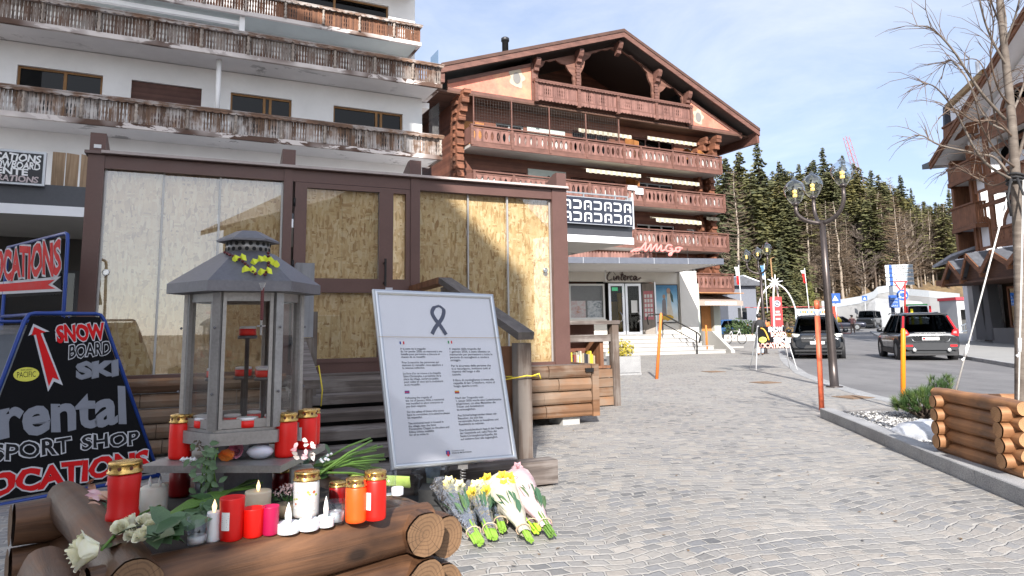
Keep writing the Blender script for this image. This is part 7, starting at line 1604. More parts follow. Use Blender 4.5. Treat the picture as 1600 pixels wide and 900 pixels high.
for px,py,an in((376,406,.2),(391,424,-.1),(404,410,.5),(420,409,-.3),(416,427,.2),(428,412,-.6)):
 c_=roof_pt(px,py);m=MB()
 for s in(1,-1):
  v=Vector((cos(an),0,sin(an)))*s;w_=Vector((-sin(an),0,cos(an)))*.010
  m.raw([c_-w_*.4,c_+v*.012-w_+Vector((0,-.010,0)),c_+v*.025-w_*1.0+Vector((0,-.004,-.006)),c_+v*.025+w_*1.0+Vector((0,-.004,-.006)),c_+v*.012+w_+Vector((0,-.012,.004)),c_+w_*.4],[(0,1,4,5),(1,2,3,4)])
 b_=m.build('bow',flat('neon_yellow',(.72,.80,.05),.6,var=.08),t);s_=b_.modifiers.new('s','SOLIDIFY');s_.thickness=.002
# ------------------------------------------------------------------ flowers
M_STEM=flat('stem_green',(.10,.20,.03),.55,0,.3,20);M_LEAFG=flat('leaf_green',(.030,.080,.018),.45,0,.4,18);M_LEAFP=flat('leaf_grey_green',(.095,.165,.080),.55,0,.35,18)
def leaf(m,p,d,up,l,w_):
 d=d.normalized();s=d.cross(up).normalized();n=s.cross(d)
 a=[p,p+d*l*.3+s*w_*.5+n*l*.05,p+d*l*.65+s*w_*.42+n*l*.04,p+d*l-n*l*.08,p+d*l*.65-s*w_*.42+n*l*.04,p+d*l*.3-s*w_*.5+n*l*.05,p+d*l*.35-n*l*.03,p+d*l*.7-n*l*.04]
 m.raw(a,[(0,1,6),(0,6,5),(1,2,7,6),(6,7,4,5),(2,3,7),(7,3,4)],True)
def rose(m,c,ax,r,seed):
 """rose bloom of overlapping curled petals round axis ax"""
 q=random.Random(seed);ax=ax.normalized();x=ax.orthogonal().normalized();y=ax.cross(x)
 for ring in range(5):
  n=(3,4,5,5,6)[ring];rr=r*(.15+.155*ring);hgt=r*(1.45-.11*ring);a0=q.uniform(0,6)
  for k in range(n):
   a=a0+2*pi*k/n+q.uniform(-.15,.15);sp=2*pi/n*.72;vs=[]
   for i,t in enumerate((0,.4,.75,1.0)):
    for j in(-1,-.5,0,.5,1):
     b=a+sp*j*(.35+.65*sin(pi*min(1,t*.8+.1)));fl=rr*(.45+.55*t**.7)+(r*.22*ring/4)*t**3*(1+.2*q.uniform(-1,1));z=-r*.45+hgt*t*(1-.12*j*j)*1.05-(.10*r*ring/4)*t**4
     vs.append(c+(x*cos(b)+y*sin(b))*fl+ax*z)
   m.raw(vs,[(i*5+j,i*5+j+1,(i+1)*5+j+1,(i+1)*5+j)for i in range(3)for j in range(4)],True)
def petal_mat(name,c1,c2):
 n=NT(name);f=n.noise(n.co(),25,3);n.set(Base_Color=n.ramp(f,[(.35,c1),(.65,c2)]),Roughness=.6,Subsurface_Weight=.25,Subsurface_Radius=(.01,.008,.006),Subsurface_Scale=.4);return n.m
M_ROSE=petal_mat('white_rose_petal',(.78,.74,.48),(.88,.86,.70));M_PINK=petal_mat('pink_petal',(.62,.28,.32),(.72,.50,.52));M_PEACH=petal_mat('peach_petal',(.58,.30,.20),(.66,.45,.33));M_YEL=petal_mat('daffodil_yellow',(.78,.50,.02),(.82,.62,.06));M_PYEL=petal_mat('pale_yellow_petal',(.72,.68,.32),(.78,.75,.5))
P3=lambda px,py,z:G(px,py,z)
t=thing('white_rose','large single white rose lying over the left log end','rose',(0,0,0));c_=P3(138,860,.70);ax=Vector((-.9,-.55,.12));m=MB();rose(m,c_,ax,.050,4);m.build('bloom',M_ROSE,t)
m=MB();m.tube([c_-ax.normalized()*.03,P3(200,812,.70),P3(250,790,.70)],.004,6);m.build('stem',M_STEM,t);m=MB()
for a,b,l in((c_-ax.normalized()*.03,P3(205,838,.69),.09),(P3(178,838,.70),P3(190,858,.67),.08),(P3(178,838,.71),P3(205,825,.73),.08)):leaf(m,a,b-a,Vector((0,0,1)),l,.045)
m.build('leaf',M_LEAFG,t)
t=thing('rose_bunch','bunch of cream white roses with long leafy stems lying across the candles','flowers',(0,0,0))
q_r=random.Random(2)
for i,(px,py)in enumerate(((188,826),(206,816),(236,826),(208,834),(222,838),(226,815))):m=MB();rose(m,P3(px,py,.715),Vector((q_r.uniform(-.9,.1),q_r.uniform(-1,-.2),q_r.uniform(.2,.9))),.024,i+11);m.build('bloom',M_ROSE,t)
q=random.Random(9)
for i in range(6):m=MB();a=P3(236+i*3,822-i*2,.70);b=P3(330,785-i*3,.72);e=P3(406+q.uniform(-8,6),750+i*4-8,.72);m.tube([a,a.lerp(b,.5)+Vector((0,0,.012)),b,e],.0042,6);m.build('stem',M_STEM,t)
for i in range(34):
 px=q.uniform(240,340);py=830-(px-240)*.45+q.uniform(-6,14);a=P3(px,py,.705+q.uniform(0,.03));m=MB();leaf(m,a,Vector((q.uniform(-.6,.9),q.uniform(-1,.6),q.uniform(-.25,.4))),Vector((q.uniform(-.5,.5),q.uniform(-.8,-.2),1)),q.uniform(.065,.11),q.uniform(.038,.056));m.build('leaf',M_LEAFG if i%3 else M_LEAFP,t)
t=thing('cut_stems','bundle of bare green flower stems lying right of the lantern shelf','flowers',(0,0,0))
for i in range(15):m=MB();a=P3(498+q.uniform(-8,12),728+q.uniform(-10,14),.72);e=AT(q.uniform(575,602),686+i*4.2+q.uniform(-3,3),a.y+.3);m.tube([a,a.lerp(e,.5)+Vector((0,0,.01)),e],.0045,6);m.build('stem',M_STEM,t)
for i in range(14):a=P3(q.uniform(478,520),q.uniform(712,760),.70);m=MB();leaf(m,a,Vector((q.uniform(-1,.6),q.uniform(-.8,.4),q.uniform(-.3,.4))),Vector((q.uniform(-.4,.4),-.6,1)),q.uniform(.06,.10),.05);m.build('leaf',M_LEAFP if i%2 else M_LEAFG,t)
m=MB()
for i in range(10):a=P3(q.uniform(498,520),q.uniform(706,722),.76);m.lathe([(0,-.006),(.008,0),(0,.006)],6,a)
m.build('blossom',M_CWHT,t)
t=thing('leek_green_stems','thick pale green tulip stems poking out under the notice board','flowers',(0,0,0))
for i in range(9):m=MB();a=P3(545+i*3,742+i*1.5,.66);e=AT(640,747+i*1.6,2.95);m.tube([a,e],[.006,.008],6);m.build('stem',flat('pale_stem',(.34,.44,.10),.5),t)
t=thing('tulip_bunch','wilted peach and pink tulips lying at the left rear of the crib','flowers',(0,0,0))
for i in range(9):px,py=q.uniform(132,178),q.uniform(756,790);a=P3(px,py,.68);m=MB();d=Vector((q.uniform(-1,.3),q.uniform(-.6,.2),q.uniform(-.1,.3)));leaf(m,a,d,Vector((0,-.5,1)),.055,.028);leaf(m,a,d+Vector((.1,0,.15)),Vector((.4,-.5,1)),.055,.026);leaf(m,a,d+Vector((0,.1,-.15)),Vector((-.4,-.5,1)),.055,.026);m.build('bloom',M_PEACH if i%2 else M_PINK,t)
for i in range(9):a=P3(q.uniform(135,180),q.uniform(765,800),.665);m=MB();leaf(m,a,Vector((q.uniform(-.6,.6),q.uniform(-1,.1),q.uniform(-.5,.2))),Vector((0,-.6,1)),.085,.03);m.build('leaf',M_LEAFG,t)
t=thing('rose_box','pink rose in a small clear cube on the lantern shelf','ornament',on(371,717,ZH));m=MB();m.box(-.032,.032,-.03,.03,0,.06);m.build('cube',M_CUP,t);m=MB();rose(m,Vector((0,-.012,.03)),Vector((0,-1,.3)),.030,5);m.build('bloom',petal_mat('bright_pink_petal',(.68,.16,.28),(.75,.32,.42)),t)
m=MB();m.lathe([(0,-.9),(.5,-.78),(.85,-.4),(1,0),(.86,.42),(.5,.78),(0,.9)],20);m.v=[(v[0]*.048,v[1]*.034,v[2]*.028+.025)for v in m.v];tag(m.build('white_stone',wax('white_stone',(.64,.64,.72),rough=.5),loc=on(406,717,ZH)),'smooth white pebble beside the pink rose cube on the shelf','stone')
t=thing('orange_tulip','single orange tulip lying on the lantern shelf','flower',(0,0,0));a=on(348,712,ZH+.02);m=MB()
for k in range(5):leaf(m,a+Vector((-.02,0,0)),Vector((1,-.15+.1*k,-.2+.12*k)),Vector((0,-1,.4*k-.6)),.06,.03)
m.build('bloom',petal_mat('orange_petal',(.72,.10,.02),(.78,.22,.03)),t);m=MB();m.tube([a,on(318,712,ZH+.02)],.004,6);m.build('stem',M_STEM,t)
t=thing('foliage_sprig','grey green leafy sprigs hanging over the left shelf edge','greenery',(0,0,0))
for i in range(44):px,py=q.gauss(322,13),q.uniform(692,765);a=AT(px,py,2.40+q.uniform(-.04,.04));m=MB();leaf(m,a,Vector((q.uniform(-1,1),q.uniform(-.5,.3),q.uniform(-1,.4))),Vector((0,-1,.3)),q.uniform(.025,.042),.018);m.build('leaf',M_LEAFP,t)
m=MB()
for i in range(4):m.tube([AT(322+6*i,700,2.44),AT(318+5*i,730,2.40),AT(314+8*i,762,2.41)],.003,5)
m.build('stem',M_STEM,t)
t=thing('dried_flowers','small dried pinkish white flower cluster at the right end of the shelf','flowers',(0,0,0))
for i in range(16):a=AT(q.uniform(464,494),q.uniform(684,718),2.38+q.uniform(-.03,.03));m=MB();leaf(m,a,Vector((q.uniform(-1,1),-.3,q.uniform(-1,1))),Vector((0,-1,.2)),.024,.014);m.build('petal',petal_mat('dried_petal',(.50,.44,.40),(.62,.55,.52))if i%3 else M_PINK,t)
t=thing('twig_cone_ornament','bunch of dark seed heads and white pebbles behind the left shelf candle','ornament',(0,0,0));m=MB()
for i in range(60):a=AT(q.uniform(298,330),q.uniform(688,704),2.47);m.lathe([(0,-.003),(.004,0),(0,.003)],5,a)
m.build('seeds',flat('seed_brown',(.16,.13,.09),.8),t);m=MB()
for i in range(4):m.lathe([(0,-.010),(.013,0),(0,.010)],8,on(286+6*i,718,ZH+.008))
m.build('pebbles',M_CWHT,t)
t=thing('heather_pot','small pot of faded pink heather between cream candle and flowered candle','pot plant',on(448,806,ZF));m=MB();m.lathe([(.03,0),(.04,.04),(.035,.04)],16);m.build('pot',flat('woven_pot',(.28,.22,.15),.8),t);m=MB();m2=MB()
for i in range(170):v=Vector((q.gauss(0,1),q.gauss(0,1),abs(q.gauss(0,1)))).normalized()*q.uniform(.6,1)*.05;p=v+Vector((0,0,.055));s=lambda:Vector((q.uniform(-1,1),q.uniform(-1,1),q.uniform(-1,1)))*.009;m.cur=1 if v.z>.02 else 0;m.face([p+s(),p+s(),p+s()])
m.build('heather',[M_LEAFG,petal_mat('heather_pink',(.40,.25,.25),(.60,.45,.44))],t)
# ------------------------------------------------------------------ bouquets on the paving
def film(name,tint,refl=2.5,dif=.22):
 n=NT(name);tr=n.n('ShaderNodeBsdfTransparent');tr.inputs[0].default_value=tint;gl=n.n('ShaderNodeBsdfGlossy');gl.inputs['Roughness'].default_value=.12;df=n.n('ShaderNodeBsdfDiffuse');df.inputs[0].default_value=(.7,.72,.75,1)
 fr=n.n('ShaderNodeFresnel');f=n.noise(n.co(),14,4,.6,1.0);a=n.n('ShaderNodeMixShader');n.l(n.math('MULTIPLY',n.ramp(f,[(.45,(0,0,0)),(.75,(1,1,1))]),dif*2),a.inputs[0]);n.l(tr.outputs[0],a.inputs[1]);n.l(df.outputs[0],a.inputs[2]);b=n.n('ShaderNodeMixShader');n.l(n.math('MULTIPLY',fr.outputs[0],refl),b.inputs[0]);n.l(a.outputs[0],b.inputs[1]);n.l(gl.outputs[0],b.inputs[2])
 bp=n.n('ShaderNodeBump');bp.inputs['Strength'].default_value=.8;bp.inputs['Distance'].default_value=.02;n.l(f,bp.inputs['Height']);n.l(bp.outputs[0],gl.inputs['Normal']);n.l(b.outputs[0],n.out.inputs['Surface']);return n.m
M_FILM=film('clear_film',(.96,.97,.98,1));M_PAPC=film('cream_paper',(.25,.22,.16,1),.3,.5)
def paper(name,c1,c2):
 n=NT(name);f=n.noise(n.co((1,1,1)),8,4);n.set(Base_Color=n.ramp(f,[(.35,c1),(.65,c2)]),Roughness=.7);n.bump(n.noise(n.co(),16,4,.6,1),.6,.02);return n.m
M_KRAFT=paper('cream_wrap',(.50,.46,.36),(.62,.58,.47));M_PINKP=paper('pink_wrap',(.62,.42,.44),(.72,.56,.54));M_BROWN=paper('kraft_wrap',(.45,.32,.22),(.55,.42,.30))
def bouquet(label,tip,head,z_h,wr,wrap,flw,seed,cover=.62,grn=12,stem_mat=None,name='bouquet'):
 q=random.Random(seed);a=G(*tip,.045);b=G(*head,z_h);t=thing(name,label,'bouquet',(0,0,0));d=b-a;L_=d.length;d=d.normalized();s=d.cross(Vector((0,0,1))).normalized();u=s.cross(d)
 for i in range(grn):
  an,k=q.uniform(0,6.3),q.uniform(.2,1);o=(s*cos(an)+u*sin(an)*.7);m=MB();p0=a+o*.03*k-d*q.uniform(0,.02);p1=a+d*L_*.35+o*.035*k;p2=a+d*L_*q.uniform(.75,.92)+o*wr*.75*k;p2.z=max(p2.z,.02);m.tube([p0,p1,p2],.0065,6);m.build('stem',stem_mat or flat('fresh_stem',(.20,.36,.04),.5,0,.3,12),t)
 for i in range(8):
  an=q.uniform(0,6.3);o=(s*cos(an)+u*abs(sin(an))*.7);p=a+d*L_*q.uniform(.35,.7)+o*wr*.4;m=MB();leaf(m,p,d+o*.25,u,L_*q.uniform(.25,.4),.035);m.build('leaf',M_LEAFP if i%3==0 else flat('blue_green_leaf',(.06,.14,.075),.5),t)
 for i,fm in enumerate(flw):
  an,k=q.uniform(0,6.3),q.uniform(.1,.85);o=s*cos(an)+u*abs(sin(an))*.9;c_=a+d*L_*q.uniform(.84,1.06)+o*wr*k*.9+u*.02;c_.z=max(c_.z,.05);m=MB()
  for j in range(6):
   g_=2*pi*j/6;x=(s*cos(g_)+u*sin(g_));leaf(m,c_,x+d*.5,d,.048,.034)
  m.lathe([(.008,0),(.014,.016),(.017,.026)],9,c_);m.build('bloom',fm,t)
 m=MB();n=22;vs=[];rows=7
 for i in range(rows):
  f=.10+(1.08-.10)*i/(rows-1);rr=.035+(wr*1.1-.035)*max(0,(i/(rows-1)-.15)/.85)**.8
  for j in range(n):
   an=2*pi*j/n;w_=rr*(1+.10*sin(j*2.7+i*.8+seed)+.05*q.uniform(-1,1));o=s*cos(an)*w_+u*sin(an)*w_*.62;ex=.05*sin(an*3+seed)*(i==rows-1);p=a+d*(L_*f+ex)+o;p.z=max(p.z,.006+.002*(i%2));vs.append(p)
 m.raw(vs,[(i*n+j,i*n+(j+1)%n,(i+1)*n+(j+1)%n,(i+1)*n+j)for i in range(rows-1)for j in range(n)if not(cover<1 and(sin(2*pi*(j+.5)/n)>cover))],True);w_=m.build('wrap',wrap,t)
 m=MB();m.tube([a+d*L_*.16+(s*cos(k*pi/5)+u*sin(k*pi/5)*.8)*.045 for k in range(10)],.004,5,closed=True);m.build('band',M_BROWN,t);return t
bouquet('bouquet of yellow daffodils in clear film nearest the log crib',(748,846),(704,768),.16,.12,M_FILM,[M_YEL]*7+[M_PYEL]*3,1,1.1,26)
bouquet('slim bouquet of pale yellow flowers in glossy film between daffodils and cream paper',(770,838),(744,770),.15,.085,M_FILM,[M_PYEL]*6+[M_YEL]*3,2,1.1,14)
bouquet('bouquet of many yellow daffodils under clear film in the middle of the row',(786,826),(766,766),.14,.10,M_FILM,[M_YEL]*11,3,1.1,12)
bouquet('bouquet wrapped in cream paper with yellow flowers at its top',(826,842),(782,762),.17,.11,M_KRAFT,[M_YEL]*7+[M_PYEL]*4,4,1.1,10)
bouquet('bouquet wrapped in pink and peach paper farthest from the log crib',(862,834),(806,752),.17,.12,M_PINKP,[M_PINK]*3,5,1.1,10,M_STEM)
bouquet('small bunch of bright green stems between cream and pink wrappings',(838,828),(800,780),.06,.05,M_FILM,[M_PYEL],6,1.1,14,flat('lime_stem',(.34,.58,.03),.5))
p=G(672,782);t=thing('film_bag','clear film bag with a pale candle glass inside at the foot of the notice board','bag',p)
m=MB();m.lathe([(.11,0),(.13,.04),(.12,.16),(.15,.26),(.17,.30)],18);b_=m.build('film',M_FILM,t)
for i,v in enumerate(b_.data.vertices):v.co.x*=1+.12*sin(i*2.1);v.co.y*=1+.12*cos(i*1.7)
m=MB();m.lathe([(.07,.005),(.075,.17),(.07,.17)],18,(.05,-.02,0));m.build('candle_glass',wax('pale_green_wax',(.55,.60,.44)),t);m=MB();m.lathe([(.05,.17),(.06,.24),(0,.26)],10,(.02,0,0));m.build('tissue',flat('tissue_blue',(.45,.56,.68),.7),t)
for i,(px,py,lab)in enumerate(((655,786,'left crumpled brown paper scrap behind the crib log ends'),(772,822,'crumpled brown paper between the two film bouquets'))):
 m=MB();c_=G(px,py);n=7
 for a_ in range(n):
  for b_ in range(n):pass
 m.raw([c_+Vector(((x_i-3)*.025,(y_i-3)*.03,.02+.035*abs(sin(x_i*1.9+y_i*2.3+i))))for y_i in range(n)for x_i in range(n)],[(y_i*n+x_i,y_i*n+x_i+1,(y_i+1)*n+x_i+1,(y_i+1)*n+x_i)for y_i in range(n-1)for x_i in range(n-1)]);tag(m.build('paper_scrap',M_BROWN),lab,'paper')
# ------------------------------------------------------------------ notice board leaning before the stairs
bl=AT(612,735,4.75);NB=Pl(bl,30.0,13.0)
t=thing('notice_board','large white notice with grey ribbon in silver snap frame leaning before the stairs','notice board',NB)
cs=[NB.hit(*p)for p in((612,735),(808,718),(770,460),(582,452))]
u0=(cs[0][0]+cs[3][0])/2;u1=(cs[1][0]+cs[2][0])/2;v0=(cs[0][1]+cs[1][1])/2;v1=(cs[2][1]+cs[3][1])/2
print('notice',[tuple(round(x,3)for x in c)for c in cs])
sk=(cs[3][0]-cs[0][0]+cs[2][0]-cs[1][0])/2
tl=(cs[1][1]-cs[0][1]+cs[2][1]-cs[3][1])/2
def nb(a,b,w=0):return((cs[0][0]+(u1-u0)*a+sk*b*.0+(cs[0][0]*0)),w,v0+(v1-v0)*b)
A4=[Vector((c[0],0,c[1]))for c in cs]
def bq(a,b,w=0):
 p=A4[0].lerp(A4[1],a).lerp(A4[3].lerp(A4[2],a),b);return(p.x,w,p.z)
WB=(A4[1]-A4[0]).length;HB=(A4[3]-A4[0]).length
def rect(m,a0,a1,b0,b1,w0,w1):
 c=[(a0,b0),(a1,b0),(a1,b1),(a0,b1)];m.raw([bq(a,b,w0)for a,b in c]+[bq(a,b,w1)for a,b in c],[(0,1,2,3),(7,6,5,4),(0,4,5,1),(1,5,6,2),(2,6,7,3),(3,7,4,0)])
m=MB();rect(m,.005,.995,.005,.995,.004,.022);m.build('back_panel',flat('board_back',(.10,.10,.11),.5),t)
M_FRM=flat('silver_frame',(.55,.57,.60),.33,.75,.06,4,.02);fx,fy=.034/WB*1.15,.034/HB*1.15
def frame_bar(p,q_,inn):
 P,Q,I=Vector(p),Vector(q_),Vector(inn);m=MB();pr=[(0,.018),(0,-.004),(.25,-.014),(.6,-.016),(.9,-.008),(1,0)];mid=lambda k,e:(P if e==0 else Q)
 return pr
for e,(c0,c1,i0,i1)in enumerate((((0,0),(1,0),(fx,fy),(1-fx,fy)),((1,0),(1,1),(1-fx,fy),(1-fx,1-fy)),((1,1),(0,1),(1-fx,1-fy),(fx,1-fy)),((0,1),(0,0),(fx,1-fy),(fx,fy)))):
 m=MB();pr=[(0,.020),(0,-.006),(.25,-.015),(.6,-.017),(.9,-.009),(1,.001)];vs=[]
 for(c,i)in((c0,i0),(c1,i1)):vs+=[bq(c[0]+(i[0]-c[0])*k,c[1]+(i[1]-c[1])*k,w)for k,w in pr]
 m.raw(vs,[(j,6+j,7+j,j+1)for j in range(5)],True);m.build('frame_bar',M_FRM,t)
m=MB();rect(m,fx*.9,1-fx*.9,fy*.9,1-fy*.9,.001,.003);sheet_=m.build('paper',flat('notice_paper',(.77,.78,.82),.55,0,.03,3,.03),t)
m=MB();rect(m,fx*.95,1-fx*.95,fy*.95,1-fy*.95,-.0012,-.0006);m.build('clear_cover',glass('cover_film',(.97,.97,.98,1),1.6,.04),t)
M_INK=flat('notice_ink',(.05,.055,.075),.6);WT=-.0016
def px_ab(px,py):
 u,v=NB.hit(px,py,0);a,b=.5,.5
 for _ in range(12):
  p=bq(a,b);e=(u-p[0],v-p[2]);pa=bq(a+.01,b);pb_=bq(a,b+.01);J=((pa[0]-p[0])*100,(pb_[0]-p[0])*100,(pa[2]-p[2])*100,(pb_[2]-p[2])*100);D_=J[0]*J[3]-J[1]*J[2]
  a+=(e[0]*J[3]-e[1]*J[1])/D_;b+=(e[1]*J[0]-e[0]*J[2])/D_
 return a,b
rb_=[(686,478),(693,484),(692,494),(687,503),(680,512),(675,522)];lb=[(686,478),(678,481),(675,489),(680,499),(688,509),(697,523)]
m=MB()
for kk,ch in enumerate((rb_,lb)):
 P=[Vector(px_ab(*p))for p in ch];pts=[]
 for i in range(len(P)-1):
  for f in(0,.25,.5,.75):
   p0,p1,p2,p3=P[max(i-1,0)],P[i],P[i+1],P[min(i+2,len(P)-1)];pts.append(.5*(2*p1+(p2-p0)*f+(2*p0-5*p1+4*p2-p3)*f*f+(3*p1-p0-3*p2+p3)*f**3))
 pts.append(P[-1]);L_,R_=[],[]
 for i,p in enumerate(pts):
  d=(pts[min(i+1,len(pts)-1)]-pts[max(i-1,0)]);d=Vector((d.x*WB,d.y*HB)).normalized();nrm=Vector((-d.y,d.x))*(.0145 if i>3 else.009);L_.append((p.x+nrm.x/WB,p.y+nrm.y/HB));R_.append((p.x-nrm.x/WB,p.y-nrm.y/HB))
 n=len(pts);w_=WT-.0003*kk;m.raw([bq(*p,w_)for p in L_]+[bq(*p,w_)for p in R_],[(i,i+1,n+i+1,n+i)for i in range(n-1)])
m.build('ribbon_print',flat('ribbon_grey',(.075,.085,.13),.6),sheet_)
TXT=[((626,545),(681,543),'A la suite de la tragedie\ndu 1er janvier 2026, un memorial a ete\ninstalle pour permettre a chacune et\nchacun de se recueillir.\n\nPour la securite des personnes qui\ndesirent s\'y recueillir, nous appelons a\nla retenue collective.\n\nLe livre d\'or se trouve a la chapelle\nSaint-Christophe, a proximite de la\nplace du village, ouvert au public\npour celles et ceux qui le souhaitent\net se recueillir.',56),((702,545),(758,540),'A seguito della tragedia del\n1 gennaio 2026, e stato allestito un\nmemoriale per permettere a tutte le\npersone di raccogliersi e rendere\nomaggio.\n\nPer la sicurezza delle persone che\nvi si raccolgono, invitiamo tutti al\nrispetto del luogo e alla\ncautela.\n\nIl libro di condoglianze si trova alla\ncappella di San Cristoforo, vicino al\nluogo, aperta a tutti.',56),((634,622),(690,618),'Following the tragedy of\nthe 1st of January 2026, a memorial\nwas installed to allow everyone to\npay their respects.\n\nFor the safety of those who come\nhere to remember, it is asked to please\nbe respectful.\n\nThe memorial book is located in\nthe village, near the Saint\nChristopher Chapel, to the place and\nfollow advice, available\nfor all to write in.',56),((712,622),(772,616),'Nach der Tragoedie vom\n1. Januar 2026 wurde eine Gedenkstaette\neingerichtet, um allen Menschen die\nTrauer und Anteilnahme\nzu ermoeglichen.\n\nAus Sicherheitsgruenden bitten wir\nBesucher, die sich hier\nversammeln, Ruhe zu bewahren und\nRuecksicht zu nehmen.\n\nDas Kondolenzbuch liegt in der Kapelle\nder Gemeinde auf, nahe Platz der\nSankt-Christophorus-Kapelle, bis\nauf weiteres fuer alle zugaenglich.',56)]
rows_px=[(545,660),(540,660)]
m=MB()
for(p0,p1,tx,wpx),(b_px)in zip(TXT,((648,604),(727,607),(656,682),(730,690))):
 a0,bt=px_ab(*p0);a1,_=px_ab(*p1);_,bb=px_ab(*b_px);ae,_=px_ab(*b_px);n_l=tx.count('\n')+1
 vs,fs=text_shape(tx,.010);x0,x1,z0,z1=text_box(tx)
 aw=abs(a1-a0)*1.18;m.raw([bq(a0-.004+aw*(v[0]-x0)/(x1-x0),bb+(bt-bb)*(v[1]-z0)/(z1-z0)+.006,WT)for v in vs],fs)
m.build('notice_text',M_INK,sheet_)
M_FB,M_FW,M_FR=flat('flag_print_blue',(.03,.06,.30),.6),flat('flag_print_white',(.8,.8,.8),.6),flat('flag_print_red',(.60,.03,.04),.6)
for(px,py),cols in(((628,536),(M_FB,M_FW,M_FR)),((703,535),(flat('flag_print_green',(.03,.22,.08),.6),M_FW,M_FR)),((636,613),(M_FB,M_FR,M_FB)),((714,613),(M_INK,M_FR,flat('flag_print_gold',(.65,.42,.03),.6)))):
 a,b=px_ab(px,py);m=MB()
 for k in range(3):m.cur=k;(rect(m,a-.018+.012*k,a-.018+.012*(k+1),b-.007,b+.009,WT-.0004,WT)if py<600 else rect(m,a-.018,a+.018,b-.007+.0053*k,b-.007+.0053*(k+1),WT-.0004,WT))
 m.build('language_flag',list(cols),sheet_)
a,b=px_ab(700,708);m=MB();m.cur=0;rect(m,a-.016,a+.016,b-.006,b+.014,WT-.0004,WT);m.cur=1;m.raw([bq(a-.016,b-.006,WT),bq(a+.016,b-.006,WT),bq(a,b-.02,WT)],[(0,2,1)]);rect(m,a-.006,a+.006,b-.004,b+.008,WT-.0008,WT-.0004);m.build('crest_print',[M_FB,M_FR],sheet_)
m=MB();vs,fs=text_shape('COMMUNE',.0);x0,x1,z0,z1=text_box('COMMUNE');m.raw([bq(a+.03+.10*(v[0]-x0)/(x1-x0),b+.006+.007*(v[1]-z0)/(z1-z0),WT)for v in vs],fs);vs,fs=text_shape('CRANS-MONTANA',.01);x0,x1,z0,z1=text_box('CRANS-MONTANA');m.raw([bq(a+.03+.16*(v[0]-x0)/(x1-x0),b-.006+.008*(v[1]-z0)/(z1-z0),WT)for v in vs],fs);m.build('crest_text',M_INK,sheet_)
m=MB();rect(m,.0,1.0,px_ab(690,528)[1]-.001,px_ab(690,528)[1]+.0012,-.021,-.018);m.build('elastic_band',flat('elastic_tan',(.45,.30,.14),.6),t)
fp=NB.P(*(lambda p:(p[0],0.012,p[2]))(bq(.55,0)))
m=MB();n_=60;m.tube([(.018*cos(k*.75),.018*sin(k*.75),fp.z-.02-.14*k/n_)for k in range(n_)],.004,6);sp_=link(bpy.data.objects.new('stand',None));sp_.parent=t;sp_.matrix_world=Matrix.Translation((fp.x,fp.y,0));m.build('spring',M_STEEL,sp_)
m=MB();m.box(-.035,.035,-.015,.015,fp.z-.03,fp.z+.0);m.build('clamp',M_STEEL,sp_);m=MB();m.box(-.42,.42,-.16,.18,.0,.06);m.box(-.3,.3,-.1,.12,.06,fp.z-.15);m.build('weighted_base',flat('dark_base',(.035,.035,.035),.7),sp_)
for p,sx in((.15,1),(.85,1)):m=MB();b0=NB.P(*(lambda q:(q[0],.02,q[2]))(bq(p,.62)));m.beam((b0.x-fp.x,b0.y-fp.y,b0.z),(b0.x-fp.x-.10,b0.y-fp.y+.35,.03),.02,.02);m.build('back_stay',M_STEELD,sp_)
# ------------------------------------------------------------------ black rental board with blue tube frame
M_PBLK=flat('panel_black',(.006,.006,.007),.75,0,.3,Specular_IOR_Level=.12)
pR,pL=G(252,746,.0),G(0,790,.0);RA=Pl(pL,math.degrees(atan2(pR.y-pL.y,pR.x-pL.x)),11.0)
t=thing('rental_board','black trapezoid ski rental board with blue tube frame and red arrow','sign board',RA)
M_BLU=flat('blue_tube',(.012,.045,.24),.35,.2);H2=lambda px,py,w=0.:(lambda q:(q[0],w,q[1]))(RA.hit(px,py,w))
BLp=H2(-75,803);TLp,TRp,BRp=H2(44,489),H2(160,490),H2(250,742)
m=MB();dl=lambda p,du,dv:(p[0]+du,.012,p[2]+dv)
m.raw([dl(BLp,.03,.03),dl(BRp,-.03,.03),dl(TRp,-.02,-.03),dl(TLp,.02,-.03)]+[(p[0],.0,p[2])for p in(dl(BLp,.03,.03),dl(BRp,-.03,.03),dl(TRp,-.02,-.03),dl(TLp,.02,-.03))],[(0,3,2,1),(4,5,6,7),(0,1,5,4),(1,2,6,5),(2,3,7,6),(3,0,4,7)]);pn=m.build('panel',M_PBLK,t)
m=MB();V_=lambda p:Vector((p[0],.012,p[2]));tl_,tr_=V_(TLp),V_(TRp);m.tube([V_(BLp),tl_+Vector((-.02,0,-.06)),tl_+Vector((.01,0,-.01)),tl_+Vector((.05,0,.0)),tr_+Vector((-.05,0,0)),tr_+Vector((-.01,0,-.01)),tr_+Vector((.02,0,-.06)),V_(BRp)+Vector((.03,0,-.12))],.0165,10);m.tube([V_(BLp),V_(BRp)],.0165,10);m.build('tube_frame',M_BLU,t)
m=MB()
for c in(BLp,BRp):a_=V_(c);m.tube([tr_.lerp(tl_,.5)+(a_-tr_.lerp(tl_,.5))*.02,Vector((a_.x,.75,.05-.14))],.016,8)
m.build('rear_frame',M_BLU,t)
Y0=-.0035;L2=lambda px,py:(lambda q:(q[0],q[2]))(H2(px,py))
m=MB();S_=[flat('let_white',(.50,.50,.53),.6,var=.12),flat('let_red',(.56,.008,.010),.6,var=.12,Specular_IOR_Level=.15),flat('let_black',(.012,.012,.014),.6,Specular_IOR_Level=.15),flat('let_greyblue',(.19,.20,.235),.6,var=.12),flat('let_yellow',(.62,.58,.06),.5)]
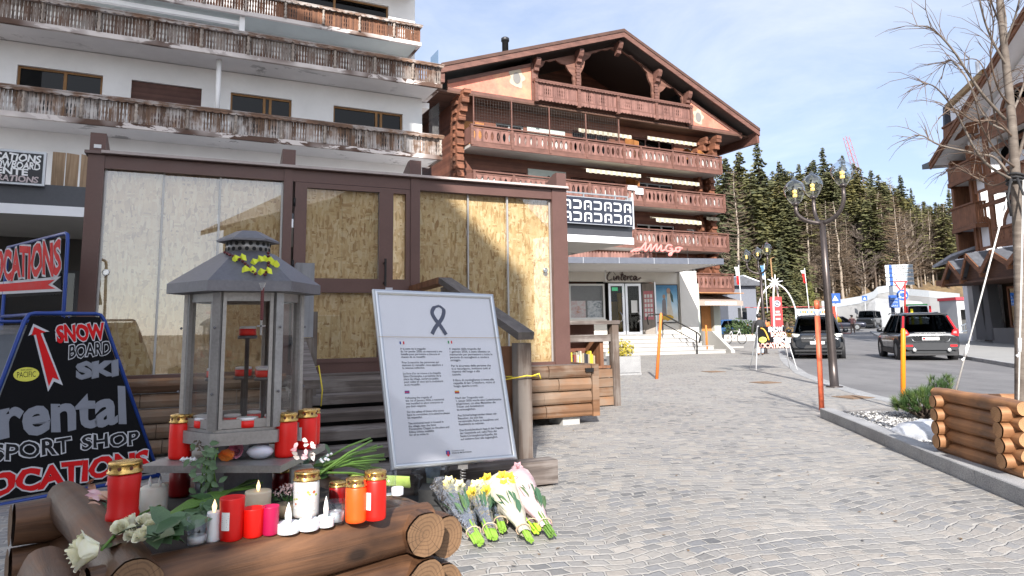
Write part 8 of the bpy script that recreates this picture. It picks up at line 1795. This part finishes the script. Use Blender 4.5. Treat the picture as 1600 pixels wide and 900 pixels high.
def outlined(tx,p0,p1,pt,col,out=0,fat=.02,rim=.055,wob=.05,sh=0.):
 A,B,T=L2(*p0),L2(*p1),L2(*pt);m.cur=out;put_text(m,tx,A,B,T,Y0,fat+rim,sh,1,wob);m.cur=col;put_text(m,tx,A,B,T,Y0-.002,fat,sh,1,wob)
outlined('SNOW',(90,534),(163,529),(88,510),1,0,.05,.05)
outlined('BOARD',(108,560),(172,553),(108,540),2,0,.02,.05)
outlined('SKI',(122,591),(182,586),(122,568),3,3,.04,.03)
m.cur=3;put_text(m,'rental',L2(2,684),L2(195,660),L2(2,622),Y0,.035,0,1,.02)
outlined('SPORT',(-12,722),(110,706),(-12,697),2,0,.02,.05);outlined('SHOP',(128,702),(216,694),(128,681),2,0,.02,.05)
outlined('LOCATIONS',(-48,782),(230,732),(-46,748),1,0,.045,.05)
ar=[(52,506),(77,518),(66,519),(98,602),(84,596),(75,612),(52,521),(44,525)]
ctr=Vector(L2(68,560));m.cur=0;m.prism([L2(*p)for p in ar][::-1],Y0,Y0+.003);m.cur=1;ari=[(53,511),(71,519),(63,521),(92,594),(82,590),(76,604),(56,523),(49,524)];m.prism([L2(*p)for p in ari][::-1],Y0-.003,Y0-.001)
e0=Vector(L2(41,585));ex=Vector(L2(61,584))-e0;ey=Vector(L2(41,574))-e0;m.cur=4;m.prism([tuple(e0+ex*cos(a)+ey*sin(a))for a in[2*pi*k/24 for k in range(24)]],Y0-.001,Y0+.002)
m.cur=2;put_text(m,'PACIFIC',tuple(e0-ex*.72-ey*.42),tuple(e0+ex*.72-ey*.42),tuple(e0-ex*.72+ey*.38),Y0-.002,.0);put_text(m,'SNOW & BOARD',tuple(e0-ex*.45+ey*.52),tuple(e0+ex*.45+ey*.52),tuple(e0-ex*.45+ey*.76),Y0-.002,.0)
m.build('lettering',S_,pn)
# ------------------------------------------------------------------ red and black arrow board behind it, grey rack at the edge
aR=AT(97,460,6.15);AB=Pl(aR,-38.0,0);t=thing('arrow_board','black arrow board with red lettering in a blue tube frame above the rental board','sign board',AB)
K=lambda px,py:AB.hit(px,py,0);a0,a1,a2,a3=K(-60,470),K(96,457),K(90,372),K(-60,405)
m=MB();m.prism([(-1.5,a0[1]-.02),(a1[0],a1[1]-.015),(a2[0]+.01,a2[1]),(-1.5,a2[1])],.0,.012);pn=m.build('panel',M_PBLK,t)
m=MB();xr_=max(a1[0],a2[0])+.03;m.tube([(-1.6,.01,a2[1]+.03),(xr_-.06,.01,a2[1]+.03),(xr_-.015,.01,a2[1]+.015),(xr_,.01,a2[1]-.04),(xr_+.02,.01,.0),(xr_+.06,.01,-aR.z)],.0165,10);m.tube([(-1.6,.01,-.16),(xr_+.03,.01,-.16)],.0165,10);m.tube([(-1.6,.01,a2[1]+.03),(-1.6,.01,-aR.z)],.0165,10);m.build('tube_frame',M_BLU,t)
m=MB();Y0=-.004
for col,fat in((0,.085),(1,.04)):m.cur=col;put_text(m,'LOCATIONS',K(-16,439),K(95,426),K(-15,397),Y0-.002*col,fat,0,1,.06)
A_=[(K(-60,446)),K(96,432),K(82,444),K(98,455),K(-60,463)]
m.cur=0;m.prism(A_[::-1],Y0,Y0+.003);m.cur=1;m.prism([K(-60,449),K(87,437),K(76,445),K(88,451),K(-60,459)][::-1],Y0-.003,Y0-.001);m.build('lettering',S_,pn)
p=G(14,640);t=thing('wire_rack','grey wire display rack with blue tube edge behind the rental board','rack',AT(8,560,6.3),None,.2)
m=MB();m.box(-.45,.22,0,.03,-.75,.26);m.build('panel',flat('rack_grey',(.16,.18,.21),.5),t);m=MB();m.tube([(-.5,-.02,.33),(.26,-.02,.33)],.015,8);m.tube([(.26,-.02,.33),(.26,-.02,-.9)],.015,8);m.build('tube_frame',M_BLU,t);m=MB()
for k in range(7):m.tube([(-.5,-.02-.03*k,.29-.012*k),(.24,-.02-.03*k,.29-.012*k)],.004,5)
m.build('wire_shelf',M_STEEL,t)
# ------------------------------------------------------------------ book cabinet and concrete planter right of the pavilion
bc=G(905,640);BC=Pl((bc.x-.2,bc.y+.15,0),23.8);K=lambda px,py:BC.hit(px,py,0);t=thing('book_cabinet','rustic wooden book cabinet with open shelf at the right end of the deck','cabinet',BC)
uA,uB=K(884,560)[0],K(962,560)[0];zt_c=K(920,503)[1];z1_,z2_=K(920,523)[1],K(920,534)[1];zS=K(925,572)[1]
m=MB();m.box(uA,uB+.03,-.12,.55,zt_c-.04,zt_c+.02);m.build('top_board',M_DECK,t)
for u,w_ in((uB-.05,.12),):m=MB();m.box(u-w_/2,u+w_/2,-.10,.02,0,zt_c-.04);m.build('corner_post',M_POSTW,t)
m=MB();m.box(uA,uB-.12,-.06,-.02,z2_,z1_);m.build('cross_board',M_DECK,t)
m=MB();m.box(uA,uA+.06,-.02,.5,zS,z2_);m.build('shelf_side',M_SPLIT,t);m=MB();m.box(uB-.30,uB-.24,-.02,.5,zS,z2_);m.build('shelf_side',M_SPLIT,t)
m=MB();m.box(uA,uB-.12,.46,.5,0,zt_c-.04);m.build('back_board',M_CHW,t)
m=MB();m.box(uA,uB-.12,-.03,.5,zS-.04,zS);m.build('shelf',M_SPLIT,t)
m=MB();hh_=(zS-.06)/4
for k in range(4):m.box(uA+.25,uB-.115,-.08+.01*(k%2),.4,.02+k*hh_,.02+(k+1)*hh_-.012)
m.build('plank_front',M_LOGW,t)
q=random.Random(12);x=uA+.10;zc_=zS
while x<uB-.36:
 w_=q.uniform(.015,.04);h=q.uniform(.15,.24);m=MB();m.box(x,x+w_*.92,.1,.26,zc_,zc_+h);o=m.build('book',flat('book_%d'%q.randrange(6),[(.5,.47,.4),(.03,.03,.04),(.55,.42,.04),(.2,.05,.04),(.35,.3,.2),(.06,.1,.14)][q.randrange(6)],.6));tag(o,'small row of books standing in the open shelf of the rustic cabinet','book','books in the rustic cabinet');o.matrix_world=BC.M;x+=w_+.004
p=G(983,586);t=thing('concrete_planter','square exposed aggregate planter with yellow green shrub before the cinema steps','planter',p,None,.25);h=AT(983,557,p.y).z;w_=40*p.y/FPX/2
m=MB();m.box(-w_,w_,0,2*w_,.06,h);m.box(-w_*1.02,w_*1.02,-.02,2*w_,0,.05);m.build('box',m_granite('aggregate',1.15),t)
bush('golden_shrub','small yellow green shrub growing in the square concrete planter',p+Vector((-.12,.35,h-.05)),.36,.33,.55,m_leaf('golden_leaves',[(.3,(.16,.13,.02)),(.55,(.36,.32,.05)),(.75,(.5,.42,.15))],9),800,.045,21,'shrub')
# ------------------------------------------------------------------ sandwich board on the pavement
p=G(1208,577);t=thing('sandwich_board','white legged sandwich board with black ski rental panels on the far paving','sandwich board',p,None,-.12);sc_=p.y/FPX;Wb=46*sc_;zb0=AT(1208,544,p.y).z;zb1=AT(1208,510,p.y).z;M_WL=flat('white_leg',(.66,.66,.67),.4)
for s in(-1,1):
 y0_,y1_=s*.38,s*.03
 for x,xt in((-.52*Wb*1.25,-.40*Wb),(.52*Wb*1.25,.40*Wb)):m=MB();m.tube([(x,y0_,0),(xt,y1_,zb1+.02)],.014,8);m.build('leg',M_WL,t)
 f=lambda z:y1_+(y0_-y1_)*(1-z/zb1)-s*.0;m=MB();yb_,yt_=f(zb0)+s*.02,f(zb1)+s*.02;wb_,wt_=Wb*.52,Wb*.42
 m.raw([(-wb_,yb_,zb0),(wb_,yb_,zb0),(wt_,yt_,zb1),(-wt_,yt_,zb1),(-wb_,yb_-s*.012,zb0),(wb_,yb_-s*.012,zb0),(wt_,yt_-s*.012,zb1),(-wt_,yt_-s*.012,zb1)],[(0,1,2,3),(7,6,5,4),(0,4,5,1),(1,5,6,2),(2,6,7,3),(3,7,4,0)]);pn=m.build('panel',M_PBLK if s==-1 else M_WL,t)
 if s==-1:
  def tb(a,b):x=(wb_+(wt_-wb_)*b)*a;return(x,yb_+(yt_-yb_)*b-.004,zb0+(zb1-zb0)*b)
  m=MB()
  for tx,col,a0_,a1_,b0,b1 in(('SNOW',0,-.2,.85,.76,.97),('BOARD',5,-.05,.98,.54,.73),('SKI',0,.1,.95,.27,.5),('LOCATIONS',5,-.96,.96,.03,.24)):
   m.cur=col;vs,fs=text_shape(tx,.06);x0,x1,z0,z1=text_box(tx);m.raw([tb(a0_+(a1_-a0_)*(v[0]-x0)/(x1-x0),b0+(b1-b0)*(v[1]-z0)/(z1-z0))for v in vs],fs)
  m.cur=4;m.raw([tb(-.66+.27*cos(k*pi/8),.40+.13*sin(k*pi/8))for k in range(16)],[tuple(range(16))]);m.cur=6;m.tube([tb(-.8+.55*(k/8)**.7,.92-.55*(k/8)**2)for k in range(9)],.022,6)
  m.build('lettering',S_+[flat('let_salmon',(.75,.35,.28),.5),flat('let_orange',(.72,.36,.04),.5)],pn)
m=MB();m.beam((-.5*Wb,-.28,.33),(-.5*Wb,.28,.33),.015,.015);m.beam((.5*Wb,-.28,.33),(.5*Wb,.28,.33),.015,.015);m.build('spreader',M_WL,t)
# ------------------------------------------------------------------ planting bed: dwarf pine, snow, fresh log crib, bare tree with guy ropes
def needles(m,c,d,l,n,r,sp=.55):
 d=d.normalized();x=d.orthogonal().normalized();y=d.cross(x)
 for i in range(n):
  a=r.uniform(0,6.3);t=r.uniform(0,.6);v=(d*r.uniform(.6,1)+(x*cos(a)+y*sin(a))*r.uniform(.2,sp)).normalized()*l*r.uniform(.7,1.1);p=c+d*t*l*.7;s=v.cross(Vector((r.uniform(-1,1),r.uniform(-1,1),r.uniform(-1,1)))).normalized()*.0022
  m.face([p-s,p+s,p+v])
p=G(1447,655,.05);t=thing('dwarf_pine','bushy green dwarf mountain pine growing in the gravel bed','pine',p);r=random.Random(31);m=MB();st=MB()
for i in range(330):
 v=Vector((r.gauss(0,1),r.gauss(0,1),abs(r.gauss(0,.8)))).normalized();k=r.uniform(.55,1);c=Vector((v.x*.33*k-.03,v.y*.30*k,.10+v.z*.25*k));d=(v+Vector((0,0,.7))).normalized()
 if r.random()<.14:c=Vector((.22+r.uniform(-.10,.14),r.uniform(-.1,.1),.28+r.uniform(0,.22)));d=Vector((r.uniform(-.3,.6),r.uniform(-.4,.4),1))
 m.cur=r.choice((0,0,1));needles(m,c,d,r.uniform(.075,.12),30,r)
 if i%5==0:st.tube([(r.uniform(-.05,.05),r.uniform(-.05,.05),0),c*.6,c],[.016,.010,.004],5)
m.build('needles',[flat('pine_green',(.040,.085,.020),.6,0,.35,6),flat('pine_light_green',(.10,.155,.035),.6,0,.3,6)],t);st.build('branches',M_BARK,t)
p=G(1462,684,.06);m=MB();n=14;vs=[];r=random.Random(2)
for j in range(7):
 for i in range(n):a=2*pi*i/n;k=j/6;rr=(1-k*k)**.5 if j<6 else.02;vs.append(((.42*(1+.12*sin(a*3)+.05*sin(a*7)))*cos(a)*rr,.55*(1+.10*cos(a*2))*sin(a)*rr,.17*k+.012*sin(a*5+j)))
m.raw(vs,[(j*n+i,j*n+(i+1)%n,(j+1)*n+(i+1)%n,(j+1)*n+i)for j in range(6)for i in range(n)],True);tag(m.build('snow_heap',flat('dirty_snow',(.50,.52,.56),.6,0,.55,7,.5),loc=p+Vector((.12,.1,-.01))),'last heap of snow melting between dwarf pine and fresh log crib','snow')
K1,K2=G(1490,722,.05),G(1600,760,.05);FC=thing('fresh_log_crib','crib of fresh orange logs around the young tree in the gravel bed','planter');dk=(K2-K1).normalized();dr=Vector((-dk.y,dk.x,0));LK=(K2-K1).length
for k in range(5):
 z=.05+.065+k*.113
 log(FC,K1-dk*.16+Vector((0,0,z)),K2+dk*.10+Vector((0,0,z)),.062-.003*(k%2),(M_LOGB,M_LOGBE),k+3)
 log(FC,K1+dr*1.35-dk*.1+Vector((0,0,z)),K2+dr*1.35+dk*.1+Vector((0,0,z)),.060,(M_LOGB,M_LOGBE),k+13)
 if k<4:log(FC,K2-dr*.13-dk*.02+Vector((0,0,z+.06)),K2+dr*1.5-dk*.02+Vector((0,0,z+.06)),.062,(M_LOGB,M_LOGBE),k+23);log(FC,K1-dr*.13+Vector((0,0,z+.06)),K1+dr*1.5+Vector((0,0,z+.06)),.060,(M_LOGB,M_LOGBE),k+33)
m=MB();q4=[K1+dr*.05,K2+dr*.05,K2+dr*1.3,K1+dr*1.3];m.raw([(v.x,v.y,.52)for v in q4],[(0,1,2,3)]);m.build('fill',flat('bed_soil',(.20,.19,.18),.95,scale=3),FC)
m=MB();rg2=random.Random(4)
for i in range(700):
 a,b=rg2.random(),rg2.random();c=K1.lerp(K2,a)+dr*(.08+1.2*b);vs,fs=stone_mesh(rg2);s=rg2.uniform(.012,.024);m.cur=rg2.choice((0,1,2));m.raw([(c.x+p_[0]*s,c.y+p_[1]*s,.525+p_[2]*s)for p_ in vs],fs)
m.build('gravel_fill',[flat('gravel_pale',(.48,.47,.45),.8),flat('gravel_grey',(.26,.26,.27),.8),flat('gravel_dark',(.12,.115,.11),.8)],FC)['kind']='stuff'
TY=5.72;tp=lambda px,py,dy=0.:AT(px,py,TY+dy)
def m_tbark():
 n=NT('young_tree_bark');f=n.noise(n.co((6,6,26)),1,5,.65);g=n.noise(n.co(),5,4);c=n.ramp(f,[(.3,(.10,.080,.066)),(.6,(.185,.155,.13)),(.75,(.26,.23,.20))]);c=n.mix(1.0,c,n.ramp(g,[(.3,(.65,.62,.6)),(.7,(1.1,1.1,1.1))]),'MULTIPLY');n.set(Base_Color=c,Roughness=.8);n.bump(f,.5,.006);return n.m
M_TB=m_tbark();M_TW=flat('twig_brown',(.13,.088,.062),.75,0,.3,5);base=tp(1596,640);base.z=.5
T=thing('young_tree','leafless young tree with pale trunk tied by guy ropes in the log crib','tree',(0,0,0))
def spl(P,k=5):
 out=[]
 for i in range(len(P)-1):
  p0,p1,p2,p3=P[max(i-1,0)],P[i],P[i+1],P[min(i+2,len(P)-1)]
  for j in range(k):f=j/k;out.append(.5*(2*p1+(p2-p0)*f+(2*p0-5*p1+4*p2-p3)*f*f+(3*p1-p0-3*p2+p3)*f**3))
 return out+[P[-1]]
tr=spl([base,tp(1596,520),tp(1593,400),tp(1588,300),tp(1581,190),tp(1571,90),tp(1563,20),tp(1556,-60),tp(1550,-150)]);nT=len(tr);m=MB();m.tube(tr,[.046*(1-i/nT)**.7+.006 for i in range(nT)],12);m.build('trunk',M_TB,T)
BR=[([(1571,187),(1535,147),(1513,115),(1487,76),(1455,44),(1429,41)],.022,-.3),([(1589,293),(1558,249),(1527,240),(1469,227),(1438,211),(1411,220)],.020,.3),([(1575,205),(1540,185),(1509,120),(1482,93),(1471,124)],.016,.5),([(1572,95),(1571,27),(1560,-30),(1552,-90)],.018,.2),([(1577,110),(1549,60),(1533,12),(1528,-40)],.017,-.2),([(1589,284),(1549,262),(1522,231),(1495,178),(1464,138),(1440,129)],.020,-.5),([(1585,240),(1560,205),(1545,130),(1530,96),(1512,92)],.014,.6),([(1586,260),(1604,200),(1618,120),(1625,40)],.026,-.2),([(1590,300),(1612,262),(1640,200)],.03,.2),([(1583,215),(1556,190),(1520,188),(1490,170),(1466,185)],.012,-.7),([(1588,275),(1552,290),(1520,275),(1492,262),(1470,275)],.012,.8),([(1568,75),(1588,20),(1600,-40)],.016,-.3),([(1580,180),(1600,130),(1612,60)],.018,.4),([(1563,40),(1545,-10),(1540,-60)],.012,.3),([(1579,165),(1560,140),(1548,90),(1552,40),(1546,0)],.012,-.5),([(1586,262),(1560,240),(1535,200),(1522,150)],.014,-.9)]
r=random.Random(8)
for ch,rad,dy in BR:
 P=[tp(px,py,dy*i/(len(ch)-1))for i,(px,py)in enumerate(ch)];S1=spl(P,4);n=len(S1);m=MB();m.tube(S1,[rad*.52*(1-i/n)**.8+.0024 for i in range(n)],7);b_=m.build('branch',M_TB if rad>.015 else M_TW,T);m=MB()
 for i in range(int(n*1.05)):
  k=r.randrange(n//4,n-1);p=S1[k];d=(S1[k+1]-p).normalized();a=d+Vector((r.uniform(-1,1),r.uniform(-1,1),r.uniform(-.7,1)))*.9;a.normalize();l=r.uniform(.12,.42);q1=p+a*l*.4;a2=(a+Vector((r.uniform(-.3,.3),r.uniform(-.3,.3),r.uniform(-.6,.15)))).normalized();q2=q1+a2*l*.35;q3=q2+(a2+Vector((0,0,-.35))).normalized()*l*.3;m.tube([p,q1,q2,q3],[.0036,.0028,.002,.0012],4,False)
  if r.random()<.4:q4_=q1+(a+Vector((r.uniform(-1,1),r.uniform(-1,1),r.uniform(-.5,.5)))).normalized()*l*.4;m.tube([q1,q4_],[.003,.0012],4,False)
 m.build('twigs',M_TW,b_)
m=MB();tie=tp(1587,285)
for k in range(3):m.tube([tie+Vector((.062*cos(a),.062*sin(a),.03*k+.01*sin(a*2)))for a in[2*pi*j/12 for j in range(12)]],.012,6,closed=True)
m.tube([tie+Vector((-.08,-.06,.02)),tie+Vector((-.14,-.08,-.14)),tie+Vector((-.12,-.07,-.30))],.010,6);m.tube([tie+Vector((-.05,-.09,.02)),tie+Vector((-.02,-.12,-.2)),tie+Vector((.0,-.11,-.34))],.010,6);tag(m.build('tree_tie',flat('black_webbing',(.015,.015,.017),.7)),'black webbing tied round the young tree trunk','tie')
M_ROPE=flat('white_rope',(.68,.67,.64),.7,0,.1,40)
for a,b,lab in((tie+Vector((-.08,-.06,0)),AT(1487,634,6.1),'white guy rope slanting from the tree tie down to the far crib corner'),(tie+Vector((.0,-.09,0)),AT(1591,634,5.35),'white guy rope dropping nearly straight from the tree tie to the near crib corner'),(tie+Vector((.07,.03,0)),Vector((5.6,5.9,.55)),'white guy rope running right from the tree tie')):
 t=thing('guy_rope',lab,'rope',(0,0,0));m=MB();m.tube([a,a.lerp(b,.5)+Vector((0,0,-.01)),b],.0065,7);m.build('rope',M_ROPE,t);c=a.lerp(b,.72);d=(b-a).normalized();m=MB();m.tube([c,c+d*.11],.013,8);m.tube([c+d*.11,c+d*.13+Vector((-.02,0,-.02)),c+d*.10+Vector((-.03,0,-.03))],.007,6);m.build('tensioner',flat('tensioner_white',(.7,.7,.7),.4),t)
# ------------------------------------------------------------------ houses behind the viewpoint: they shade the left of the square and show in the panes
def back_house(label,x0,x1,y0,y1,zw,ridge,eave,col,roof_col,rx=None):
 t=thing('house',label,'house',(0,0,0));rx=(x0+x1)/2 if rx is None else rx;m=MB();m.box(x0,x1,y0,y1,0,zw);m.prism([(x0,zw),(x1,zw),(rx,ridge-.3)],y0,y1);m.build('wall',m_plaster('house_plaster_%s'%col[0],col),t)
 for s,xe in((-1,x0-eave),(1,x1+eave)):
  xw=x0 if s<0 else x1;sl_=(ridge-zw)/(rx-xw);ze=zw+(xe-xw)*sl_;m=MB();m.raw([(xe,y0-.8,ze),(rx,y0-.8,ridge),(rx,y1+.8,ridge),(xe,y1+.8,ze),(xe,y0-.8,ze+.3),(rx,y0-.8,ridge+.3),(rx,y1+.8,ridge+.3),(xe,y1+.8,ze+.3)],[(0,3,2,1),(4,5,6,7),(0,1,5,4),(1,2,6,5),(2,3,7,6),(3,0,4,7)]);m.build('roof',flat('house_roof',roof_col,.8),t)
 k=0
 for z in[2.8*i+1 for i in range(1,int(zw/2.8))]:
  for x in[x0+1.5+3.2*j for j in range(int((x1-x0-2)/3.2))]:m=MB();m.box(x,x+1.3,y1-.02,y1+.06,z,z+1.4);w_=m.build('window',M_TIM,t);m=MB();m.box(x+.1,x+1.2,y1+.06,y1+.07,z+.1,z+1.3);m.build('pane',M_PANE,w_)
 return t
back_house('tall gabled house behind the viewpoint shading the pavilion',-9.5,-1.55,-13.2,-10,13.5,19.0,.75,(.74,.72,.68,1),(.10,.07,.06),rx=-8.4)
HB_=bpy.data.objects['house'];m=MB();m.box(-1.53,-.80,-10.5,-10.2,9.6,11.0);m.build('balcony',M_TIM,HB_)  # unseen block added only to shade the notice board, not a real balcony
back_house('tall flat topped block behind the viewpoint on the left',-19.5,-6.6,-16,-7,34,35,.4,(.66,.64,.62,1),(.12,.12,.12))
back_house('broad brown house behind the viewpoint on the right',14,30,-30,-16,8.5,13,1.2,(.20,.12,.08,1),(.09,.06,.05))
